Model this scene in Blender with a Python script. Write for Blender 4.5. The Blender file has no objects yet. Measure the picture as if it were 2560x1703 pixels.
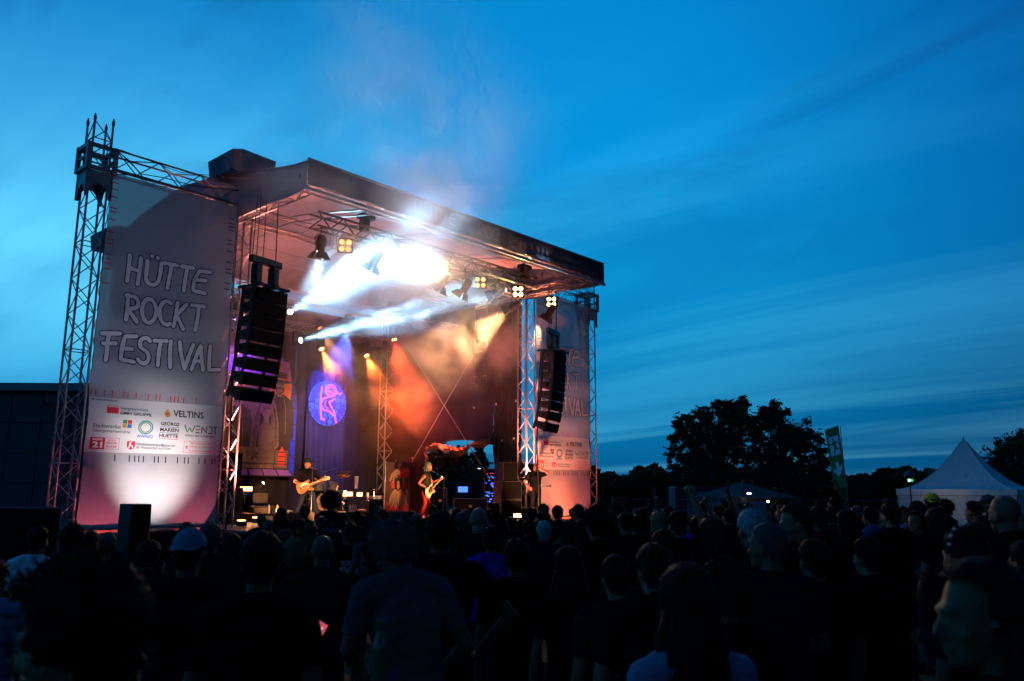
import bpy, bmesh, math, random
import numpy as np
from mathutils import Vector, Matrix, noise

S = bpy.context.scene
COL = S.collection
PI = math.pi
RNG = random.Random(7)

# ------------------------------------------------------------------ camera
CAM = Vector((-6.672, -18.581, 1.9))
YAW, PITCH, ROLL, FPX, PW, PH = 0.84, 0.1843, 0.0056, 2041.64, 2560.0, 1703.0
FWD = Vector((math.sin(YAW) * math.cos(PITCH), math.cos(YAW) * math.cos(PITCH), math.sin(PITCH)))
_rt = Vector((math.cos(YAW), -math.sin(YAW), 0))
_up = _rt.cross(FWD)
RGT = _rt * math.cos(ROLL) + _up * math.sin(ROLL)
UPV = -_rt * math.sin(ROLL) + _up * math.cos(ROLL)
cam_data = bpy.data.cameras.new('camera')
cam_data.sensor_width = 36.0
cam_data.lens = 36.0 * FPX / PW
cam_data.clip_start = 0.05
cam_data.clip_end = 3000
cam_data.dof.use_dof = True
cam_data.dof.focus_distance = 23.0
cam_data.dof.aperture_fstop = 2.8
cam = bpy.data.objects.new('camera', cam_data)
COL.objects.link(cam)
cam.matrix_world = Matrix(((RGT.x, UPV.x, -FWD.x, CAM.x), (RGT.y, UPV.y, -FWD.y, CAM.y), (RGT.z, UPV.z, -FWD.z, CAM.z), (0, 0, 0, 1)))
S.camera = cam


def at(u, v, d):
    """world point seen at photo pixel (u, v) at distance d along the view axis"""
    return CAM + (FWD + RGT * ((u - PW / 2) / FPX) - UPV * ((v - PH / 2) / FPX)) * d


# ------------------------------------------------------------------ render settings
S.render.engine = 'CYCLES'
cy = S.cycles
cy.use_denoising = True
try:
    cy.denoiser = 'OPENIMAGEDENOISE'
except Exception:
    pass
cy.max_bounces = 4
cy.diffuse_bounces = 1
cy.glossy_bounces = 1
cy.transmission_bounces = 2
cy.volume_bounces = 0
cy.transparent_max_bounces = 6
cy.volume_step_rate = 0.7
cy.volume_max_steps = 64
cy.sample_clamp_indirect = 3.0
cy.use_light_tree = True
cy.use_adaptive_sampling = True
cy.adaptive_threshold = 0.03
cy.adaptive_min_samples = 16
S.view_settings.view_transform = 'Standard'
S.view_settings.look = 'None'
S.view_settings.exposure = 0.0
S.view_settings.gamma = 1.0

# ------------------------------------------------------------------ sky: blue hour, afterglow low behind the stage on the left
W = bpy.data.worlds.new('World')
S.world = W
W.use_nodes = True
wt = W.node_tree
wt.nodes.clear()


def wn(kind, **kw):
    n = wt.nodes.new(kind)
    for k, v in kw.items():
        setattr(n, k, v)
    return n


def wl(a, b):
    wt.links.new(a, b)


GLOW_AZ = YAW - math.radians(37)      # afterglow, as an angle from +Y towards +X
sky = wn('ShaderNodeTexSky', sky_type='NISHITA')
sky.sun_disc = False
sky.sun_elevation = math.radians(-2.5)
sky.sun_rotation = GLOW_AZ
sky.altitude = 100
sky.ozone_density = 4.0
tc = wn('ShaderNodeTexCoord')
sep = wn('ShaderNodeSeparateXYZ')
wl(tc.outputs['Generated'], sep.inputs[0])


def wmath(op, a, b=None, c=None, clamp=False):
    n = wn('ShaderNodeMath', operation=op, use_clamp=clamp)
    for i, x in enumerate((a, b, c)):
        if x is None:
            continue
        if isinstance(x, (int, float)):
            n.inputs[i].default_value = x
        else:
            wl(x, n.inputs[i])
    return n.outputs[0]


def wramp(fac, stops):
    n = wn('ShaderNodeValToRGB')
    el = n.color_ramp.elements
    while len(el) < len(stops):
        el.new(0.5)
    for e, (p, c) in zip(el, stops):
        e.position = p
        e.color = (*c, 1)
    wl(fac, n.inputs[0])
    return n.outputs[0]


# how far round from the afterglow: 0 = straight at it, 1 = opposite
dotg = wmath('ADD', wmath('MULTIPLY', sep.outputs[0], math.sin(GLOW_AZ)), wmath('MULTIPLY', sep.outputs[1], math.cos(GLOW_AZ)))
hlen = wmath('SQRT', wmath('ADD', wmath('MULTIPLY', sep.outputs[0], sep.outputs[0]), wmath('ADD', wmath('MULTIPLY', sep.outputs[1], sep.outputs[1]), 0.0004)))
az = wmath('DIVIDE', wmath('ARCCOSINE', wmath('DIVIDE', dotg, wmath('ADD', hlen, 0.0002))), PI)
elv = wmath('MULTIPLY', wmath('ARCSINE', sep.outputs[2]), 2 / PI, clamp=True)
near_glow = wramp(elv, [(0.0, (.001, .11, .30)), (.07, (.002, .19, .50)), (.17, (.042, .38, .76)), (.26, (.030, .34, .74)), (.36, (.001, .205, .57)), (.55, (.0006, .09, .30)), (1.0, (.0002, .016, .065))])
mid_glow = wramp(elv, [(0.0, (.0008, .085, .24)), (.06, (.001, .19, .45)), (.16, (.003, .28, .64)), (.26, (.001, .295, .74)), (.37, (.0008, .24, .64)), (.55, (.0005, .085, .29)), (1.0, (.0002, .016, .065))])
away_glow = wramp(elv, [(0.0, (.0004, .045, .13)), (.055, (.0005, .065, .19)), (.13, (.0006, .13, .37)), (.26, (.0006, .12, .40)), (.37, (.0006, .105, .375)), (.6, (.0004, .05, .19)), (1.0, (.0002, .016, .065))])
az1 = wn('ShaderNodeMapRange', interpolation_type='SMOOTHSTEP'); wl(az, az1.inputs['Value']); az1.inputs['From Min'].default_value = .0; az1.inputs['From Max'].default_value = .24
az2 = wn('ShaderNodeMapRange', interpolation_type='SMOOTHSTEP'); wl(az, az2.inputs['Value']); az2.inputs['From Min'].default_value = .24; az2.inputs['From Max'].default_value = .44
mix0 = wn('ShaderNodeMixRGB')
wl(az1.outputs[0], mix0.inputs[0]); wl(near_glow, mix0.inputs[1]); wl(mid_glow, mix0.inputs[2])
mixg = wn('ShaderNodeMixRGB')
wl(az2.outputs[0], mixg.inputs[0]); wl(mix0.outputs[0], mixg.inputs[1]); wl(away_glow, mixg.inputs[2])
az3 = wn('ShaderNodeMapRange'); wl(az, az3.inputs['Value']); az3.inputs['From Min'].default_value = .40; az3.inputs['From Max'].default_value = 1.0; az3.inputs['To Min'].default_value = 1.0; az3.inputs['To Max'].default_value = .03
dimm = wn('ShaderNodeVectorMath', operation='SCALE'); wl(mixg.outputs[0], dimm.inputs[0]); wl(az3.outputs[0], dimm.inputs['Scale'])
# high thin cloud: direction projected on a flat layer overhead, streaked along one heading
den = wmath('ADD', wmath('MAXIMUM', sep.outputs[2], 0.0), 0.10)
cx = wmath('DIVIDE', sep.outputs[0], den)
cyy = wmath('DIVIDE', sep.outputs[1], den)
comb = wn('ShaderNodeCombineXYZ')
wl(cx, comb.inputs[0]); wl(cyy, comb.inputs[1])


def cloud(rot, scl, nscale, detail, lo, hi, dist=0.0, off=0.0):
    m = wn('ShaderNodeMapping', vector_type='POINT')
    m.inputs['Rotation'].default_value = (0, 0, rot)
    m.inputs['Scale'].default_value = (*scl, 1)
    m.inputs['Location'].default_value = (off, off * .7, off * .3)
    wl(comb.outputs[0], m.inputs[0])
    n = wn('ShaderNodeTexNoise')
    n.inputs['Scale'].default_value = nscale
    n.inputs['Detail'].default_value = detail
    n.inputs['Roughness'].default_value = 0.55
    n.inputs['Distortion'].default_value = dist
    wl(m.outputs[0], n.inputs['Vector'])
    r = wn('ShaderNodeMapRange', interpolation_type='SMOOTHSTEP')
    r.inputs['From Min'].default_value = lo
    r.inputs['From Max'].default_value = hi
    wl(n.outputs['Fac'], r.inputs['Value'])
    return r.outputs[0]


c_light = cloud(0.06, (1.1, .15), 0.9, 5, .42, .66, .5, 3.1)
c_broad = cloud(0.06, (.8, .3), 0.5, 3, .40, .64, .4, 9.3)
c_dark = cloud(0.2, (1.0, .45), 1.1, 8, .46, .62, 1.2, 1.7)
m1 = wn('ShaderNodeMixRGB', blend_type='MULTIPLY')
himask = wramp(elv, [(0.0, (.1, .1, .1)), (.14, (.15, .15, .15)), (.30, (.9, .9, .9)), (1.0, (1, 1, 1))])
wl(wmath('MULTIPLY', c_dark, himask), m1.inputs[0]); wl(dimm.outputs[0], m1.inputs[1]); m1.inputs[2].default_value = (.6, .66, .74, 1)
lift = wn('ShaderNodeMixRGB', blend_type='MULTIPLY')
lift.inputs[0].default_value = 1.0
wl(m1.outputs[0], lift.inputs[1]); lift.inputs[2].default_value = (3.0, 2.0, 1.5, 1)
lift2 = wn('ShaderNodeMixRGB', blend_type='ADD')
lift2.inputs[0].default_value = 1.0
wl(lift.outputs[0], lift2.inputs[1]); lift2.inputs[2].default_value = (.04, .05, .035, 1)
lowmask = wramp(elv, [(0.0, (.5, .5, .5)), (.07, (1, 1, 1)), (.20, (.8, .8, .8)), (.34, (.12, .12, .12)), (1.0, (.1, .1, .1))])
m2 = wn('ShaderNodeMixRGB')
wl(wmath('MULTIPLY', wmath('MULTIPLY', c_light, wmath('ADD', wmath('MULTIPLY', c_broad, .7), .4)), lowmask), m2.inputs[0]); wl(m1.outputs[0], m2.inputs[1]); wl(lift2.outputs[0], m2.inputs[2])
skm = wn('ShaderNodeMixRGB', blend_type='ADD')
skm.inputs[0].default_value = 0.01
wl(m2.outputs[0], skm.inputs[1]); wl(sky.outputs[0], skm.inputs[2])
bg = wn('ShaderNodeBackground')
bg.inputs[1].default_value = 1.0
wl(skm.outputs[0], bg.inputs[0])
wo = wn('ShaderNodeOutputWorld')
wl(bg.outputs[0], wo.inputs[0])
W.cycles.sampling_method = 'MANUAL'
W.cycles.sample_map_resolution = 512


# ------------------------------------------------------------------ materials
def mat(name, base, rough=0.7, metal=0.0, var=0.0, vscale=8.0, bump=0.0, bscale=60.0, spec=0.4, emit=None, estr=0.0, sheen=0.0):
    m = bpy.data.materials.new(name)
    m.use_nodes = True
    nt = m.node_tree
    b = nt.nodes['Principled BSDF']
    b.inputs['Base Color'].default_value = (*base, 1)
    b.inputs['Roughness'].default_value = rough
    b.inputs['Metallic'].default_value = metal
    b.inputs['Specular IOR Level'].default_value = spec
    if var > 0 or bump > 0:
        t = nt.nodes.new('ShaderNodeTexCoord')
    if var > 0:
        n = nt.nodes.new('ShaderNodeTexNoise')
        n.inputs['Scale'].default_value = vscale
        n.inputs['Detail'].default_value = 5
        r = nt.nodes.new('ShaderNodeValToRGB')
        r.color_ramp.elements[0].position = .3
        r.color_ramp.elements[1].position = .72
        r.color_ramp.elements[0].color = (*[c * (1 - var) for c in base], 1)
        r.color_ramp.elements[1].color = (*[min(1, c * (1 + var)) for c in base], 1)
        nt.links.new(t.outputs['Object'], n.inputs['Vector'])
        nt.links.new(n.outputs['Fac'], r.inputs[0])
        nt.links.new(r.outputs[0], b.inputs['Base Color'])
    if bump > 0:
        n2 = nt.nodes.new('ShaderNodeTexNoise')
        n2.inputs['Scale'].default_value = bscale
        n2.inputs['Detail'].default_value = 4
        bp = nt.nodes.new('ShaderNodeBump')
        bp.inputs['Strength'].default_value = bump
        bp.inputs['Distance'].default_value = 0.02
        nt.links.new(t.outputs['Object'], n2.inputs['Vector'])
        nt.links.new(n2.outputs['Fac'], bp.inputs['Height'])
        nt.links.new(bp.outputs[0], b.inputs['Normal'])
    if emit:
        b.inputs['Emission Color'].default_value = (*emit, 1)
        b.inputs['Emission Strength'].default_value = estr
    return m


def tarp(name, base, trans=0.15, clear=0.0, vscale=1.2, var=.1, bump=.3):
    """coated fabric: diffuse with some light coming through, and (mesh fabric) a share of open weave"""
    m = mat(name, base, .75, 0, var, vscale, bump, 5.0, .15)
    nt = m.node_tree
    b = nt.nodes['Principled BSDF']
    out = nt.nodes['Material Output']
    tl = nt.nodes.new('ShaderNodeBsdfTranslucent')
    tl.inputs[0].default_value = (*base, 1)
    mx = nt.nodes.new('ShaderNodeMixShader')
    mx.inputs[0].default_value = trans
    nt.links.new(b.outputs[0], mx.inputs[1]); nt.links.new(tl.outputs[0], mx.inputs[2])
    last = mx.outputs[0]
    if clear > 0:
        tp = nt.nodes.new('ShaderNodeBsdfTransparent')
        m2_ = nt.nodes.new('ShaderNodeMixShader')
        m2_.inputs[0].default_value = clear
        nt.links.new(last, m2_.inputs[1]); nt.links.new(tp.outputs[0], m2_.inputs[2])
        last = m2_.outputs[0]
    nt.links.new(last, out.inputs[0])
    return m


M = {}
M['alu'] = mat('aluminium', (.36, .37, .39), .42, .5, .12, 30)
M['alu_dark'] = mat('galvanised_steel', (.22, .23, .25), .5, .5, .15, 12)
M['black'] = mat('black_paint', (.012, .012, .013), .5, 0, .3, 20)
M['blackmatt'] = mat('black_fabric', (.010, .010, .011), .9, 0, .3, 4, .3, 12, .1)
M['blackmetal'] = mat('black_metal', (.02, .02, .022), .35, .4, .2, 14)
M['speaker'] = mat('speaker_cabinet', (.030, .024, .022), .6, 0, .3, 30, .25, 220, .3)
M['grille'] = mat('speaker_grille', (.004, .004, .0045), .85, 0, 0, 1, .4, 400, .08)
M['banner'] = tarp('banner_fabric', (.42, .42, .46), .14, .10, .9, .05, .25)
M['panel'] = tarp('banner_panel', (.72, .71, .74), .10, .05, .9, .04, .25)
M['rooftarp'] = tarp('roof_tarp', (.18, .19, .22), .18, 0, .8, .14, .5)
M['roofunder'] = tarp('roof_lining', (.34, .33, .36), .08, 0, .8, .08, .5)
M['fascia'] = tarp('fascia_fabric', (.055, .06, .08), .08, 0, .7, .2, .15)
M['walltarp'] = mat('black_wall_tarp', (.014, .007, .004), .45, 0, .35, 1.1, .8, 2.2, .3)
M['backdrop'] = mat('backdrop_cloth', (.012, .011, .015), .9, 0, .2, 2, .4, 6, .15)
M['deck'] = mat('stage_deck', (.20, .15, .12), .6, 0, .3, 3, .2, 40)
M['inkdark'] = mat('print_black', (.02, .02, .03), .8)
M['inkwhite'] = tarp('print_white', (.92, .90, .93), .14, .02, 2, .04, .1)
M['inkred'] = mat('print_red', (.62, .02, .05), .8)
M['inkgrey'] = mat('print_grey', (.10, .11, .15), .8)
M['cable'] = mat('rubber_cable', (.008, .008, .009), .7)
M['chain'] = mat('hoist_chain', (.03, .03, .032), .5, .6)


# ------------------------------------------------------------------ mesh building
class MB:
    def __init__(self):
        self.v = []; self.f = []; self.mi = []; self.cur = 0

    def add(self, vs, fs):
        o = len(self.v)
        self.v.extend([tuple(x) for x in vs])
        for f in fs:
            self.f.append(tuple(i + o for i in f)); self.mi.append(self.cur)
        return self

    def box(self, c, s, rot=None, taper=1.0):
        c = Vector(c); R = rot if rot is not None else Matrix.Identity(3)
        vs = []
        for z in (-.5, .5):
            k = taper if z > 0 else 1.0
            for x, y in ((-.5, -.5), (.5, -.5), (.5, .5), (-.5, .5)):
                vs.append(c + R @ Vector((x * s[0] * k, y * s[1] * k, z * s[2])))
        return self.add(vs, [(0, 3, 2, 1), (4, 5, 6, 7), (0, 1, 5, 4), (1, 2, 6, 5), (2, 3, 7, 6), (3, 0, 4, 7)])

    def bbox(self, c, s, rot=None, bev=.01):
        """box with chamfered edges"""
        c = Vector(c); R = rot if rot is not None else Matrix.Identity(3)
        hx, hy, hz = s[0] / 2, s[1] / 2, s[2] / 2
        b = min(bev, hx * .9, hy * .9, hz * .9)
        bm = bmesh.new()
        bmesh.ops.create_cube(bm, size=1)
        for v in bm.verts:
            v.co = Vector((v.co.x * s[0], v.co.y * s[1], v.co.z * s[2]))
        bmesh.ops.bevel(bm, geom=list(bm.edges), offset=b, segments=1, affect='EDGES')
        bm.verts.index_update()
        self.add([c + R @ v.co for v in bm.verts], [[v.index for v in f.verts] for f in bm.faces])
        bm.free()
        return self

    def tube(self, p0, p1, r0, r1=None, n=8, cap=True):
        p0, p1 = Vector(p0), Vector(p1)
        r1 = r0 if r1 is None else r1
        d = (p1 - p0).normalized()
        a = d.orthogonal().normalized(); b = d.cross(a)
        vs = []
        for p, r in ((p0, r0), (p1, r1)):
            for i in range(n):
                t = 2 * PI * i / n
                vs.append(p + a * math.cos(t) * r + b * math.sin(t) * r)
        fs = [(i, (i + 1) % n, n + (i + 1) % n, n + i) for i in range(n)]
        if cap:
            fs += [tuple(reversed(range(n))), tuple(range(n, 2 * n))]
        return self.add(vs, fs)

    def path(self, pts, r, n=6, closed=False):
        pts = [Vector(p) for p in pts]
        rs = r if isinstance(r, (list, tuple)) else [r] * len(pts)
        m = len(pts); vs = []
        prev = None
        for i, p in enumerate(pts):
            if closed:
                d = pts[(i + 1) % m] - pts[i - 1]
            else:
                d = pts[min(i + 1, m - 1)] - pts[max(i - 1, 0)]
            d.normalize()
            a = d.orthogonal().normalized() if prev is None else (prev - d * prev.dot(d)).normalized()
            prev = a
            b = d.cross(a)
            for k in range(n):
                t = 2 * PI * k / n
                vs.append(p + (a * math.cos(t) + b * math.sin(t)) * rs[i])
        fs = []
        for i in range(m if closed else m - 1):
            j = (i + 1) % m
            for k in range(n):
                fs.append((i * n + k, i * n + (k + 1) % n, j * n + (k + 1) % n, j * n + k))
        if not closed:
            fs += [tuple(reversed(range(n))), tuple(range((m - 1) * n, m * n))]
        return self.add(vs, fs)

    def lathe(self, prof, n=16, M4=None):
        """prof: (r, z) pairs, revolved about z"""
        vs = []; fs = []
        for r, z in prof:
            for k in range(n):
                t = 2 * PI * k / n
                q = Vector((r * math.cos(t), r * math.sin(t), z))
                vs.append(M4 @ q if M4 is not None else q)
        m = len(prof)
        for i in range(m - 1):
            for k in range(n):
                fs.append((i * n + k, i * n + (k + 1) % n, (i + 1) * n + (k + 1) % n, (i + 1) * n + k))
        fs += [tuple(reversed(range(n))), tuple(range((m - 1) * n, m * n))]
        return self.add(vs, fs)

    def prism(self, out, th, fn):
        """outline (list of 2d) extruded by th; fn(x, y, t) -> point"""
        n = len(out)
        vs = [fn(x, y, 0) for x, y in out] + [fn(x, y, th) for x, y in out]
        fs = [tuple(range(n)), tuple(reversed(range(n, 2 * n)))]
        fs += [(i, i + n, (i + 1) % n + n, (i + 1) % n) for i in range(n)]
        return self.add(vs, fs)

    def grid(self, nu, nv, fn, wrap=False):
        vs = [fn(i / nu, j / nv) for j in range(nv + 1) for i in range(nu + 1)]
        fs = [(j * (nu + 1) + i, j * (nu + 1) + i + 1, (j + 1) * (nu + 1) + i + 1, (j + 1) * (nu + 1) + i) for j in range(nv) for i in range(nu)]
        return self.add(vs, fs)

    def ell(self, c, r, nu=14, nv=9, R=None):
        c = Vector(c); vs = []
        for j in range(nv + 1):
            ph = PI * j / nv
            for i in range(nu):
                t = 2 * PI * i / nu
                q = Vector((math.sin(ph) * math.cos(t) * r[0], math.sin(ph) * math.sin(t) * r[1], math.cos(ph) * r[2]))
                vs.append(c + (R @ q if R is not None else q))
        fs = []
        for j in range(nv):
            for i in range(nu):
                k = (i + 1) % nu
                fs.append((j * nu + i, (j + 1) * nu + i, (j + 1) * nu + k, j * nu + k))
        return self.add(vs, fs)

    def mesh(self, name, smooth=False):
        me = bpy.data.meshes.new(name)
        me.from_pydata(self.v, [], self.f)
        if any(self.mi):
            me.polygons.foreach_set('material_index', self.mi)
        if smooth:
            me.polygons.foreach_set('use_smooth', [True] * len(me.polygons))
        me.update()
        return me

    def build(self, name, m, parent=None, smooth=False, world=True):
        return obj(name, self.mesh(name, smooth), m, parent, world)


def obj(name, me, m=None, parent=None, world=True):
    o = bpy.data.objects.new(name, me)
    COL.objects.link(o)
    if m is not None:
        for x in (m if isinstance(m, (list, tuple)) else [m]):
            if me.materials.find(x.name) < 0:
                me.materials.append(x)
    if parent is not None:
        o.parent = parent
        if world:
            o.location = -ROOTLOC[parent.name]
            ROOTLOC[o.name] = Vector((0, 0, 0)) + ROOTLOC[parent.name] - ROOTLOC[parent.name]
        else:
            ROOTLOC[o.name] = Vector((0, 0, 0))
    else:
        ROOTLOC[o.name] = Vector((0, 0, 0))
    return o


ROOTLOC = {}


def thing(name, label, cat, loc=(0, 0, 0), rz=0.0, group=None):
    o = bpy.data.objects.new(name, None)
    o.empty_display_size = .2
    COL.objects.link(o)
    o.location = loc
    o.rotation_euler = (0, 0, rz)
    ROOTLOC[o.name] = Vector(loc)
    tag(o, label, cat, group)
    return o


def tag(o, label=None, cat=None, group=None, kind=None):
    if label: o['label'] = label
    if cat: o['category'] = cat
    if group: o['group'] = group
    if kind: o['kind'] = kind
    return o


def instance(name, me, parent, mw):
    """a piece that shares mesh data, placed by a matrix in the parent's space"""
    o = bpy.data.objects.new(name, me)
    COL.objects.link(o)
    o.parent = parent
    o.matrix_local = mw
    ROOTLOC[o.name] = Vector((0, 0, 0))
    return o


def copy_tree(o, parent=None):
    c = o.copy(); COL.objects.link(c)
    c.parent = parent
    ROOTLOC[c.name] = Vector(c.location)
    for ch in list(o.children):
        copy_tree(ch, c)
    return c


def frame_from(d, up=Vector((0, 0, 1))):
    """rotation whose z axis is d"""
    z = Vector(d).normalized()
    x = up.cross(z)
    if x.length < 1e-4:
        x = Vector((1, 0, 0))
    x.normalize()
    y = z.cross(x)
    return Matrix((x, y, z)).transposed()


_brace_cache = {}


def brace_mesh(L, r, m):
    k = (round(L, 4), r, m.name)
    if k not in _brace_cache:
        b = MB().tube((0, 0, -L / 2), (0, 0, L / 2), r, n=6)
        me = b.mesh('brace')
        me.materials.append(m)
        _brace_cache[k] = me
    return _brace_cache[k]


def truss(root, p0, p1, w=.40, h=None, bay=.42, rc=.025, rb=.011, m=None, up=None, rungs=None, faces=(0, 1, 2, 3), chords=(0, 1, 2, 3)):
    """square lattice truss from p0 to p1 (centre line): four chords, one object per diagonal"""
    m = m or M['alu']
    h = h or w
    p0, p1 = Vector(p0), Vector(p1)
    L = (p1 - p0).length
    z = (p1 - p0).normalized()
    if up is None:
        up = Vector((0, 0, 1)) if abs(z.z) < .9 else Vector((0, 1, 0))
    x = Vector(up).cross(z).normalized(); y = z.cross(x)
    cor = [(-w / 2, -h / 2), (w / 2, -h / 2), (w / 2, h / 2), (-w / 2, h / 2)]
    base = -ROOTLOC[root.name]
    cm = MB().tube((0, 0, 0), (0, 0, L), rc, n=8).mesh('chord', True)
    cm.materials.append(m)
    R3 = Matrix((x, y, z)).transposed()
    for i in chords:
        a, b = cor[i]
        instance('chord', cm, root, Matrix.Translation(base + p0 + x * a + y * b) @ R3.to_4x4())
    n = max(1, round(L / bay)); bl = L / n
    for fi in faces:
        a = Vector((*cor[fi], 0)); b = Vector((*cor[(fi + 1) % 4], 0))
        for k in range(n):
            q0, q1 = (a, b) if (k + fi) % 2 else (b, a)
            s = q0 + Vector((0, 0, k * bl)); e = q1 + Vector((0, 0, (k + 1) * bl))
            s = p0 + R3 @ s; e = p0 + R3 @ e
            d = e - s
            me = brace_mesh(d.length, rb, m)
            instance('brace', me, root, Matrix.Translation(base + (s + e) / 2) @ frame_from(d).to_4x4())
        if rungs:
            for k in range(0, n + 1, rungs):
                s = p0 + R3 @ (a + Vector((0, 0, k * bl))); e = p0 + R3 @ (b + Vector((0, 0, k * bl)))
                me = brace_mesh((e - s).length, rb, m)
                instance('rung', me, root, Matrix.Translation(base + (s + e) / 2) @ frame_from(e - s).to_4x4())


def spot(name, loc, target, power, color, angle=20, blend=.3, size=.06, parent=None):
    l = bpy.data.lights.new(name, 'SPOT')
    l.energy = power; l.color = color; l.spot_size = math.radians(angle); l.spot_blend = blend
    l.shadow_soft_size = size
    o = bpy.data.objects.new(name, l)
    COL.objects.link(o)
    d = Vector(target) - Vector(loc)
    if parent is not None:
        o.parent = parent
        pm = Matrix.Translation(ROOTLOC[parent.name])
        o.matrix_local = pm.inverted() @ (Matrix.Translation(Vector(loc)) @ (-d).to_track_quat('Z', 'Y').to_matrix().to_4x4())
    else:
        o.matrix_world = Matrix.Translation(Vector(loc)) @ (-d).to_track_quat('Z', 'Y').to_matrix().to_4x4()
    return o
# ------------------------------------------------------------------ figures: posed skeleton -> lofted limbs -> one fused skin
# local frame: +y is where the person looks, z up, standing height about 1.75 m
def V(*a):
    return Vector(a)


def hand_bits(mb, wrist, d, palm_n, side, curl=.5, spread=.15):
    """palm and five fingers; d = forearm direction, palm_n = palm normal, side = +1 thumb towards +cross"""
    d = Vector(d).normalized(); n = (Vector(palm_n) - d * d.dot(Vector(palm_n))).normalized(); s = n.cross(d) * side
    R = Matrix((s, d, n)).transposed()
    mb.ell(wrist + d * .05, (.040, .058, .019), 10, 6, R)
    for k in range(4):
        b = wrist + d * (.088 - .006 * abs(k - 1.4)) + s * (.030 - .0205 * k)
        L = (.074, .082, .076, .058)[k]
        dd = (d + s * spread * (1.2 - .8 * k)).normalized()
        c = curl * (1.0 + .12 * k)
        p = [b - dd * .02, b]
        ang = 0
        for seg in (.45, .32, .25):
            ang += c * .75
            p.append(p[-1] + (dd * math.cos(ang) + n * math.sin(ang)) * L * seg)
        mb.path(p, [.0095, .0098, .0092, .0085, .0072], 7)
        mb.ell(p[-1], (.0078,) * 3, 6, 4)
    t0 = wrist + d * .02 + s * .03
    p = [t0, t0 + s * .026 + d * .022 + n * .006, t0 + s * .040 + d * .052 + n * .016 * (1 + curl), t0 + s * .036 + d * .080 + n * .030 * (1 + curl)]
    mb.path(p, [.013, .0125, .011, .009], 7); mb.ell(p[-1], (.009,) * 3, 6, 4)


def head_bits(mb, M4, fem=False):
    q = lambda x, y, z: M4 @ V(x, y, z)
    R = M4.to_3x3()
    E = lambda c, r, nu=12, nv=8: mb.ell(q(*c), r, nu, nv, R)
    E((0, -.012, .035), (.076, .096, .090), 18, 12)      # cranium
    E((0, .022, -.015), (.066, .072, .085), 16, 10)      # face
    E((0, .040, -.075), (.046 if fem else .052, .045, .038))    # jaw
    E((0, .072, -.098), (.020, .018, .016))              # chin
    E((0, .086, .022), (.048, .014, .014))               # brow
    mb.path([q(0, .090, .012), q(0, .104, -.018), q(0, .112, -.034)], [.009, .012, .014], 7); E((0, .104, -.036), (.017, .014, .011), 8, 6)
    E((0, .088, -.064), (.024, .012, .007), 8, 6); E((0, .085, -.076), (.021, .012, .007), 8, 6)
    for s in (-1, 1):
        E((s * .077, -.012, -.010), (.010, .020, .032), 8, 6)
        E((s * .030, .078, .004), (.013, .010, .008), 8, 6)
        E((s * .046, .058, -.030), (.020, .020, .018), 8, 6)


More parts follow.
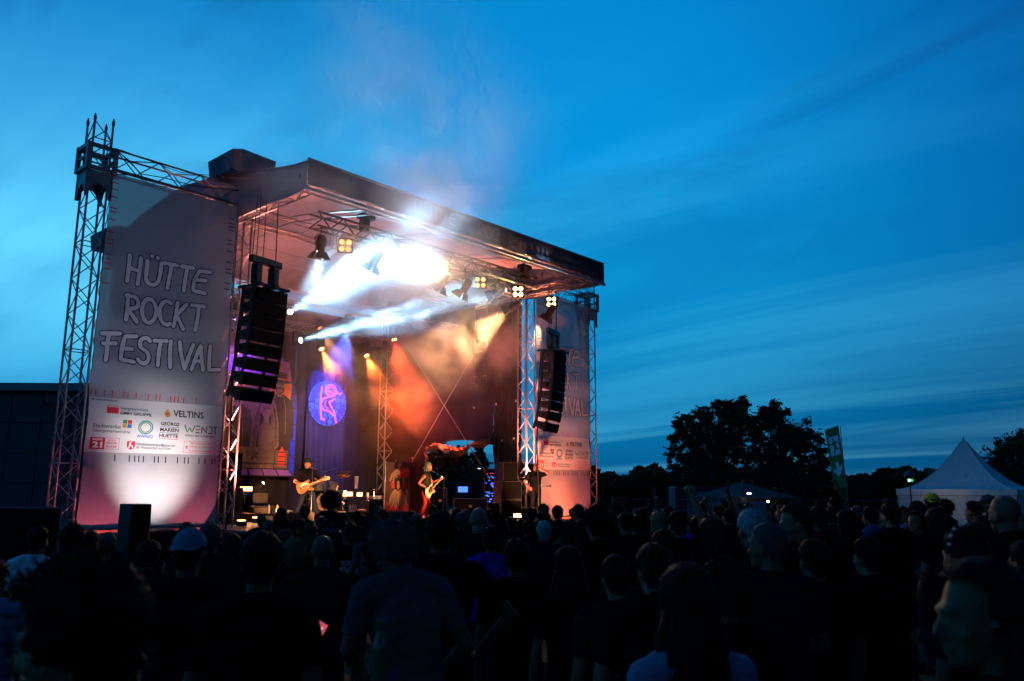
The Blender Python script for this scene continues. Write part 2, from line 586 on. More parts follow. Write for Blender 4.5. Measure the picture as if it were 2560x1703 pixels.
def figure(key, build=1.0, fem=False, hips=0.0, legs=None, spine=(0, 0), neck_turn=0.0, nod=0.0, tilt=0.0, armL=None, armR=None, vox=.012, belly=0.0, short=False, sleeve=.62, hands=True, curl=(.5, .5), palms=None, turn=0.0):
    """returns dict with raw MB, bones (for cutting clothes) and head matrix; arms: (elbow, wrist) points"""
    mb = MB(); bones = []
    bw = build
    P = V(0, 0, .95 + hips); lean = V(spine[0], spine[1], 0)
    C = P + V(0, 0, .30) + lean * .55
    N = P + V(0, 0, .52) + lean
    Rz = Matrix.Rotation(turn, 3, 'Z')
    sh = (.165 if fem else .188) * bw
    SL = N + Rz @ V(-sh, -.01, -.055); SR = N + Rz @ V(sh, -.01, -.055)
    # torso rings, bottom to top
    prof_ = [(-.10, .10, .085), (-.06, .155, .11), (.00, .165 if not fem else .172, .118), (.09, .145 if not fem else .132, .105 + belly), (.18, .148 if not fem else .128, .104 + belly * .8), (.28, .165 if not fem else .145, .112 + (.012 if fem else 0)), (.37, .172 if not fem else .150, .108 + (.010 if fem else 0)), (.44, .160 if not fem else .138, .092), (.49, .095, .070), (.52, .055, .055)]
    vs = []; n = 18
    for (h, rx, ry) in prof_:
        t = max(0, min(1, h / .52))
        c = P + V(0, 0, h) + lean * t
        Rt = Matrix.Rotation(turn * t, 3, 'Z')
        fy = belly * .5 * math.exp(-((h - .12) / .1) ** 2)
        for k in range(n):
            a = 2 * PI * k / n
            ca, sa = math.cos(a), math.sin(a)
            e = 2.5
            x = abs(ca) ** (2 / e) * (1 if ca > 0 else -1) * rx * bw; y = abs(sa) ** (2 / e) * (1 if sa > 0 else -1) * ry * bw + fy
            vs.append(c + Rt @ V(x, y, 0))
    fs = []
    m = len(prof_)
    for i in range(m - 1):
        for k in range(n):
            fs.append((i * n + k, i * n + (k + 1) % n, (i + 1) * n + (k + 1) % n, (i + 1) * n + k))
    fs += [tuple(reversed(range(n))), tuple(range((m - 1) * n, m * n))]
    mb.add(vs, fs)
    if fem:
        for s in (-1, 1):
            mb.ell(C + Rz @ V(s * .075, .095, .03), (.058, .05, .056))
    bones.append((P + V(0, 0, -.02), N + V(0, 0, -.06), .14 * bw, 'torso'))
    for S_, s in ((SL, -1), (SR, 1)):
        mb.path([N + V(0, -.005, -.02), (N + S_) / 2 + V(0, -.01, .012), S_], [.05 * bw, .058 * bw, .058 * bw], 10); mb.ell(S_, (.062 * bw,) * 3)
        bones.append((N + V(0, 0, -.03), S_, .06 * bw, 'torso'))
    # neck and head
    HM = Matrix.Translation(N + V(0, .012, .055)) @ Matrix.Rotation(neck_turn, 4, 'Z') @ Matrix.Rotation(-nod, 4, 'X') @ Matrix.Rotation(tilt, 4, 'Y') @ Matrix.Translation(V(0, .018, .118))
    hc = HM.translation
    nr = .046 if fem else .056 * (.5 + bw * .5)
    mb.path([N + V(0, -.012, -.05), N + V(0, -.005, .02), hc + HM.to_3x3() @ V(0, -.02, -.06)], [nr * 1.25, nr, nr * .98], 12)
    bones.append((N + V(0, -.01, -.005), hc + HM.to_3x3() @ V(0, -.02, -.06), nr, 'neck'))
    head_bits(mb, HM, fem)
    bones.append((hc + V(0, 0, -.05), hc + V(0, 0, .04), .09, 'head'))
    # arms
    al = (.036 if fem else .046) * bw
    armL = armL or (V(-.245 * bw, -.03, 1.14), V(-.255 * bw, .05, .89)); armR = armR or (V(.245 * bw, -.03, 1.14), V(.255 * bw, .05, .89))
    for S_, (Eb, Wr), s, cu in ((SL, armL, -1, curl[0]), (SR, armR, 1, curl[1])):
        Eb, Wr = Vector(Eb), Vector(Wr)
        mb.path([S_, S_.lerp(Eb, .35), Eb], [al * 1.22, al * 1.16, al * .86], 12); mb.ell(Eb, (al * .88,) * 3)
        mb.path([Eb, Eb.lerp(Wr, .3), Wr], [al * .86, al * .92, al * .60], 12)
        d = (Wr - Eb).normalized()
        pn = Vector(palms[0 if s < 0 else 1]) if palms else V(-s, .2, 0)
        if hands:
            hand_bits(mb, Wr - d * .01, d, pn, s if not palms else s, cu)
        bones.append((S_, S_.lerp(Eb, sleeve), al * 1.2, 'sleeve')); bones.append((S_.lerp(Eb, sleeve), Eb, al, 'arm')); bones.append((Eb, Wr + d * .16, al * .85, 'arm'))
    # legs
    for s, i in ((-1, 0), (1, 1)):
        hip = P + V(s * .088, 0, -.03)
        if legs:
            K, A, toe = [Vector(p) for p in legs[i]]
        else:
            K = V(s * .105, .02, .50); A = V(s * .115, -.02, .085); toe = A + V(s * .03, .17, -.045)
        mb.path([hip + V(0, 0, .04), hip.lerp(K, .3), K], [.088 * bw, .082 * bw, .056 * bw], 12); mb.ell(K, (.056 * bw,) * 3)
        mb.path([K, K.lerp(A, .35), A], [.056 * bw, .056 * bw, .037], 12); mb.ell(A, (.04, .04, .04))
        d = (toe - A); d.z = 0; d.normalize()
        g = A.z - .085
        mb.path([A + V(0, 0, -.04) - d * .05, A + V(0, 0, -.035) + d * .03, A + d * .12 + V(0, 0, -.05), A + d * .20 + V(0, 0, -.058)], [.036, .044, .040, .026], 10); mb.ell(A + V(0, 0, -.045) - d * .045, (.038, .038, .036))
        kl = .25 if short else .97
        bones.append((hip, K, .08 * bw, 'leg')); bones.append((K, K.lerp(A, kl), .055 * bw, 'leg' if not short else 'knee')); bones.append((K.lerp(A, kl), A, .05, 'shin')); bones.append((A + V(0, 0, -.05) - d * .06, A + d * .2 + V(0, 0, -.06), .05, 'shoe'))
    bones.append((P + V(-.08, 0, -.05), P + V(.08, 0, -.05), .11 * bw, 'leg'))
    mb_top = hc + HM.to_3x3() @ V(0, -.01, .125)
    return dict(key=key, mb=mb, bones=bones, HM=HM, top=mb_top.z, vox=vox, P=P)


def hair_mesh(HM, style, seed=1):
    """scalp shell and strands in head space; hc = head matrix"""
    r = random.Random(seed); mb = MB()
    th, bump_, low, strands, slen = {'short': (.014, .006, -.35, 300, .018), 'crop': (.006, .002, -.30, 120, .008), 'messy': (.024, .018, -.45, 700, .03), 'curly': (.042, .030, -.60, 900, .022), 'afro': (.07, .03, -.7, 1400, .035), 'long': (.020, .006, -.55, 300, .018), 'bob': (.026, .008, -.75, 350, .02), 'pony': (.014, .005, -.45, 250, .02), 'bun': (.014, .005, -.45, 250, .02), 'thin': (.010, .005, -.40, 200, .015)}[style]
    c = V(0, -.012, .035); rad = V(.078, .098, .092)
    fq = {'curly': 26, 'afro': 24, 'messy': 20}.get(style, 14)
    nu, nv = 40, 22

    loose = style in ('bob', 'long', 'curly', 'afro')

    def ok(d):
        if d.y > .42 and d.z < .48: return False
        if d.y > -.05 and d.z < -.10: return loose and d.y < .3 and d.z > -.6
        if not loose and d.y > -.30 and d.z < -.25: return False
        if style == 'thin' and d.z > .72: return False
        return d.z > (-.97 if d.y < -.2 else low)

    def pt(d, extra=0.0):
        k = th + bump_ * noise.noise(d * fq * .35 + V(seed, 0, 0)) + bump_ * .6 * noise.noise(d * fq + V(0, seed, 0)) + extra
        if d.z >= 0:
            q = V(d.x * (rad.x + k), d.y * (rad.y + k), d.z * (rad.z + k))
        else:       # down to the nape the hair follows the neck instead of curling under
            h = math.hypot(d.x, d.y) + 1e-6
            kk = 1 - .40 * abs(d.z) ** 1.4
            k *= max(.25, 1 + d.z * .75) if not loose else 1
            q = V(d.x / h * (rad.x + k) * kk, d.y / h * (rad.y + k) * kk, d.z * rad.z * 1.40)
        return c + q
    idx = {}; vs = []; fs = []
    for j in range(nv + 1):
        ph = PI * j / nv * .97
        for i in range(nu):
            t = 2 * PI * i / nu
            d = V(math.sin(ph) * math.cos(t), math.sin(ph) * math.sin(t), math.cos(ph))
            vs.append(HM @ pt(d)); idx[(j, i)] = d
    for j in range(nv):
        for i in range(nu):
            k = (i + 1) % nu
            if ok(idx[(j, i)]) and ok(idx[(j + 1, k)]):
                fs.append((j * nu + i, (j + 1) * nu + i, (j + 1) * nu + k, j * nu + k))
    mb.add(vs, fs)
    for _ in range(strands):
        d = V(r.gauss(0, 1), r.gauss(0, 1), r.gauss(0, 1)).normalized()
        if not ok(d): continue
        b = pt(d, -.006)
        fl = V(d.x * .6, d.y * .6 - .25, d.z * .3 - .35 if style not in ('afro', 'curly', 'messy', 'short', 'crop') else d.z * .8) + V(r.gauss(0, .5), r.gauss(0, .5), r.gauss(0, .5))
        fl.normalize()
        L = slen * r.uniform(.5, 1.3); s = d.cross(fl)
        if s.length < 1e-3: continue
        s = s.normalized() * .0022
        tip = b + fl * L + d * (.012 + .35 * slen * r.random())
        mid = b + d * .014 + fl * L * .45
        mb.add([HM @ (b - s), HM @ (b + s), HM @ (mid + s * .8), HM @ (mid - s * .8), HM @ tip], [(0, 1, 2, 3), (3, 2, 4)])
    if style in ('long', 'pony'):
        # locks falling behind the shoulders, drawn straight down in body space
        n = 46 if style == 'long' else 16
        for q in range(n):
            if style == 'long':
                a = PI * (.02 + .96 * q / (n - 1)) + PI
                p0 = HM @ V(math.cos(a) * .085, -.012 + math.sin(a) * .095, -.01); out = V(math.cos(a) * .10, math.sin(a) * .10 - .012, 0)
                L = .34 + .12 * r.random()
            else:
                p0 = HM @ V(r.gauss(0, .012), -.118, .05); out = V(r.gauss(0, .02), -.10, 0); L = .30 + .05 * r.random()
            w = .016
            pts = []
            for k in range(6):
                t = k / 5
                pts.append(p0 + V(out.x * (t ** .7) * .5 + .012 * math.sin(q * 1.7 + t * 5), out.y * (t ** .7) * .45 + .012 * math.cos(q + t * 4), -L * t))
            mb.path(pts, [w * .7, w, w * 1.05, w, w * .8, w * .25], 5)
    if style == 'bun':
        mb.ell(HM @ V(0, -.085, .125), (.045, .045, .042), 12, 8)
    return mb.mesh('hair', True)


def cap_mesh(HM, kind):
    mb = MB(); c = V(0, -.012, .035)
    if kind == 'cap' or kind == 'cap_back':
        f = 1 if kind == 'cap' else -1
        vs = []; nu, nv = 28, 10
        mb.grid(nu, nv, lambda a, b: HM @ (c + V(math.cos(a * 2 * PI) * .088 * math.cos(b * PI / 2 * .98), math.sin(a * 2 * PI) * .110 * math.cos(b * PI / 2 * .98), .012 + .098 * math.sin(b * PI / 2 * .98))))
        brim = [(.075 * math.cos(t), f * (.07 + .105 * math.sin(t))) for t in np.linspace(0, PI, 12)]
        mb.prism(brim, .008, lambda x, y, t: HM @ (c + V(x, y, .020 + t - .012 * (x / .075) ** 2 - (.02 if abs(y) > .12 else 0))))
        mb.ell(HM @ (c + V(0, 0, .112)), (.009, .009, .005), 8, 4)
    elif kind == 'beanie':
        mb.grid(28, 12, lambda a, b: HM @ (c + V(math.cos(a * 2 * PI) * .090 * math.cos(b * PI / 2 * .99) ** .8, math.sin(a * 2 * PI) * .112 * math.cos(b * PI / 2 * .99) ** .8, -.012 + .125 * math.sin(b * PI / 2))))
        mb.path([HM @ (c + V(math.cos(t) * .093, math.sin(t) * .115, -.002)) for t in np.linspace(0, 2 * PI, 25)[:-1]], .016, 6, True)
    else:   # brimmed hat
        mb.lathe([(.155, .022), (.150, .028), (.094, .034), (.090, .06), (.084, .125), (.066, .138), (.02, .126), (.004, .122)], 24, HM @ Matrix.Translation(c) @ Matrix.Scale(1.12, 4, V(0, 1, 0)))
    return mb.mesh('hat', True)


FIG = {}


def realise(figs):
    """fuse every figure's limbs into one skin (voxel remesh + smoothing), then cut clothes off it"""
    tmp = []
    for f in figs:
        o = bpy.data.objects.new('tmp', f['mb'].mesh('tmp')); COL.objects.link(o)
        md = o.modifiers.new('r', 'REMESH'); md.mode = 'VOXEL'; md.voxel_size = f['vox']; md.use_smooth_shade = True
        sm = o.modifiers.new('s', 'SMOOTH'); sm.factor = .5; sm.iterations = 2 if f['vox'] < .01 else 2
        tmp.append((f, o))
    dg = bpy.context.evaluated_depsgraph_get()
    for f, o in tmp:
        me = bpy.data.meshes.new_from_object(o.evaluated_get(dg)); me.name = 'body'
        f['body'] = me
        nv = len(me.vertices); co = np.empty(nv * 3); me.vertices.foreach_get('co', co); co = co.reshape(-1, 3)
        no = np.empty(nv * 3); me.vertices.foreach_get('normal', no); no = no.reshape(-1, 3)
        D = []
        for a, b, r_, tg in f['bones']:
            a = np.array(a); b = np.array(b); ab = b - a
            t = np.clip(((co - a) @ ab) / (ab @ ab + 1e-9), 0, 1)
            D.append(np.linalg.norm(co - (a + t[:, None] * ab), axis=1) - r_)
        tags = np.array([x[3] for x in f['bones']])[np.argmin(np.array(D), axis=0)]
        f['tags'] = tags
        polys = [tuple(p.vertices) for p in me.polygons]
        zc = co[:, 2]

        def cut(sel, off, nm, wob=0.0):
            keep = [p for p in polys if all(sel[i] for i in p)]
            used = sorted({i for p in keep for i in p}); mp = {i: k for k, i in enumerate(used)}
            vs = []
            for i in used:
                q_ = Vector((co[i][0] * 9, co[i][1] * 9, co[i][2] * 22 + 5 * abs(co[i][0])))
                w = off + (wob * (noise.noise(q_) + .6 * noise.noise(q_ * 2.1)) if wob else 0)
                vs.append(tuple(co[i] + no[i] * w))
            m2 = bpy.data.meshes.new(nm); m2.from_pydata(vs, [], [tuple(mp[i] for i in p) for p in keep])
            m2.polygons.foreach_set('use_smooth', [True] * len(m2.polygons)); m2.update()
            return m2
        pz = f['P'].z
        isin = lambda *t: np.isin(tags, t)
        f['shirt'] = cut(isin('torso', 'sleeve') & (zc > pz - .06) | (isin('leg') & (zc > pz - .055)), .016, 'shirt', .011)
        f['trousers'] = cut(isin('leg', 'knee') | (isin('torso') & (zc < pz + .07)), .009, 'trousers', .006)
        sel = isin('shoe')
        mid = np.median(co[sel][:, 0]) if sel.any() else 0
        f['shoe'] = [cut(sel & (co[:, 0] < mid), .006, 'shoe'), cut(sel & (co[:, 0] >= mid), .006, 'shoe')]
        del f['mb']
    for f, o in tmp:
        m0 = o.data; bpy.data.objects.remove(o); bpy.data.meshes.remove(m0)
        FIG[f['key']] = f


_up = lambda s, x, y, z1, x2, y2, z2: (V(s * x, y, z1), V(s * x2, y2, z2))
FS = [
    figure('man_a'),
    figure('man_b', build=1.12, belly=.03, armL=(V(-.28, .02, 1.15), V(-.12, .22, 1.08)), armR=(V(.28, .02, 1.15), V(.13, .23, 1.10))),
    figure('man_c', build=1.02, neck_turn=.55, armR=(V(.27, .0, 1.14), V(.16, .22, 1.12))),
    figure('man_d', build=1.04, spine=(-.02, .10), nod=.55, neck_turn=.35, tilt=-.05, armL=(V(-.30, .10, 1.16), V(-.16, .34, 1.02)), armR=(V(.30, .0, 1.15), V(.26, .22, 1.0))),
    figure('man_hip', build=1.04, armR=(V(.40, -.06, 1.20), V(.24, .06, 1.00)), armL=(V(-.26, 0, 1.15), V(-.20, .2, 1.02))),
    figure('woman_a', fem=True, build=.94),
    figure('woman_b', fem=True, build=.97, neck_turn=-.6, armL=(V(-.24, .03, 1.16), V(-.10, .22, 1.12)), armR=(V(.24, .03, 1.16), V(.10, .22, 1.14))),
    figure('woman_profile', fem=True, build=.98, neck_turn=.9, tilt=.05, vox=.009),
    figure('man_profile', build=1.0, neck_turn=1.0, nod=.15, vox=.009),
    figure('man_right', build=1.0, neck_turn=-.8),
    figure('arm_up_r', build=.98, armR=(V(.30, .05, 1.66), V(.22, .12, 1.92)), curl=(.5, .9), vox=.009, palms=((1, .2, 0), (0, 1, 0))),
    figure('arm_up_l', build=.98, armL=(V(-.28, .08, 1.68), V(-.32, .10, 1.95)), curl=(.15, .5), vox=.009, palms=((0, 1, 0), (-1, .2, 0))),
    figure('arms_up', build=1.0, armL=(V(-.32, .06, 1.62), V(-.27, .12, 1.88)), armR=(V(.32, .06, 1.62), V(.27, .12, 1.88)), curl=(.3, .3), vox=.009, palms=((0, 1, 0), (0, 1, 0))),
    # stage
    figure('guitarist', build=1.03, hips=-.05, spine=(.03, .06), nod=.12, neck_turn=-.25, vox=.0085, legs=((V(-.22, .06, .49), V(-.36, -.04, .085), V(-.46, .10, .04)), (V(.20, .06, .49), V(.32, .0, .085), V(.42, .14, .04))),
           armR=(V(.34, -.06, 1.12), V(.13, .20, 1.00)), armL=(V(-.36, .06, 1.16), V(-.42, .27, 1.20)), curl=(.9, .6), palms=((.3, -.4, 1), (0, -1, 0))),
    figure('bassist', build=.92, fem=False, hips=-.02, spine=(0, .07), nod=.05, vox=.0085, sleeve=.02, legs=((V(-.16, .10, .50), V(-.20, -.02, .085), V(-.26, .14, .04)), (V(.15, .08, .50), V(.20, -.06, .085), V(.27, .1, .04))),
           armR=(V(.29, -.10, 1.12), V(.14, .16, .95)), armL=(V(-.32, .10, 1.16), V(-.42, .32, 1.24)), curl=(.9, .6), palms=((.3, -.4, 1), (0, -1, 0))),
    figure('roadie', build=1.10, belly=.02, vox=.0085, short=True, nod=.05, neck_turn=.1, tilt=-.06, armL=(V(-.42, .10, 1.46), V(-.16, .07, 1.62)), armR=(V(.36, -.06, 1.17), V(.23, .12, 1.02)), curl=(.6, .4), palms=((.8, .2, .3), (-.4, -1, 0))),
    figure('drummer', build=1.0, hips=-.42, spine=(0, .10), nod=.15, vox=.011, legs=((V(-.22, .42, .56), V(-.24, .44, .10), V(-.25, .6, .05)), (V(.22, .42, .56), V(.24, .46, .10), V(.25, .62, .05))),
           armL=(V(-.34, .10, .84), V(-.22, .38, .86)), armR=(V(.36, .10, .86), V(.30, .40, 1.02)), curl=(1.0, 1.0)),
]
realise(FS)
M['skin'] = mat('skin', (.34, .14, .085), .6, 0, .12, 14, .05, 90, .12)
M['skin_b'] = mat('skin_tan', (.17, .075, .045), .6, 0, .12, 14, .05, 90, .12)
CL = {}
for k, c in dict(black=(.006, .006, .007), navy=(.008, .012, .022), charcoal=(.012, .013, .015), grey=(.06, .065, .08), teal=(.022, .075, .08), white=(.72, .72, .74), blue=(.06, .11, .24), red=(.20, .02, .02), royal=(.02, .035, .35), yellow=(.65, .50, .03), olive=(.03, .035, .018), maroon=(.05, .010, .014), paleblue=(.12, .18, .27), denim=(.018, .026, .045), redpants=(.30, .030, .025), shirtprint=(.012, .010, .016)).items():
    CL[k] = mat('cloth_' + k, c, .95, 0, .22, 9, .35, 26, 0.0)
HR = {}
for k, c in dict(black=(.005, .0045, .0045), dark=(.009, .006, .005), brown=(.024, .014, .009), blond=(.20, .14, .07), grey=(.055, .055, .06), white=(.26, .26, .27), green=(.10, .32, .20), red=(.16, .04, .02)).items():
    HR[k] = mat('hair_' + k, c, .7, 0, .35, 40, .3, 160, .06)
_hairc = {}


def place(figkey, label, loc, rz, scale=1.0, hair=('short', 'dark'), hat=None, shirt='black', trousers='denim', skin='skin', group=None, shoes='black', seed=0):
    f = FIG[figkey]
    t = thing('person', label, 'person', loc, rz, group)
    t.scale = (scale,) * 3

    def part(name, me, m):
        o = bpy.data.objects.new(name, me); COL.objects.link(o); o.parent = t
        if not me.materials: me.materials.append(m)
        o.material_slots[0].link = 'OBJECT'; o.material_slots[0].material = m
        ROOTLOC[o.name] = Vector((0, 0, 0))
        return o
    part('body', f['body'], M[skin])
    if shirt: part('shirt', f['shirt'], CL[shirt])
    part('trousers', f['trousers'], CL[trousers])
    for sh_ in f['shoe']:
        part('shoe', sh_, CL[shoes])
    if hair:
        k = (figkey, hair[0], seed)
        if k not in _hairc: _hairc[k] = hair_mesh(f['HM'], hair[0], seed + 1)
        part('hair', _hairc[k], HR[hair[1]])
    if hat:
        k = (figkey, hat[0])
        if k not in _hairc: _hairc[k] = cap_mesh(f['HM'], hat[0])
        part('hat', _hairc[k], CL[hat[1]])
    return t
# ------------------------------------------------------------------ type outlines, made while the scene is still empty
TEXTS = {}


def make_texts(items):
    tmp = []
    for t, bold in items:
        cu = bpy.data.curves.new('type', 'FONT')
        cu.body = t; cu.size = 1.0; cu.offset = bold; cu.resolution_u = 2
        o = bpy.data.objects.new('type', cu); COL.objects.link(o)
        tmp.append((t, bold, o, cu))
    dg = bpy.context.evaluated_depsgraph_get()
    for t, bold, o, cu in tmp:
        me = bpy.data.meshes.new_from_object(o.evaluated_get(dg))
        TEXTS[(t, bold)] = ([(v.co.x, v.co.y) for v in me.vertices], [tuple(p.vertices) for p in me.polygons])
        bpy.data.meshes.remove(me)
    for t, bold, o, cu in tmp:
        bpy.data.objects.remove(o); bpy.data.curves.remove(cu)


make_texts([('Mit Unterstützung von:', .01), ('Georgsmarienhütte', .014), ('GMH GRUPPE', .03), ('VELTINS', .02), ('Stadtwerke', .014), ('AWIGO', .02), ('GEORGS', .03), ('MARIEN', .03), ('HUETTE', .03), ('WENDT MASCHINENBAU', .014), ('RADIO', .02), ('21', .04), ('bester', .014), ('ROCK', .03), ("'N POP", .03), ('Niedersächsisches Ministerium', .014), ('für Wissenschaft und Kultur', .014), ('Gefördert durch die', .014), ('Stiftung der Sparkassen', .014), ('im Landkreis Osnabrück', .014), ('S', .04), ('NOBODY', .03), ('EVER', .03)])

# ------------------------------------------------------------------ ground
def ground_h(x, y):
    return 0.03 * noise.noise(Vector((x * .25, y * .25, 0)))


M['ground'] = mat('trampled_grass', (.045, .05, .028), .95, 0, .45, 1.3, .6, 8, .1)
M['grass'] = mat('grass_blade', (.05, .075, .03), .8, 0, .3, 3)
g = MB()
g.grid(70, 70, lambda a, b: ((a - .5) * 2400 * abs(2 * a - 1) ** 1.2 + 5, (b - .5) * 2400 * abs(2 * b - 1) ** 1.2, 0.0))
tag(g.build('ground', M['ground']), kind='structure')

# ------------------------------------------------------------------ stage deck
SZ = 1.05
st = thing('stage_deck', 'low black-skirted stage deck of wooden panels under the festival roof', 'stage', (9.2, 2, 0))
XD0, XD1, YD0, YD1 = 3.0, 15.4, -3.8, 7.7
pm = MB().bbox((0, 0, 0), (1.988, .988, .06), bev=.006).mesh('deck_panel'); pm.materials.append(M['deck'])
ny = 11; nx = 6
dx = (XD1 - XD0) / nx; dy = (YD1 - YD0) / ny
pm = MB().bbox((0, 0, 0), (dx - .01, dy - .01, .06), bev=.006).mesh('deck_panel'); pm.materials.append(M['deck'])
for i in range(nx):
    for j in range(ny):
        instance('deck_panel', pm, st, Matrix.Translation(Vector((XD0 + (i + .5) * dx, YD0 + (j + .5) * dy, SZ - .03)) - Vector((9.2, 2, 0))))
MB().box(((XD0 + XD1) / 2, (YD0 + YD1) / 2, .52), (XD1 - XD0 - .1, YD1 - YD0 - .1, 1.03)).build('substructure', M['blackmatt'], st)
sk = MB()
sk.grid(160, 4, lambda a, b: (XD0 + a * (XD1 - XD0), YD0 - .03 + .03 * math.sin(a * 300), .02 + b * (SZ - .06)))
sk.build('skirt', M['blackmatt'], st)
for sx, nm in ((-1.35, 'leftmost'), (16.95, 'right')):
    w = thing('wing_deck', 'narrow dark scaffold deck under the %s festival banner' % ('left hand' if sx < 0 else 'right hand'), 'stage', (sx + 1.5, .6, 0))
    x0, x1 = (-.3, 2.98) if sx < 0 else (15.42, 18.75)
    for k in range(3):
        MB().bbox(((x0 + x1) / 2, -.05 + k * .8, 1.05), (x1 - x0, .78, .06), bev=.006).build('deck_panel', M['deck'], w)
    for px in (x0 + .1, (x0 + x1) / 2, x1 - .1):
        for py in (-.35, 1.85):
            MB().tube((px, py, 0), (px, py, 1.02), .03).build('leg', M['alu_dark'], w)
    sk = MB(); sk.grid(60, 4, lambda a, b: (x0 + a * (x1 - x0), -.46 + .02 * math.sin(a * 110), .02 + b * .98))
    sk.build('skirt', M['blackmatt'], w)

M['truss_dark'] = mat('silhouette_aluminium', (.11, .10, .10), .55, .3, .2, 14)  # front truss darkened in colour to read as silhouette against lit haze

# ------------------------------------------------------------------ truss towers
XIL, XIR, XO = 3.61, 14.81, 18.44


def tower(label, x, y, top, w=.40, sleeve=None, base=0.0, bay=.40):
    t = thing('truss_tower', label, 'truss tower', (x, y, base), group='lattice towers of the stage')
    truss(t, (x, y, base + .06), (x, y, top), w=w, bay=bay, rc=.026, rb=.0125, rungs=6)
    MB().bbox((x, y, base + .03), (.75, .75, .05), bev=.01).build('base_plate', M['alu_dark'], t)
    for sx in (-1, 1):
        for sy in (-1, 1):
            c = (x + sx * w / 2, y + sy * w / 2)
            MB().lathe([(.032, 0), (.036, .03), (.036, .09), (.022, .11), (.016, .16), (.010, .17)], 8, Matrix.Translation((c[0], c[1], top))).build('spigot', M['alu_dark'], t)
    if sleeve:
        z0, z1 = sleeve; s = w / 2 + .09
        sl = MB()
        for sx in (-1, 1):
            for sy in (-1, 1):
                sl.box((x + sx * s, y + sy * s, (z0 + z1) / 2), (.09, .09, z1 - z0))
        for z in (z0 + .05, z1 - .05):
            for sx in (-1, 1):
                sl.box((x + sx * s, y, z), (.07, 2 * s - .094, .085)); sl.box((x, y + sx * s, z), (2 * s - .094, .07, .085))
        sl.box((x + s, y, (z0 + z1) / 2), (.05, 2 * s - .094, .06)); sl.box((x - s, y, (z0 + z1) / 2), (.05, 2 * s - .094, .06))
        o = sl.build('sleeve_block', M['alu_dark'], t)
        for k in range(3):
            MB().box((x, y - s, z0 + .16 + k * .11), (2 * s - .12, .02, .035)).build('sleeve_slat', M['alu'], o)
        # gusset plates under the sleeve with a curved lower edge
        for d in range(4):
            out = [(-s, 0), (s, 0), (s, -.62)] + [(s * .72 * math.cos(a), -.62 + .33 * math.sin(a)) for a in np.linspace(0, PI, 9)] + [(-s, -.62)]
            fx = [lambda a, b, c, k=k_: (x + a, y + k * (s - .03) + k * c, z0 - .002 + b) for k_ in (-1, 1)] + [lambda a, b, c, k=k_: (x + k * (s - .03) + k * c, y + a, z0 - .002 + b) for k_ in (-1, 1)]
            MB().prism(out, .012, fx[d]).build('gusset', M['alu_dark'], t)
    return t


T1 = tower('tall free-standing lattice tower with sleeve block at far left of the stage', 0, 0, 10.06, sleeve=(8.88, 9.50))
T2 = tower('pink-lit lattice tower between the left banner and the hanging black loudspeakers', XIL, 0, 8.7)
T3 = tower('red-lit lattice tower at the right front corner, behind the standing bald man', XIR, 0, 8.7)
T4 = tower('lattice tower at the outer edge of the right banner, against the blue sky', XO, 0, 9.95, sleeve=(8.85, 9.55))
T5 = tower('dim lattice tower in the back right corner of the stage, behind the red poster', XIR - .35, 7.15, 8.7, base=SZ)
T6 = tower('hidden-away lattice tower in the back left corner, behind the hanging loudspeakers', XIL, 7.9, 9.9, base=0)
# guy clamps and tie straps along the left tower
for z in np.linspace(1.8, 8.4, 11):
    MB().path([(.2, -.2, z), (.24, -.23, z + .01), (.30, -.25, z)], .009, 5).build('banner_tie', M['cable'], T1)


def hw(label, p0, p1, cat='truss', name='horizontal_truss', **k):
    t = thing(name, label, cat, ((p0[0] + p1[0]) / 2, p0[1], min(p0[2], p1[2]) - .2), group='horizontal trusses of the stage')
    truss(t, p0, p1, **k)
    return t


WL = hw('horizontal truss from the far left tower across the top of the left banner', (.3, 0, 9.28), (3.35, 0, 9.28), w=.42, h=.46, bay=.5, rb=.014)
WR = hw('horizontal truss across the top of the right banner to the outer tower', (15.0, 0, 9.24), (18.13, 0, 9.24), w=.42, h=.46, bay=.5, rb=.014)
for (xa, xb), t in (((.3, 3.35), WL), ((15.0, 18.13), WR)):
    MB().tube((xa, -.24, 9.0), (xb, -.24, 9.0), .024).build('banner_rail', M['alu_dark'], t)
    MB().path([(xa, -.26, 9.5), (xa + .6, -.25, 9.1), (xa + 1.1, -.27, 9.16), (xa + 1.9, -.26, 9.18), (xb, -.25, 9.4)], .012, 5).build('cable', M['cable'], t)
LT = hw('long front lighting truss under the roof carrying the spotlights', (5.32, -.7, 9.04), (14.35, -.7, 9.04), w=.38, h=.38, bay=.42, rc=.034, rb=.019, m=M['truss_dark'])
MT = hw('short end of a middle truss showing in the dark smoke under the roof', (5.0, 3.0, 7.86), (14.2, 3.0, 7.86), w=.32, h=.32, bay=.45, rc=.02, rb=.010)
BT = hw('back lighting truss carrying the orange and white beams', (4.6, 6.6, 7.75), (14.3, 6.6, 7.75), w=.30, h=.30, bay=.5, rc=.02, rb=.010)

# ------------------------------------------------------------------ roof
XF0, XF1, YF = 3.42, 15.02, -3.19
PROF = [(-3.19, 9.42), (-2.63, 9.46), (-1.4, 9.69), (0, 9.95), (1.0, 10.14), (2.9, 10.36), (3.6, 10.33), (5.8, 10.08), (7.7, 9.5)]


def prof(y):
    ys = [p[0] for p in PROF]; zs = [p[1] for p in PROF]
    return float(np.interp(y, ys, zs))


RF = thing('stage_roof', 'grey tarpaulin stage roof with pale lining, fascia and aluminium frame', 'roof', (9.2, 2, 8.7))


def wrinkle(a, b, s, k):
    return k * noise.noise(Vector((a * s, b * s, 3.3)))


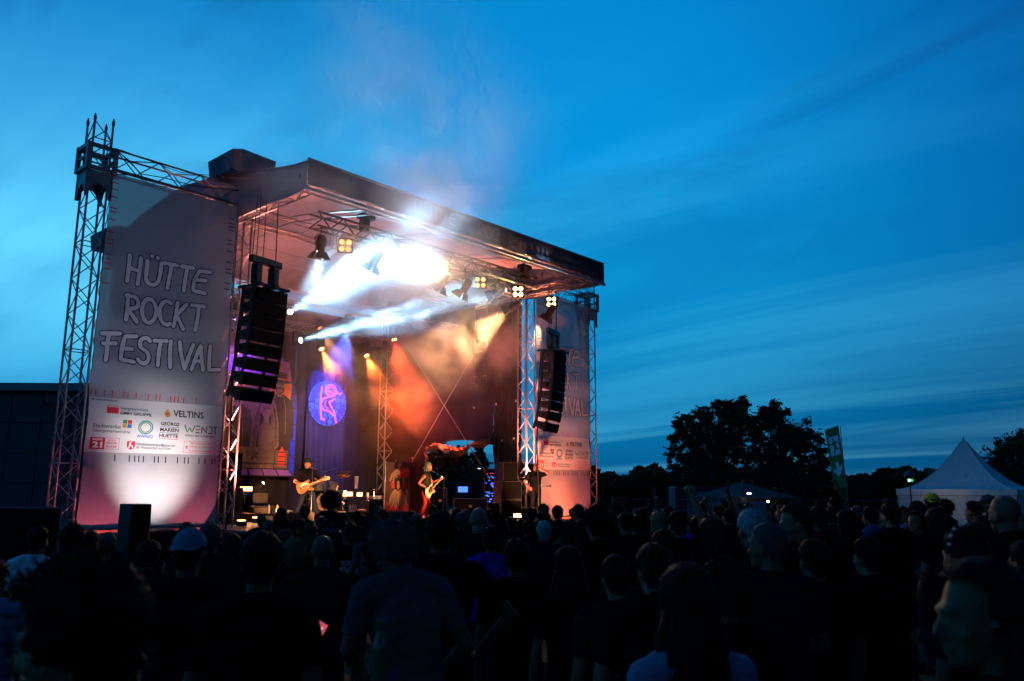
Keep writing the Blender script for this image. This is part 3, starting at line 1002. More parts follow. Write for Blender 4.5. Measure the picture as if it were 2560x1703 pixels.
cov = MB()
cov.grid(40, 40, lambda a, b: (XF0 + a * (XF1 - XF0), YF + b * 10.89, prof(YF + b * 10.89) + .02 + wrinkle(a * 11, b * 11, 1.0, .02)))
cov.build('roof_cover', M['rooftarp'], RF, True)
lin = MB()
lin.grid(40, 40, lambda a, b: (XF0 + .05 + a * (XF1 - XF0 - .1), YF + .06 + b * 10.78, prof(YF + .06 + b * 10.78) - .10 + wrinkle(a * 11, b * 11, .8, .04)))
lin.build('roof_lining', M['roofunder'], RF, True)
for sx, x in ((-1, XF0), (1, XF1)):
    o = MB(); o.grid(60, 8, lambda a, b: (x + sx * (.012 + wrinkle(a * 9, b * 3, 1.6, .035) * (1 if 0.03 < a < .97 else 0)), YF + a * 10.89, 8.78 + b * (prof(YF + a * 10.89) - 8.78) - (.03 * (1 - b) * (1 + math.sin(a * 31)) if b < .01 else 0)))
    o.build('side_skirt', M['rooftarp'], RF, True)
# fascia with lashing strip along the top and a bright rail at the bottom
fa = MB(); fa.grid(90, 8, lambda a, b: (XF0 + a * (XF1 - XF0), YF - .014 + wrinkle(a * 12, b, 1.3, .02), 8.84 + b * .60 + (.05 * abs(math.sin(a * 31)) * (b < .01))))
FA = fa.build('fascia', M['fascia'], RF, True)
MB().box(((XF0 + XF1) / 2, YF - .03, 9.45), (XF1 - XF0 + .06, .05, .05)).build('top_rail', M['alu_dark'], RF)
MB().box(((XF0 + XF1) / 2 + .03, YF - .02, 8.745), (XF1 - XF0 + .12, .07, .075)).build('bottom_rail', M['alu_dark'], RF)
for k in range(3):
    MB().box((XF1 + .06, YF + .01 + k * .001, 9.1), (.02, .05, .64)).build('corner_flap', M['rooftarp'], RF) if k == 0 else None
tick = MB().box((0, 0, 0), (.018, .008, .14)).mesh('fascia_tick'); tick.materials.append(M['inkdark'])
for x in [4.2, 4.32, 4.62, 4.87, 5.22, 5.33, 5.44, 5.75, 6.1, 6.22, 6.45, 6.8, 6.95, 7.3, 13.4, 13.52, 13.8, 14.0, 14.08, 14.3, 14.5, 14.58, 14.8]:
    instance('fascia_tick', tick, RF, Matrix.Translation(Vector((x, YF - .045, 9.32)) - Vector((9.2, 2, 8.7))))
# frame under the lining
def beam(p0, p1, w, h, bay, rc=.024, rb=.013):
    truss(RF, p0, p1, w=w, h=h, bay=bay, rc=rc, rb=rb)


beam((XF0 + .12, -2.95, 8.92), (XF1 - .12, -2.95, 8.92), .26, .22, .62)
for x in (XF0 + .22, XF1 - .22):
    beam((x, -2.8, 8.92), (x, 7.5, 8.92), .28, .26, .62)
beam((XF0 + .4, 0, 8.90), (XF1 - .4, 0, 8.90), .34, .40, .66)
beam((XF0 + .4, 3.7, 9.2), (XF1 - .4, 3.7, 9.2), .28, .30, .80)
for x in (6.4, 9.2, 12.0):
    pts = [(x, y, prof(y) - .24) for y in (-2.8, -1.4, 0, 1.4, 2.9, 4.2, 5.8, 7.4)]
    MB().path(pts, .03, 6).build('purlin', M['alu'], RF)
    pts = [(x + .3, y, prof(y) - .30) for y in (-2.8, -1.4, 0, 1.4, 2.9, 4.2, 5.8, 7.4)]
    MB().path(pts, .022, 6).build('purlin', M['alu'], RF)
# pointed tarpaulin caps on the corner tower heads
for (x, y) in ((XIL, .15), (XIL, 7.6), (XIR, 7.6)):
    h = MB()
    w = .62; z0 = prof(y) - .12; z1 = z0 + .62
    b0 = [(-w, -w), (w, -w), (w, w), (-w, w)]
    h.add([(x + a * .92, y + b * .92, z0) for a, b in b0] + [(x + a, y + b, z1 - .12 + .05 * math.sin(i * 2)) for i, (a, b) in enumerate(b0)] + [(x, y, z1 + .26)],
          [(0, 1, 5, 4), (1, 2, 6, 5), (2, 3, 7, 6), (3, 0, 4, 7), (4, 5, 8), (5, 6, 8), (6, 7, 8), (7, 4, 8)])
    h.build('tower_cap', M['rooftarp'], RF)
# wire guys on the roof edge
MB().path([(.4, -.2, 9.55), (1.8, -.25, 9.42), (3.3, -.8, 9.55), (4.4, -3.1, 9.3)], .009, 5).build('guy_wire', M['cable'], RF)
MB().path([(XF0 + .1, -3.0, 9.4), (XF0 - .03, -2.9, 9.1), (XF0 + .1, -2.8, 8.75), (XF0 + .2, -2.6, 8.7)], .012, 5).build('cable', M['cable'], RF)
# chain hoists that carry the light truss
for x in (7.0, 13.9):
    MB().bbox((x, -.7, 9.34), (.24, .24, .42), bev=.03).bbox((x + .12, -.6, 9.6), (.5, .3, .14), bev=.03).build('chain_hoist', M['blackmetal'], RF)
    MB().path([(x, -.7, 9.55), (x, -.7, 9.75)], .02, 5).build('hoist_chain', M['chain'], RF)


# ------------------------------------------------------------------ stroke lettering
def ribbon(mb, pts, w, fn, lift, step=None, jit=0.0, seed=0):
    """flat stroke with round ends: pts in 2d, fn(x, z, lift) -> 3d"""
    pts = [Vector((p[0], p[1])) for p in pts]
    r = random.Random(seed)
    dense = []
    for a, b in zip(pts[:-1], pts[1:]):
        n = max(1, int((b - a).length / .06))
        for k in range(n):
            dense.append(a.lerp(b, k / n))
    dense.append(pts[-1])
    L = []; Rr = []
    for i, p in enumerate(dense):
        d = (dense[min(i + 1, len(dense) - 1)] - dense[max(i - 1, 0)])
        if d.length < 1e-6:
            d = Vector((1, 0))
        d.normalize()
        nrm = Vector((-d.y, d.x))
        ww = w * (1 + jit * (r.random() - .5))
        L.append(p + nrm * ww); Rr.append(p - nrm * ww)
    d0 = (dense[0] - dense[1]).normalized(); d1 = (dense[-1] - dense[-2]).normalized()

    def capp(c, d):
        n = Vector((-d.y, d.x))
        return [c + (n * math.cos(a) + d * math.sin(a)) * w for a in np.linspace(0, PI, 6)[1:-1]]
    vs = [fn(q.x, q.y, lift) for q in L] + [fn(q.x, q.y, lift) for q in Rr]
    n = len(dense)
    fs = [(i, i + 1, n + i + 1, n + i) for i in range(n - 1)]
    mb.add(vs, fs)
    c1 = capp(dense[-1], d1)
    mb.add([fn(q.x, q.y, lift) for q in [Rr[-1]] + list(reversed(c1)) + [L[-1]]], [tuple(range(len(c1) + 2))]) if True else None
    c0 = capp(dense[0], d0)
    mb.add([fn(q.x, q.y, lift) for q in [L[0]] + list(reversed(c0)) + [Rr[0]]], [tuple(range(len(c0) + 2))])


def arc(cx, cz, rx, rz, a0, a1, n=14):
    return [(cx + rx * math.cos(math.radians(a0 + (a1 - a0) * i / n)), cz + rz * math.sin(math.radians(a0 + (a1 - a0) * i / n))) for i in range(n + 1)]


# hand-drawn festival lettering: strokes in metres on the banner (x, z)
LETTERS = {
    'H': [[(.80, 7.12), (.80, 6.53)], [(1.05, 7.11), (1.04, 6.50)], [(.80, 6.84), (1.05, 6.80)]],
    'U': [[(1.20, 7.08)] + arc(1.36, 6.72, .155, .17, 180, 360, 10) + [(1.53, 7.09)]],
    'Udots': [[(1.30, 7.21), (1.305, 7.215)], [(1.43, 7.20), (1.435, 7.195)]],
    'T1': [[(1.60, 7.11), (1.91, 7.12)], [(1.77, 7.11), (1.73, 6.54)]],
    'T2': [[(2.01, 7.12), (2.30, 7.14)], [(2.15, 7.12), (2.12, 6.55)]],
    'E1': [[(2.75, 7.13), (2.46, 7.10), (2.36, 6.86), (2.35, 6.60), (2.66, 6.59)], [(2.37, 6.86), (2.64, 6.90)]],
    'R': [[(.86, 6.22), (.84, 5.64)], [(.82, 6.20)] + arc(.95, 6.06, .14, .145, 100, -95, 9) + [(.86, 5.89), (1.08, 5.63)]],
    'O': [arc(1.34, 5.93, .16, .28, 95, 452, 22)],
    'C': [arc(1.75, 5.95, .17, .28, 60, 300, 14)],
    'K': [[(2.0, 6.24), (1.93, 5.66)], [(2.21, 6.23), (1.98, 5.93), (2.17, 5.63)]],
    'T3': [[(2.34, 6.24), (2.66, 6.26)], [(2.52, 6.24), (2.47, 5.65)]],
    'F': [[(.38, 5.27), (.76, 5.32)], [(.53, 5.28), (.49, 4.69)], [(.42, 5.05), (.69, 5.09)]],
    'E2': [[(1.12, 5.31), (.88, 5.27), (.83, 5.0), (.80, 4.74), (1.09, 4.72)], [(.84, 5.0), (1.05, 5.01)]],
    'S': [arc(1.34, 5.17, .12, .135, 35, 235, 9) + arc(1.30, 4.87, .13, .16, 75, -150, 11)],
    'T4': [[(1.54, 5.27), (1.82, 5.30)], [(1.69, 5.28), (1.64, 4.71)]],
    'I': [[(1.92, 5.31), (1.93, 4.70)]],
    'V': [[(2.13, 5.32), (2.27, 4.69), (2.47, 5.30)]],
    'A': [[(2.44, 4.70), (2.66, 5.32), (2.72, 4.72)], [(2.51, 4.92), (2.69, 4.92)]],
    'L': [[(2.90, 5.33), (2.87, 4.74), (3.14, 4.78)]],
}
RED_T = [.28, .37, .56, .72, .97, 1.06, 1.24, 1.51, 1.69, 1.78, 2.03, 2.12, 2.21, 2.34, 2.65]
BLK_T = [.89, 1.20, 1.32, 1.41, 1.51, 1.76, 1.85, 2.02, 2.30, 2.47, 2.56, 2.82, 2.97, 3.15, 3.22]
LEFT_T = [8.80, 8.70, 8.54, 8.37, 8.11, 8.02, 7.84, 7.55, 7.38, 7.28, 7.02, 6.93, 6.83, 6.70, 6.38]
RIGHT_T = [8.6, 8.47, 8.38, 8.29, 8.03, 7.93, 7.75, 7.47, 7.29, 7.19, 6.93, 6.78]


def put_text(root, name, s, x, z, width, height, fn, m, lift=.006, bold=0.0):
    vs, fs = TEXTS[(s, bold)]
    x0 = min(v[0] for v in vs); x1 = max(v[0] for v in vs); z0 = min(v[1] for v in vs); z1 = max(v[1] for v in vs)
    kx = width / (x1 - x0); kz = height / (z1 - z0) if height else kx
    mb = MB(); mb.add([fn(x + (a - x0) * kx, z + (b - z0) * kz, lift) for a, b in vs], fs)
    return mb.build(name, m, root)


for k, c in dict(blue=(.03, .18, .55), green=(.05, .25, .10), teal=(.03, .28, .30), gold=(.55, .30, .04), orange=(.6, .16, .02), pink=(.75, .12, .16)).items():
    M['ink' + k] = mat('print_' + k, c, .8)


def banner(label, ox, lit):
    """printed mesh banner, x from .24 to 3.33, hung at y = -.25"""
    r = thing('festival_banner', label, 'banner', (ox + 1.78, -.25, SZ))

    def fn(x, z, lift):
        rip = .036 * math.sin(z * 5.1 + .6 * math.sin(x * 1.7 + z)) * math.exp(-((z - 4.6) / 2.4) ** 2) + .010 * noise.noise(Vector((x * 1.1 + ox, z * 2.6, 0)))
        return (ox + x, -.27 + rip - lift, z)
    mb = MB(); mb.grid(34, 90, lambda a, b: fn(.24 + a * 3.09 + .035 * math.sin(b * 9) * (1 - 2 * a) * .3, 1.12 + b * 7.83, 0))
    cl = mb.build('cloth', M['banner'], r, True)
    mb = MB(); mb.grid(30, 18, lambda a, b: fn(.245 + a * 3.075, 2.70 + b * 1.17 + .04 * a, .006))
    mb.build('sponsor_panel', M['panel'], r, True)
    for i, (k, strokes) in enumerate(LETTERS.items()):
        o_ = MB(); w_ = MB()
        for j, s in enumerate(strokes):
            ribbon(o_, s, .068, fn, .006 + j * .0004 + i % 2 * .0002, jit=.18, seed=i * 7 + j)
            ribbon(w_, s, .046, fn, .012 + j * .0004, jit=.22, seed=i * 5 + j)
        lo = o_.build('letter', M['inkdark'], r)
        w_.build('letter_fill', M['inkwhite'], lo)
    tk = lambda w, h, m: None
    for x in RED_T:
        MB().add([fn(x - .011, 3.91, .009), fn(x + .011, 3.91, .009), fn(x + .011, 4.05, .009), fn(x - .011, 4.05, .009)], [(0, 1, 2, 3)]).build('tick', M['inkred'], r)
    for x in BLK_T:
        MB().add([fn(x - .013, 2.52, .009), fn(x + .013, 2.52, .009), fn(x + .013, 2.66, .009), fn(x - .013, 2.66, .009)], [(0, 1, 2, 3)]).build('tick', M['inkdark'], r)
    for z in LEFT_T:
        MB().add([fn(.27, z, .009), fn(.42, z, .009), fn(.42, z + .024, .009), fn(.27, z + .024, .009)], [(0, 1, 2, 3)]).build('tick', M['inkred'], r)
    for z in RIGHT_T:
        MB().add([fn(3.13, z, .009), fn(3.28, z, .009), fn(3.28, z + .024, .009), fn(3.13, z + .024, .009)], [(0, 1, 2, 3)]).build('tick', M['inkdark'], r)
    T = lambda s, x, z, w, h, m='inkdark', lift=.012, bold=.014: put_text(r, 'lettering', s, x, z, w, h, fn, M[m], lift, bold)

    def rect(x0, z0, x1, z1, m, lift=.010, name='printed_block'):
        n = 3
        mb = MB(); mb.grid(n, n, lambda a, b: fn(x0 + a * (x1 - x0), z0 + b * (z1 - z0), lift))
        return mb.build(name, M[m], r)
    T('Mit Unterstützung von:', .29, 3.79, .56, .065, bold=.01)
    # red block with crumbling top edge
    rect(.62, 3.545, .87, 3.68, 'inkred')
    for q in range(9):
        rect(.625 + q * .027, 3.68 + (q * 37 % 5) * .012, .645 + q * .027, 3.70 + (q * 37 % 5) * .012, 'inkred')
    T('Georgsmarienhütte', .90, 3.625, .62, .085, 'inkgrey'); T('GMH GRUPPE', .90, 3.535, .70, .066, bold=.03)
    # small crest
    mb = MB(); ribbon(mb, arc(1.975, 3.62, .05, .05, 0, 350, 14), .022, fn, .010); mb.build('crest', M['inkgold'], r)
    rect(1.945, 3.60, 2.005, 3.64, 'inkred', .011); rect(1.94, 3.69, 2.01, 3.705, 'inkgold'); rect(1.955, 3.712, 1.995, 3.735, 'inkgold')
    T('VELTINS', 2.11, 3.575, .74, .155, bold=.02)
    T('Stadtwerke', .36, 3.225, .59, .09, 'inkgrey'); T('Georgsmarienhütte', .37, 3.115, .80, .085, 'inkgrey')
    for q, c in enumerate(('inkgreen', 'inkred', 'inkgold', 'inkblue')):
        rect(.985 + (q % 2) * .105, 3.345 - (q // 2) * .09, 1.075 + (q % 2) * .105, 3.425 - (q // 2) * .09, c)
    mb = MB(); ribbon(mb, arc(1.495, 3.29, .155, .14, 80, 440, 30), .014, fn, .010); mb.build('ring_mark', M['inkteal'], r)
    mb = MB(); ribbon(mb, arc(1.495, 3.29, .115, .105, 60, 410, 30), .010, fn, .010); mb.build('ring_mark', M['inkgreen'], r)
    T('AWIGO', 1.33, 3.055, .35, .07, 'inkblue', bold=.02)
    T('GEORGS', 1.82, 3.36, .44, .08, bold=.03); T('MARIEN', 1.82, 3.225, .44, .08, bold=.03); T('HUETTE', 1.82, 3.09, .44, .08, bold=.03)
    rect(1.82, 3.325, 2.26, 3.335, 'inkblue'); rect(1.82, 3.19, 2.26, 3.20, 'inkgreen'); rect(1.82, 3.055, 2.26, 3.065, 'inkred')
    # stencil word mark made of bars
    for k, (st_, c) in enumerate(((([(0, 1), (.06, 0), (.12, .7), (.18, 0), (.24, 1)]), 'inkgreen'), ([(.36, 1), (.28, 1)], 'inkgrey'), ([(.36, .5), (.28, .5)], 'inkorange'), ([(.36, 0), (.28, 0)], 'inkgrey'), ([(.42, 0), (.42, 1), (.54, 0), (.54, 1)], 'inkgrey'), ([(.60, 1), (.68, 1), (.68, 0), (.60, 0)], 'inkgrey'), ([(.72, 1), (.80, 1)], 'inkgreen'), ([(.76, 1), (.76, 0)], 'inkgrey'))):
        mb = MB(); ribbon(mb, [(2.40 + a * .98, 3.24 + b * .15) for a, b in st_], .015, fn, .010 + k * .0003); mb.build('lettering', M[c], r)
    T('WENDT MASCHINENBAU', 2.41, 3.14, .74, .05, 'inkgrey')
    rect(.35, 2.77, .66, 3.02, 'inkred'); T('RADIO', .40, 2.955, .21, .045, 'inkwhite', .014, .02); T('21', .40, 2.80, .21, .13, 'inkwhite', .014, .04)
    for a in ((.67, 2.775, .965, 2.782), (.67, 3.013, .965, 3.02), (.958, 2.782, .965, 3.013)):
        rect(*a, 'inkred')
    T('bester', .72, 2.955, .18, .04, 'inkpink'); T('ROCK', .70, 2.885, .22, .05, 'inkred', bold=.03); T("'N POP", .70, 2.81, .22, .05, 'inkred', bold=.03)
    mb = MB(); mb.add([fn(x, z, .010) for x, z in ((1.13, 2.97), (1.13, 2.86), (1.16, 2.81), (1.22, 2.785), (1.28, 2.81), (1.31, 2.86), (1.31, 2.97))], [tuple(range(7))]); mb.build('shield', M['inkred'], r)
    mb = MB(); ribbon(mb, [(1.18, 2.83), (1.20, 2.89), (1.18, 2.92), (1.22, 2.945)], .012, fn, .013); ribbon(mb, [(1.20, 2.88), (1.25, 2.87), (1.26, 2.83)], .010, fn, .0134); mb.build('horse_mark', M['inkwhite'], r)
    T('Niedersächsisches Ministerium', 1.34, 2.885, .88, .06, 'inkgrey'); T('für Wissenschaft und Kultur', 1.34, 2.815, .80, .06, 'inkgrey')
    for a in ((2.42, 2.765, 3.19, 2.773), (2.42, 3.03, 3.19, 3.038), (2.42, 2.773, 2.428, 3.03), (3.182, 2.773, 3.19, 3.03)):
        rect(*a, 'inkpink')
    T('Gefördert durch die', 2.56, 2.97, .50, .05, 'inkpink'); T('Stiftung der Sparkassen', 2.56, 2.885, .58, .055, 'inkpink'); T('im Landkreis Osnabrück', 2.56, 2.80, .55, .05, 'inkpink')
    T('S', 2.46, 2.86, .06, .07, 'inkred', bold=.04)
    # lashing cord down both edges
    for xe in (.235, 3.335):
        pts = [fn(xe + .015 * math.sin(z * 17), z, -.01) for z in np.linspace(1.15, 8.93, 90)]
        MB().path(pts, .010, 5).build('lashing_cord', M['cable'], r)
    MB().tube((ox + .24, -.24, 1.10), (ox + 3.33, -.24, 1.10), .02).build('bottom_bar', M['alu_dark'], r)
    return r


BL = banner('large white festival banner with hand-drawn lettering hung left of the stage', 0, True)
BR = banner('farther festival banner right of the stage, half hidden by the hanging loudspeakers', 14.80, False)

# fascia lettering, same hand, drawn across the front of the roof
def ffn(x, z, lift):
    return (x, YF - .035 - lift, z)


kx = 1.0
for word, keys, x_at, sc in (('h', ('H', 'U', 'Udots', 'T1', 'T2', 'E1'), 6.65, .60), ('r', ('R', 'O', 'C', 'K', 'T3'), 9.0, .60), ('f', ('F', 'E2', 'S', 'T4', 'I', 'V', 'A', 'L'), 10.72, .60)):
    allp = [p for k in keys for s in LETTERS[k] for p in s]
    x0 = min(p[0] for p in allp); z0 = min(p[1] for p in allp)
    for i, k in enumerate(keys):
        o_ = MB(); w_ = MB()
        for j, s in enumerate(LETTERS[k]):
            q = [(x_at + (a - x0) * .80, 8.98 + (b - z0) * .60) for a, b in s]
            ribbon(o_, q, .040, ffn, .003 + j * .0004 + i % 2 * .0002); ribbon(w_, q, .024, ffn, .008 + j * .0004)
        lo = o_.build('letter', M['inkdark'], FA)
        tmp = bpy.data.materials.get('fascia_letter') or mat('fascia_letter', (.13, .13, .17), .8)
        w_.build('letter_fill', tmp, lo) if False else w_.build('letter', tmp, FA)
# ------------------------------------------------------------------ stage walls
XW = 14.62


def wave(y, z, k=.03):
    return k * noise.noise(Vector((y * .9, z * .5, 5.0))) + k * .5 * noise.noise(Vector((y * 2.7, z * 1.1, 8.0)))


SW = thing('side_wall', 'glossy dark tarpaulin wall on the right side of the stage with a loading opening', 'wall', (XW, 3.7, SZ))
OY0, OY1, OZ = 1.35, 4.85, 3.55
fold = lambda y, z: .06 * math.sin(math.atan2(z - 4.6, y - 1.0) * 26) * math.exp(-((y - .7) ** 2 + (z - 3.0) ** 2 * .35) / 1.1)


def wfn(y, z):
    return (XW + wave(y, z) + fold(y, z), y, z)


MB_ = MB(); MB_.grid(24, 60, lambda a, b: wfn(OY1 + a * (7.5 - OY1), SZ + b * 7.6)); MB_.build('wall_sheet', M['walltarp'], SW, True)
MB_ = MB(); MB_.grid(40, 60, lambda a, b: wfn(.05 + a * (OY0 - .05), SZ + b * 7.6)); MB_.build('wall_sheet', M['walltarp'], SW, True)
MB_ = MB(); MB_.grid(40, 50, lambda a, b: wfn(OY0 + a * (OY1 - OY0), (lambda z0: z0 + b * (8.72 - z0))(OZ + .25 * math.sin(a * PI) * (1 if a < .8 else .7)))); MB_.build('wall_sheet', M['walltarp'], SW, True)
# rolled-up tarpaulin tied above the opening, one pale silver stretch
ctrl = [(4.95, 2.75), (4.88, 3.1), (4.75, 3.48), (4.4, 3.66), (3.95, 3.58), (3.5, 3.50), (3.0, 3.42), (2.55, 3.50), (2.3, 3.62), (1.9, 3.66), (1.45, 3.70)]
M['rolltarp'] = mat('rolled_tarp', (.09, .055, .04), .35, 0, .3, 3, .8, 9, .5)
M['silver'] = mat('silver_foil', (.50, .52, .55), .4, .1, .15, 6, .8, 10)


def lump(ct, r, mm, nm):
    pts = []; rs = []
    for i in range(len(ct) - 1):
        for k in range(5):
            t = k / 5
            y = ct[i][0] + (ct[i + 1][0] - ct[i][0]) * t; z = ct[i][1] + (ct[i + 1][1] - ct[i][1]) * t
            pts.append((XW - .14 + .02 * math.sin(y * 9), y, z))
            rs.append(r * (1 + .3 * noise.noise(Vector((y * 4, 0, 1.5))) - (.45 if (i % 3 == 0 and k == 0) else 0)))
    mb = MB(); mb.path(pts, rs, 10)
    mb.v = [(x + .02 * noise.noise(Vector((x * 15, y * 15, z * 15))), y, z + .03 * noise.noise(Vector((y * 9, z * 14, x * 9)))) for x, y, z in mb.v]
    return mb.build(nm, mm, SW, True)


def swag(y0, y1, mm, nm, seed):
    """gathered cloth tied up over the opening: hanging folds between two ties"""
    def fn(a, b):
        y = y0 + (y1 - y0) * a
        zt = float(np.interp(y, [c_[0] for c_ in reversed(ctrl[2:])], [c_[1] for c_ in reversed(ctrl[2:])])) + .10
        sag = math.sin(a * PI) ** .7
        h = .13 + .17 * sag
        z = zt - h * b - .03 * noise.noise(Vector((y * 6, b * 3, seed)))
        bulge = (.05 + .13 * sag) * math.sin(b * PI) + .035 * noise.noise(Vector((y * 7 + b * 6, b * 9, seed + 3))) + .02 * math.sin(y * 30 + b * 14)
        return (XW - .05 - bulge, y, z)
    mb = MB(); mb.grid(36, 14, fn); mb.build(nm, mm, SW, True)


swag(4.75, 4.12, M['rolltarp'], 'rolled_tarp', 1)
swag(4.10, 3.48, M['silver'], 'silver_roll', 2)
swag(3.46, 2.45, M['rolltarp'], 'rolled_tarp', 3)
swag(2.43, 1.42, M['rolltarp'], 'rolled_tarp', 4)
mb = MB(); mb.grid(10, 24, lambda a, b: (XW - .08 - .04 * math.sin(a * PI) + .03 * math.sin(b * 19 + a * 5), 4.70 + .22 * a * (.5 + .5 * b) + .05 * math.sin(b * 7), 3.62 - b * .85)); mb.build('hanging_flap', M['rolltarp'], SW, True)
for y, z in ((6.9, 5.2), (6.2, 5.2), (2.3, 4.95), (1.2, 5.0), (.25, 5.05), (.9, 3.7), (.35, 3.75), (6.6, 3.1), (5.6, 3.2)):
    MB().lathe([(.02, 0), (.045, 0), (.045, .012), (.02, .012)], 10, Matrix.Translation((XW - .05, y, z)) @ Matrix.Rotation(-PI / 2, 4, 'Y')).build('eyelet', M['alu'], SW)
for a, b in (((7.0, 1.2), (1.0, 8.3)), ((.9, 1.9), (6.6, 8.4))):
    MB().tube((XW - .22, a[0], a[1]), (XW - .22, b[0], b[1]), .011, n=5).build('bracing_cable', M['alu'], SW)

BW = thing('back_wall', 'black cloth drape across the back of the stage', 'drape', (9.2, 7.5, SZ))
for k in range(5):
    x0 = 3.5 + k * 2.28
    mb = MB(); mb.grid(40, 24, lambda a, b: (x0 + a * 2.27, 7.45 + .035 * math.sin(a * 26 + k) * (1.1 - b) + .02 * noise.noise(Vector((a * 5, b * 3, k))), SZ + .02 + b * 7.6))
    mb.build('drape_panel', M['backdrop'], BW, True)
LW = thing('side_drape', 'dark drape closing the left side of the stage behind the tower', 'drape', (3.55, 4, SZ))
mb = MB(); mb.grid(60, 10, lambda a, b: (3.46 + .03 * math.sin(a * 60), .35 + a * 7.1, SZ + .02 + b * 7.6)); mb.build('drape_panel', M['roofunder'], LW, True)

# ------------------------------------------------------------------ stained-glass style backdrops
YB = 7.30
M['bd_ground'] = mat('backdrop_print_ground', (.14, .10, .085), .85, 0, .35, 2.0)
M['bd_dark'] = mat('backdrop_print_dark', (.03, .025, .03), .85)
M['bd_skin'] = mat('backdrop_print_skin', (.26, .20, .165), .85, 0, .25, 6)
M['bd_hair'] = mat('backdrop_print_hair', (.20, .15, .115), .85, 0, .35, 9)
M['bd_red'] = mat('backdrop_print_red', (.60, .06, .03), .85, 0, .2, 5)
M['bd_orange'] = mat('backdrop_print_orange', (.62, .16, .06), .85, 0, .25, 4)
M['bd_blue'] = mat('backdrop_print_blue', (.006, .04, .62), .8, 0, .2, 4)
M['bd_sky'] = mat('backdrop_print_light_blue', (.012, .13, .75), .8, 0, .2, 4)
M['bd_violet'] = mat('backdrop_print_violet', (.22, .10, .55), .8, 0, .2, 3)
M['bd_pink'] = mat('backdrop_print_pink', (.75, .16, .22), .8, 0, .15, 6)


def flat(root, name, pts, m, lift, y=YB):
    mb = MB(); mb.add([(x, y - lift, z) for x, z in pts], [tuple(range(len(pts)))])
    return mb.build(name, M[m], root)


def strokes(root, name, sts, w, m, lift, y=YB):
    mb = MB()
    for i, s_ in enumerate(sts):
        ribbon(mb, s_, w, lambda x, z, l: (x, y - l, z), lift + i * .0003)
    return mb.build(name, M[m], root)


AR = thing('arched_backdrop', 'tall arched backdrop printed like a church window with two figures, behind the guitarist', 'backdrop', (8.0, YB, 2.4))
AX0, AX1, AZ0, AZS = 5.6, 10.40, 2.42, 4.9


def arch_out(ins):
    x0, x1 = AX0 + ins, AX1 - ins
    w = x1 - x0; R_ = w * 1.02
    pts = [(x0, AZ0 + ins), (x1, AZ0 + ins)]
    c = x1 - R_
    for a in np.linspace(0, math.acos((x0 + w / 2 - c) / R_), 14):
        pts.append((c + R_ * math.cos(a), AZS + R_ * math.sin(a) * .72))
    c2 = x0 + R_
    for a in np.linspace(math.acos((x0 + w / 2 - c) / R_), 0, 14)[1:]:
        pts.append((c2 - R_ * math.cos(a), AZS + R_ * math.sin(a) * .72))
    return pts


mb = MB(); o1 = arch_out(0); mb.prism([(x, z) for x, z in o1], .01, lambda x, z, t: (x, YB + t, z)); mb.build('cloth', M['bd_dark'], AR)
# blue border panes, one by one, along the arch
oi, oo = arch_out(.24), arch_out(.035)
n = len(oo)
seq = []
for i in range(n):
    a0, a1 = Vector(oo[i]), Vector(oo[(i + 1) % n]); b0, b1 = Vector(oi[i]), Vector(oi[(i + 1) % n])
    L = (a1 - a0).length; k = max(1, round(L / .62))
    for q in range(k):
        t0, t1 = q / k + .03 / max(L, .1), (q + 1) / k - .03 / max(L, .1)
        if t1 <= t0:
            continue
        flat(AR, 'border_pane', [tuple(a0.lerp(a1, t0)), tuple(a0.lerp(a1, t1)), tuple(b0.lerp(b1, t1)), tuple(b0.lerp(b1, t0))], 'bd_blue' if i != 0 else 'bd_violet', .004)
flat(AR, 'picture_field', arch_out(.28), 'bd_ground', .003)
# upper field: violet sky panes
for i in range(7):
    x = 6.4 + i * .52
    flat(AR, 'sky_pane', [(x, 6.0), (x + .46, 6.0), (x + .46, 6.55 + .12 * (i % 2)), (x, 6.6)], 'bd_violet', .005)
# flames at the right shoulder
for i in range(5):
    x = 9.30 + i * .16
    flat(AR, 'flame', [(x - .16, 5.2), (x + .14, 5.2), (x + .18, 5.6), (x + .05 + .06 * (i % 2), 6.1 + .25 * (i % 3)), (x - .05, 5.65)], 'bd_orange', .006 + i * .0004)


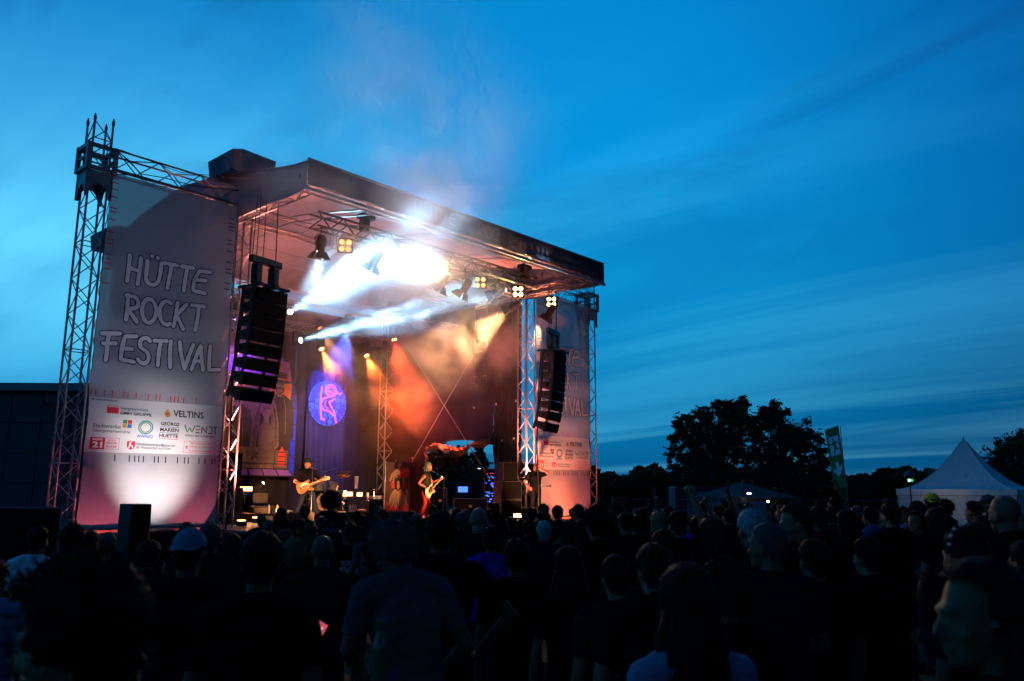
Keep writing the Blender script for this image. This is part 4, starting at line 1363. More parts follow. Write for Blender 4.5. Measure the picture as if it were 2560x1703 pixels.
def fig(cx, cz, s, hat, longhair):
    e = lambda a, b, rx, rz, n=20: [(cx + (a + rx * math.cos(t)) * s, cz + (b + rz * math.sin(t)) * s) for t in np.linspace(0, 2 * PI, n, endpoint=False)]
    P_ = lambda pts: [(cx + a * s, cz + b * s) for a, b in pts]
    lf = .008 if hat else .020
    if longhair:
        flat(AR, 'figure_hair', P_(((-.70, -2.0), (-.42, -1.9), (-.36, -1.0), (-.30, -.2), (.30, -.2), (.34, -1.1), (.46, -1.7), (.66, -1.5), (.60, -.6), (.44, .22), (.22, .46), (0, .50), (-.22, .46), (-.46, .20), (-.62, -.7))), 'bd_hair', lf)
        strokes(AR, 'hair_line', [P_(((-.30 - .05 * k, .25 - .1 * k), (-.42 - .06 * k, -.6), (-.46 - .05 * k, -1.8))) for k in range(3)] + [P_(((.30 + .04 * k, .22 - .1 * k), (.44 + .04 * k, -.6), (.46 + .05 * k, -1.5))) for k in range(3)], .010, 'bd_dark', lf + .004)
        flat(AR, 'figure_dress', P_(((-.30, -2.2), (.46, -2.2), (.36, -1.3), (.30, -.72), (.10, -.50), (-.10, -.50), (-.28, -.72), (-.30, -1.3))), 'bd_ground', lf + .006)
    else:
        flat(AR, 'figure_coat', P_(((-.95, -2.4), (.85, -2.4), (.80, -1.2), (.66, -.70), (.24, -.44), (-.24, -.44), (-.70, -.70), (-.88, -1.3))), 'bd_dark', lf)
        strokes(AR, 'coat_line', [P_(((-.2, -.5), (-.35, -1.1), (-.30, -2.2))), P_(((.2, -.5), (.36, -1.1), (.40, -2.2))), P_(((-.62, -.8), (-.70, -1.6)))], .014, 'bd_hair', lf + .002)
    flat(AR, 'figure_neck', P_(((-.12, -.55), (.12, -.55), (.11, -.2), (-.11, -.2))), 'bd_skin', lf + .008)
    flat(AR, 'figure_face', e(0, 0, .25, .36), 'bd_skin', lf + .009)
    if hat:
        flat(AR, 'figure_hat', P_(((-.62, .14), (-.30, .08), (.30, .06), (.66, .16), (.34, .22), (.33, .50), (.16, .58), (-.12, .60), (-.30, .50), (-.33, .24))), 'bd_dark', lf + .011)
        flat(AR, 'hat_band', P_(((-.33, .24), (.33, .21), (.33, .28), (-.33, .31))), 'bd_orange', lf + .012)
        strokes(AR, 'moustache', [P_(((-.17, -.22), (-.07, -.14), (.07, -.14), (.17, -.22)))], .022, 'bd_dark', lf + .012)
        strokes(AR, 'beard', [P_(((-.20, -.12), (-.17, -.32), (0, -.42), (.17, -.32), (.20, -.12)))], .020, 'bd_dark', lf + .0125)
    strokes(AR, 'eyes', [P_(((-.16, .03), (-.05, .02))), P_(((.05, .02), (.16, .03)))], .016, 'bd_dark', lf + .013)
    strokes(AR, 'brows', [P_(((-.19, .12), (-.05, .10))), P_(((.05, .10), (.19, .12)))], .009, 'bd_dark', lf + .0135)
    strokes(AR, 'nose_and_mouth', [P_(((.01, .02), (.04, -.10), (-.01, -.11))), P_(((-.08, -.22), (.08, -.22)))], .009, 'bd_dark' if hat else 'bd_red', lf + .014)


fig(9.62, 5.70, .80, True, False)
fig(9.12, 4.78, .86, False, True)
fig(7.9, 5.3, .9, True, False)
# lower register: ornament panel, small red window, inscription bars
flat(AR, 'lower_dark', [(8.0, 3.35), (10.12, 3.35), (10.12, 4.1), (9.3, 3.8), (8.6, 4.0), (8.0, 3.9)], 'bd_dark', .009)
flat(AR, 'ornament_panel', [(7.9, 2.92), (9.42, 2.92), (9.42, 3.42), (7.9, 3.42)], 'bd_hair', .010)
for a in range(6):
    t = a * PI / 3 + .3; c = (8.72, 3.17)
    flat(AR, 'ornament_petal', [c, (c[0] + .14 * math.cos(t - .3), c[1] + .14 * math.sin(t - .3)), (c[0] + .28 * math.cos(t), c[1] + .22 * math.sin(t)), (c[0] + .14 * math.cos(t + .3), c[1] + .14 * math.sin(t + .3))], 'bd_dark', .012 + a * .0002)
flat(AR, 'small_window', [(9.70, 2.80), (9.98, 2.80), (9.98, 3.25), (9.84, 3.5), (9.70, 3.25)], 'bd_red', .012)
strokes(AR, 'lead_lines', [[(9.55, 2.7), (9.55, 3.6), (10.1, 3.6), (10.1, 2.7), (9.55, 2.7)], [(7.8, 2.86), (10.1, 2.86)], [(7.85, 3.46), (9.5, 3.46)], [(9.70, 2.95), (9.98, 2.95)], [(9.70, 3.12), (9.98, 3.12)], [(9.70, 3.28), (9.98, 3.28)]], .016, 'bd_dark', .015)
for i in range(9):
    flat(AR, 'inscription_pane', [(7.85 + i * .19, 2.70), (8.01 + i * .19, 2.70), (8.01 + i * .19, 2.82), (7.85 + i * .19, 2.82)], 'bd_hair', .011)

RO = thing('round_backdrop', 'round blue rose-window backdrop with a curling pink monogram on dark cloth', 'backdrop', (11.72, YB, 4.3))
RC = (11.72, 5.20); RR = .86
mb = MB(); mb.prism([(RC[0] + RR * math.cos(t), RC[1] + RR * math.sin(t)) for t in np.linspace(0, 2 * PI, 48, endpoint=False)], .012, lambda x, z, t: (x, YB + t, z)); mb.build('disc', M['bd_dark'], RO)


def pane(r0, r1, a0, a1, m):
    k = 4
    pts = [(RC[0] + r1 * math.cos(a0 + (a1 - a0) * i / k), RC[1] + r1 * math.sin(a0 + (a1 - a0) * i / k)) for i in range(k + 1)] + [(RC[0] + r0 * math.cos(a1 - (a1 - a0) * i / k), RC[1] + r0 * math.sin(a1 - (a1 - a0) * i / k)) for i in range(k + 1)]
    flat(RO, 'pane', pts, m, .004)


for i in range(24):
    a = 2 * PI * i / 24; pane(.80, .85, a + .03, a + .232, 'bd_sky')
for i in range(16):
    a = 2 * PI * i / 16; pane(.62, .765, a + .04, a + .35, 'bd_blue' if i % 4 else 'bd_sky')
for i in range(12):
    a = 2 * PI * i / 12 + .1; pane(.38, .575, a + .05, a + .47, 'bd_sky')
for i in range(8):
    a = 2 * PI * i / 8; pane(.14, .335, a + .10, a + .68, 'bd_blue')
cx_, cz_ = RC
strokes(RO, 'monogram', [
    [(cx_ - .30, cz_ + .62), (cx_ - .34, cz_ - .0), (cx_ - .26, cz_ - .62), (cx_ - .12, cz_ - .62)],
    arc(cx_ + .12, cz_ + .50, .24, .22, 10, 370, 18),
    [(cx_ + .36, cz_ + .5), (cx_ + .52, cz_ + .38), (cx_ + .60, cz_ + .44)],
    [(cx_ + .10, cz_ + .28), (cx_ - .22, cz_ + .16), (cx_ - .32, cz_ - .06), (cx_ - .18, cz_ - .26), (cx_ + .10, cz_ - .30), (cx_ + .34, cz_ - .46), (cx_ + .42, cz_ - .70)],
    [(cx_ + .30, cz_ + .20), (cx_ + .05, cz_ + .05), (cx_ + .30, cz_ - .30), (cx_ + .36, cz_ - .48)]], .036, 'bd_pink', .012)
strokes(RO, 'monogram_detail', [arc(cx_ + .12, cz_ + .50, .15, .13, 0, 340, 14), [(cx_ + .02, cz_ + .50), (cx_ + .08, cz_ + .42), (cx_ + .14, cz_ + .50), (cx_ + .20, cz_ + .42)], [(cx_ - .08, cz_ + .1), (cx_ - .14, cz_ - .1), (cx_ + .02, cz_ - .2)]], .018, 'bd_pink', .014)
mb = MB(); mb.grid(60, 12, lambda a, b: (10.85 + a * 1.75, 7.33 + .05 * math.sin(a * 44 + 2 * b) * (1 - b * .4), 1.6 + b * 4.8)); mb.build('hanging_cloth', mat('blue_lit_cloth', (.010, .010, .035), .85, 0, .2, 2), RO, True)  # blue of the wash light put into the cloth colour

# ------------------------------------------------------------------ line arrays
def cabinet_mesh():
    """trapezoid line-array box, front towards -y, width along x"""
    w, d, h = 1.0, .52, .30
    mb = MB()
    pts = [(-w / 2, -d / 2), (w / 2, -d / 2), (w / 2 * .86, d / 2), (-w / 2 * .86, d / 2)]
    mb.add([(x, y, -h / 2 * (1 if y < 0 else .62)) for x, y in pts] + [(x, y, h / 2 * (1 if y < 0 else .62)) for x, y in pts], [(3, 2, 1, 0), (4, 5, 6, 7), (0, 1, 5, 4), (1, 2, 6, 5), (2, 3, 7, 6), (3, 0, 4, 7)])
    me = mb.mesh('cabinet'); me.materials.append(M['speaker']); return me


CABM = cabinet_mesh()
GRM = MB().bbox((0, -.275, 0), (.97, .03, .27), bev=.012).mesh('grille'); GRM.materials.append(M['grille'])
RIG = MB().box((0, 0, 0), (.03, .09, .33)).mesh('rigging_plate'); RIG.materials.append(M['blackmetal'])
HDL = MB().bbox((0, 0, 0), (.03, .16, .09), bev=.01).mesh('handle_cup'); HDL.materials.append(mat('handle_cup', (.003, .003, .003), .8))


def line_array(label, x, y, top, yaw):
    R_ = thing('line_array', label, 'loudspeaker array', (x, y, top - 3.1), yaw, 'hanging line arrays')
    z = 3.1; tilt = 0.02; yy = 0.0
    for k in range(8):
        tilt += (.006, .012, .018, .026, .034, .045, .06, .09)[k]
        h = .325 if k < 7 else .36
        z -= h
        yy += math.sin(tilt) * h * .5
        m4 = Matrix.Translation((0, yy, z + h / 2)) @ Matrix.Rotation(tilt, 4, 'X') @ Matrix.Scale(1.0 if k < 6 else 1.0, 4)
        c = instance('cabinet', CABM, R_, m4)
        instance('grille', GRM, c, Matrix.Identity(4)); [instance('rigging_plate', RIG, c, Matrix.Translation(q)) for q in ((-.505, -.20, 0), (.505, -.20, 0), (-.445, .20, 0), (.445, .20, 0))]
        [instance('handle_cup', HDL, c, Matrix.Translation((sx * .468, 0, 0)) @ Matrix.Rotation(sx * .134, 4, 'Z')) for sx in (-1, 1)]
        yy += math.sin(tilt) * h * .5
    MB().box((0, 0, 3.13), (.12, .9, .08)).box((-.42, 0, 3.13), (.06, .8, .06)).box((.42, 0, 3.13), (.06, .8, .06)).box((0, -.3, 3.14), (.9, .06, .06)).box((0, .3, 3.14), (.9, .06, .06)).build('flying_frame', M['blackmetal'], R_, world=False)
    for sx in (-.2, .2):
        MB().bbox((sx * 1.3, 0, 3.46), (.20, .22, .50), bev=.03).build('chain_hoist', M['blackmetal'], R_, world=False)
    MB().bbox((0, 0, 3.80), (.95, .14, .17), bev=.02).build('spreader_bar', M['blackmetal'], R_, world=False)
    for sx in (-.42, -.3, -.1, .3):
        MB().tube((sx, 0, 3.86), (sx * .9, 0, 3.86 + 8.85 - top - .72), .011 if sx < .2 else .016, n=5).build('hoist_chain', M['chain'], R_, world=False)
    MB().path([(-.35, .3, 3.1), (-.45, .35, 1.8), (-.35, .45, .2), (-.30, .42, -1.5), (-.32, .40, -2.6)], .02, 5).build('cable_loom', M['cable'], R_, world=False)
    return R_


PAL = line_array('black line array of speaker boxes hanging beside the left tower', 3.50, -1.5, 6.62, .18)
PAR = line_array('line array with brown-lit sides hanging in front of the right banner', 14.47, -1.5, 6.55, .30)
# ------------------------------------------------------------------ stage lamps
def emit(name, col, st):
    m = bpy.data.materials.new(name); m.use_nodes = True
    nt = m.node_tree; nt.nodes.clear()
    e = nt.nodes.new('ShaderNodeEmission'); e.inputs[0].default_value = (*col, 1); e.inputs[1].default_value = st
    o = nt.nodes.new('ShaderNodeOutputMaterial'); nt.links.new(e.outputs[0], o.inputs[0])
    return m


M['bulb_warm'] = emit('lamp_glass_warm', (1.0, .55, .20), 14)
M['bulb_soft'] = emit('lamp_glass_dim', (1.0, .36, .09), 2.2)
M['bulb_white'] = emit('lamp_glass_white', (.75, .90, 1.0), 40)
M['bulb_orange'] = emit('lamp_glass_orange', (1.0, .45, .10), 16)
M['bulb_flood'] = emit('flood_glass', (1.0, .34, .10), 12)
M['lampbody'] = mat('lamp_housing', (.022, .020, .020), .5, .2, .2, 20)


def mtx(loc, d):
    """lamp frame: local -z looks along d"""
    return Matrix.Translation(loc) @ (-Vector(d)).to_track_quat('Z', 'Y').to_matrix().to_4x4()


def fresnel(label, loc, aim, hang, power, col, ang, doors=4, mesh=None):
    """theatre spotlight: ribbed housing, yoke, clamp, four barn doors"""
    t = thing('fresnel_spotlight', label, 'spotlight', loc, 0, 'barn-door spotlights on the front truss')
    L = Vector(loc); d = (Vector(aim) - L).normalized()
    m4 = mtx(L, d)
    mb = MB(); mb.lathe([(.06, .30), (.115, .26), (.125, .10), (.125, -.08), (.135, -.10), (.135, -.15)], 12, m4)
    mb.build('housing', M['lampbody'], t)
    rb = MB()
    for k in range(4):
        rb.lathe([(.134, .22 - k * .07), (.134, .20 - k * .07)], 12, m4)
    rb.build('cooling_rib', M['lampbody'], t)
    ln = MB(); ln.lathe([(.118, -.152), (.06, -.165), (.01, -.17)], 14, m4); ln.build('lens', emit('lens_' + label[:6], col, min(power / 260.0, 12)) if power else M['black'], t)
    for k in range(doors):
        a = k * PI / 2
        R_ = Matrix.Rotation(a, 4, 'Z')
        w0, w1, l = .13, .20, .22
        fl = .55
        pts = [(-w0, .138, -.155), (w0, .138, -.155), (w1, .138 + l * math.sin(fl), -.155 - l * math.cos(fl)), (-w1, .138 + l * math.sin(fl), -.155 - l * math.cos(fl))]
        up_ = Vector((0, math.cos(fl), math.sin(fl))) * .006
        mb = MB(); mb.add([m4 @ R_ @ Vector(p) for p in pts] + [m4 @ R_ @ (Vector(p) + up_) for p in pts], [(0, 1, 2, 3), (7, 6, 5, 4), (0, 4, 5, 1), (1, 5, 6, 2), (2, 6, 7, 3), (3, 7, 4, 0)])
        mb.build('barn_door', M['lampbody'], t)
    H = Vector(hang)
    side = (m4.to_3x3() @ Vector((1, 0, 0))); side.z = 0; side.normalize()
    mb = MB(); top = L + Vector((0, 0, .33))
    mb.path([L + side * .155, L + side * .165 + Vector((0, 0, .2)), L + side * .11 + Vector((0, 0, .31)), top, L - side * .11 + Vector((0, 0, .31)), L - side * .165 + Vector((0, 0, .2)), L - side * .155], .011, 6)
    mb.build('yoke', M['blackmetal'], t)
    mb = MB(); mb.tube(top, (top.x, top.y, H.z), .014).bbox((top.x, top.y, H.z + .01), (.07, .05, .08), bev=.01); mb.build('hook_clamp', M['blackmetal'], t)
    mb = MB(); mb.path([L + Vector((0, 0, .1)) + side * .12, L + side * .26 + Vector((0, 0, .05)), L + side * .28 + Vector((0, 0, .35)), (H.x + .1, H.y, H.z + .05)], .008, 5); mb.build('cable', M['cable'], t)
    if power:
        spot('spot_beam', L + d * .19, L + d * 5, power, col, ang, .5, .09, t)
    return t


def blinder(label, loc, aim, hang, hot, power, col=(1, .55, .22)):
    """audience blinder: square housing with four round lamps"""
    t = thing('blinder_light', label, 'floodlight', loc, 0, 'four-lamp blinders on the front truss')
    L = Vector(loc); d = (Vector(aim) - L).normalized(); m4 = mtx(L, d)
    mb = MB(); mb.bbox((0, 0, .05), (.42, .42, .20), bev=.03); mb.v = [tuple(m4 @ Vector(v)) for v in mb.v]; mb.build('housing', M['lampbody'], t)
    mb = MB(); mb.lathe([(.10, .15), (.15, .2), (.17, .30), (.12, .38)], 12, m4 @ Matrix.Translation((.08, -.04, 0))); mb.build('reflector_back', M['lampbody'], t)
    for sx in (-1, 1):
        for sy in (-1, 1):
            c = m4 @ Matrix.Translation((sx * .095, sy * .095, 0))
            mb = MB(); mb.lathe([(.088, -.052), (.088, -.066), (.080, -.070), (.078, -.052)], 14, c); rim = mb.build('lamp_rim', M['blackmetal'], t)
            mb = MB(); mb.lathe([(.072, -.056), (.060, -.074), (.03, -.082), (.004, -.084)], 14, c); mb.build('lamp_bulb', M['bulb_warm'] if hot else M['bulb_soft'], t, True)
    H = Vector(hang); side = m4.to_3x3() @ Vector((1, 0, 0)); side.z = 0; side.normalize()
    mb = MB(); mb.path([L + side * .235, L + side * .245 + Vector((0, 0, .28)), L + Vector((0, 0, .33)), L - side * .245 + Vector((0, 0, .28)), L - side * .235], .011, 6); mb.tube(L + Vector((0, 0, .33)), (L.x, L.y, H.z), .014); mb.build('yoke', M['blackmetal'], t)
    if power:
        spot('spot_beam', L + d * .16, L + d * 5, power, col, 95, .9, .12, t)
    return t


TY, TZ = -.72, 8.86
fresnel('barn-door spotlight at the left end of the front truss, shining straight down', (5.55, TY, 8.36), (5.75, .6, 1.2), (5.55, TY, TZ), 3500, (1.0, .82, .55), 26)
blinder('dim four-lamp blinder second from the left end of the front truss', (6.36, TY, 8.56), (-5.0, -16.0, 3), (6.36, TY, TZ), False, 60)
fresnel('barn-door spotlight washed out by the white smoke glare', (7.40, TY, 8.38), (6.2, 3.4, 1.2), (7.40, TY, TZ), 0, (1, .8, .6), 30)
blinder('blinder almost lost in the white glare at mid truss', (9.0, TY, 8.60), (-5.0, -16.0, 3), (9.0, TY, TZ), True, 1300, (.70, .88, 1.0))
blinder('bright four-lamp blinder right of the white glare', (10.03, TY, 8.58), (-5.0, -16.0, 3), (10.03, TY, TZ), True, 500)
fresnel('barn-door spotlight hanging just below the bright mid-truss blinder', (9.98, TY - .1, 8.26), (8.4, 4.5, 1.2), (9.98, TY, TZ), 0, (1, .7, .4), 30)
fresnel('black barn-door spotlight silhouetted between two blinders', (11.02, TY, 8.27), (9.6, 4.5, 1.2), (11.02, TY, TZ), 0, (1, .7, .4), 30)
blinder('dim four-lamp blinder right of the black silhouetted spotlight', (11.71, TY, 8.58), (-5.0, -16.0, 3), (11.71, TY, TZ), False, 60)
fresnel('barn-door spotlight throwing a warm beam down to the left', (12.57, TY, 8.40), (11.6, 6.6, 4.8), (12.57, TY, TZ), 5000, (1.0, .55, .26), 20)
blinder('brightest four-lamp blinder glowing yellow near the right tower', (13.55, TY, 8.62), (-5.0, -16.0, 3), (13.55, TY, TZ), True, 2200)
fresnel('warm barn-door spotlight under the brightest blinder near the right tower', (13.45, TY + .1, 8.10), (12.5, 6.6, 4.2), (13.45, TY, TZ), 10000, (1.0, .46, .18), 44)
blinder('bright four-lamp blinder at the far right, in front of the right banner', (15.36, TY, 8.59), (-5.0, -16.0, 3), (15.36, TY, 8.95), True, 500)
fresnel('half-lit barn-door spotlight below the far right blinder', (15.25, TY, 8.20), (13.6, 3.4, 1.2), (15.25, TY, 8.95), 250, (1.0, .6, .3), 40)


def moving_head(label, loc, aim, hang_z, power, col, ang, bulb, ls=1.0):
    t = thing('moving_head_light', label, 'spotlight', loc, 0, 'effect lights on the back truss')
    L = Vector(loc); d = (Vector(aim) - L).normalized(); m4 = mtx(L, d)
    mb = MB(); mb.lathe([(.05, .20), (.11, .17), (.13, .02), (.12, -.12), (.11, -.14)], 14, m4); mb.build('head', M['lampbody'], t, True)
    mb = MB(); mb.lathe([(.095 * ls, -.145), (.06 * ls, -.155), (.01, -.158)], 14, m4); mb.build('lens', bulb, t)
    mb = MB(); mb.bbox((L.x, L.y, hang_z - .08), (.30, .22, .12), bev=.02)
    for s_ in (-1, 1):
        mb.bbox((L.x + s_ * .165, L.y, (L.z + hang_z - .1) / 2), (.05, .12, max(.14, abs(hang_z - L.z) + .02)), bev=.01)
    mb.build('yoke', M['lampbody'], t)
    spot('spot_beam', L + d * .18, L + d * 4, power, col, ang, .8, .05, t)
    if power > 60000:
        spot('bloom_spot', L + d * .19, L + d * 4, power * .05, col, ang * 2.6, 1.0, .05, t)  # added wide spot standing in for lens bloom round the beam
        for k_, (da, db) in enumerate(((.16, .05), (-.15, -.03), (.05, -.14))):      # the lens throws a fan of narrow rays
            e_ = L + (m4.to_3x3() @ Vector((da, db, -1))) * 4
            spot('spot_ray', L + d * .19, e_, power * .12, col, ang * .42, .6, .03, t)
    return t


# white beams from the back, crossing out towards the audience
moving_head('moving light throwing the big white beam up through the smoke', (9.30, 6.5, 8.21), (6.4, -4.2, 8.42), 8.62, 170000, (.30, .68, 1.0), 12, M['bulb_white'])
moving_head('moving light throwing the narrow lower white beam', (9.73, 6.5, 7.23), (11.6, -1.4, 8.3), 7.62, 190000, (.30, .68, 1.0), 10, M['bulb_white'])
moving_head('black moving light hanging in front of the white glare', (11.76, 6.5, 8.0), (11.2, 3.0, 3.0), 8.4, 500, (1.0, .62, .25), 18, M['bulb_soft'])
moving_head('par light with a short orange cone left of the round backdrop', (10.70, 6.5, 7.19), (11.1, 4.6, 4.2), 7.62, 6000, (1.0, .20, .035), 42, M['bulb_orange'])
moving_head('par light with an orange cone right of the round backdrop', (12.80, 6.5, 7.21), (12.9, 4.6, 4.2), 7.62, 6000, (1.0, .14, .025), 42, M['bulb_orange'])
moving_head('par light with the tall red cone beside the back right tower', (14.00, 6.3, 8.00), (13.9, 4.3, 3.4), 8.4, 9000, (1.0, .06, .015), 50, M['bulb_orange'])
moving_head('par light with a faint orange cone behind the narrow white beam', (10.55, 6.5, 7.95), (11.6, 4.6, 5.0), 8.35, 2000, (1.0, .40, .2), 26, M['bulb_soft'])
# left end lights that colour the arched backdrop violet and the drape blue
moving_head('violet wash light behind the hanging loudspeakers', (7.0, 6.0, 8.0), (8.2, 7.4, 6.0), 8.4, 1000, (.50, .12, 1.0), 44, M['bulb_soft'])
moving_head('blue wash light over the round backdrop', (11.3, 5.6, 8.0), (11.72, 7.4, 4.9), 8.4, 7000, (.03, .08, 1.0), 50, M['bulb_soft'])


def flood(label, loc, aim, power, col, w=.34, stand=True, ang=130, bulb=None):
    t = thing('flood_lamp', label, 'floodlight', (loc[0], loc[1], SZ), 0, 'floor flood lamps on the stage')
    L = Vector(loc); d = (Vector(aim) - L).normalized(); m4 = mtx(L, d)
    mb = MB(); mb.bbox((0, 0, .05), (w, .17, .12), bev=.015); mb.v = [tuple(m4 @ Vector(v)) for v in mb.v]; mb.build('housing', M['lampbody'], t)
    mb = MB(); mb.bbox((0, 0, -.022), (w - .05, .12, .02), bev=.008); mb.v = [tuple(m4 @ Vector(v)) for v in mb.v]; mb.build('glass', bulb or M['bulb_flood'], t)
    if stand:
        mb = MB(); mb.tube((L.x, L.y + .05, SZ), (L.x, L.y + .05, L.z - .08), .015).bbox((L.x, L.y + .05, SZ + .012), (.3, .3, .02), bev=.004); mb.build('stand', M['blackmetal'], t)
    if power:
        spot('spot_beam', L + d * .10, L + d * 3, power, col, ang, .8, .10, t)
    return t


AUD = (-6, -17, 2.2)
flood('orange floor flood beside the left rear speaker stack', (6.3, 3.5, 1.97), AUD, 90, (1, .32, .10), .38)
flood('orange floor flood right of the drum kit', (9.75, 3.2, 1.83), AUD, 90, (1, .40, .12), .34)
flood('small orange-red floor flood beside the bass amplifier', (10.3, 3.3, 1.82), AUD, 60, (1, .30, .12), .22)
flood('flood lamp on the stage front edge shining at the right banner and tower', (13.42, -.85, SZ + .13), (9.5, -4.6, 2.2), 0, (1, .32, .15), .30, False)
flood('small red-orange lamp on the stage edge lighting the bald man', (13.2, -2.2, SZ + .13), (14.3, -.9, 2.3), 1100, (1, .34, .16), .26, False, 70)
moving_head('small floor beam light shooting white-blue up to the right', (6.85, 3.7, 2.05), (7.45, 3.3, 2.75), 2.0, 60, (.7, .9, 1.0), 14, M['bulb_white'], .5)
flood('added warm footlight on the stage lip lighting the guitarist', (5.3, -2.4, SZ + .13), (6.55, .8, 2.2), 2000, (1, .40, .16), .30, False, 50)  # unseen lamp added as warm front light on the guitarist
flood('added warm footlight on the stage lip lighting the bass player', (9.5, -2.6, SZ + .13), (10.8, .7, 2.2), 1800, (1, .42, .18), .30, False, 34)  # also added unseen, brightens the bass player from the front
flood('salmon lamp at the foot of the left inner tower pointing up it', (4.10, -.12, SZ + .13), (3.72, -.05, 6.5), 10000, (1, .24, .16), .30, False, 34)
flood('salmon lamp at the foot of the right inner tower pointing up it', (14.45, -.55, SZ + .13), (14.75, -.10, 6.5), 10000, (1, .22, .13), .30, False, 36)
flood('added pink wash lamp on the stage floor left of centre, pointing up into the roof', (5.6, 1.7, SZ + .13), (6.2, .9, 9.0), 3000, (1, .30, .26), .34, False, 95)  # unseen lamp added for the pink light under the roof
flood('added pink wash lamp on the stage floor right of centre, pointing up into the roof', (12.2, .2, SZ + .13), (12.0, .4, 9.0), 3000, (1, .26, .20), .34, False, 95)  # second unseen lamp added to turn the roof frame pink
# added unseen footlights for smoke and roof corner; banner uplights follow
flood('added hidden footlight on the stage lip shining up at the smoke over the roof edge', (6.9, -3.65, SZ + .13), (6.0, -6.3, 9.6), 12000, (.84, .82, 1.0), .34, False, 50, M['bulb_soft'])
flood('added hidden footlight at the left stage lip washing the roof corner pink', (4.0, -3.6, SZ + .13), (2.6, -4.2, 8.6), 900, (.85, .60, .85), .34, False, 30, M['bulb_soft'])
def uplight(label, loc, aim, power, col, ang, bl=.7):
    t = thing('uplight', label, 'floodlight', (loc[0], loc[1], 0), 0, 'banner uplights')
    L = Vector(loc); d = (Vector(aim) - L).normalized(); m4 = mtx(L, d)
    mb = MB(); mb.lathe([(.06, .22), (.10, .18), (.11, 0), (.11, -.10), (.10, -.10), (.09, -.02)], 14, m4); mb.build('can', M['lampbody'], t)
    mb = MB(); mb.lathe([(.088, -.03), (.01, -.034)], 14, m4); mb.build('lens', emit('uplight_lens', col, 3), t)
    mb = MB(); mb.box((L.x, L.y, L.z - .16), (.3, .2, .03)).tube((L.x - .13, L.y, L.z - .15), (L.x - .13, L.y, L.z), .012).tube((L.x + .13, L.y, L.z - .15), (L.x + .13, L.y, L.z), .012); mb.build('bracket', M['blackmetal'], t)
    mb = MB(); mb.box((L.x, L.y, (L.z - .18) / 2), (.4, .3, L.z - .18)); mb.build('plinth', M['black'], t)
    spot('spot_beam', L + d * .12, L + d * 3, power, col, ang, bl, .07, t)


uplight('white uplight at the foot of the left banner', (1.76, -2.3, .34), (1.78, -.25, 2.3), 1050, (1.0, .88, .82), 50, 1.0)
uplight('added pale wide uplight in the pit below the left banner', (1.05, -3.6, .34), (1.70, -.25, 5.8), 330, (.86, .86, 1.0), 62, 1.0)  # unseen fill lamp added to brighten the upper banner and its letters
uplight('added pale wide uplight in the pit below the right banner', (15.9, -3.6, .34), (16.9, -.25, 5.8), 70, (.86, .86, 1.0), 62, 1.0)  # same added fill for the right banner, no lamp seen there
uplight('red uplight at the outer foot of the left banner', (.75, -1.25, .55), (.6, -.25, 1.3), 62, (1.0, .16, .20), 96)
uplight('red uplight at the inner foot of the left banner', (2.75, -1.25, .55), (3.0, -.25, 1.3), 66, (1.0, .16, .20), 96)
uplight('orange-red uplight at the foot of the right banner', (16.2, -1.3, .75), (16.8, -.25, 1.8), 330, (1.0, .16, .07), 100)
uplight('second orange uplight at the inner foot of the right banner', (15.5, -1.7, .75), (15.6, -.25, 2.2), 160, (1.0, .22, .10), 90)
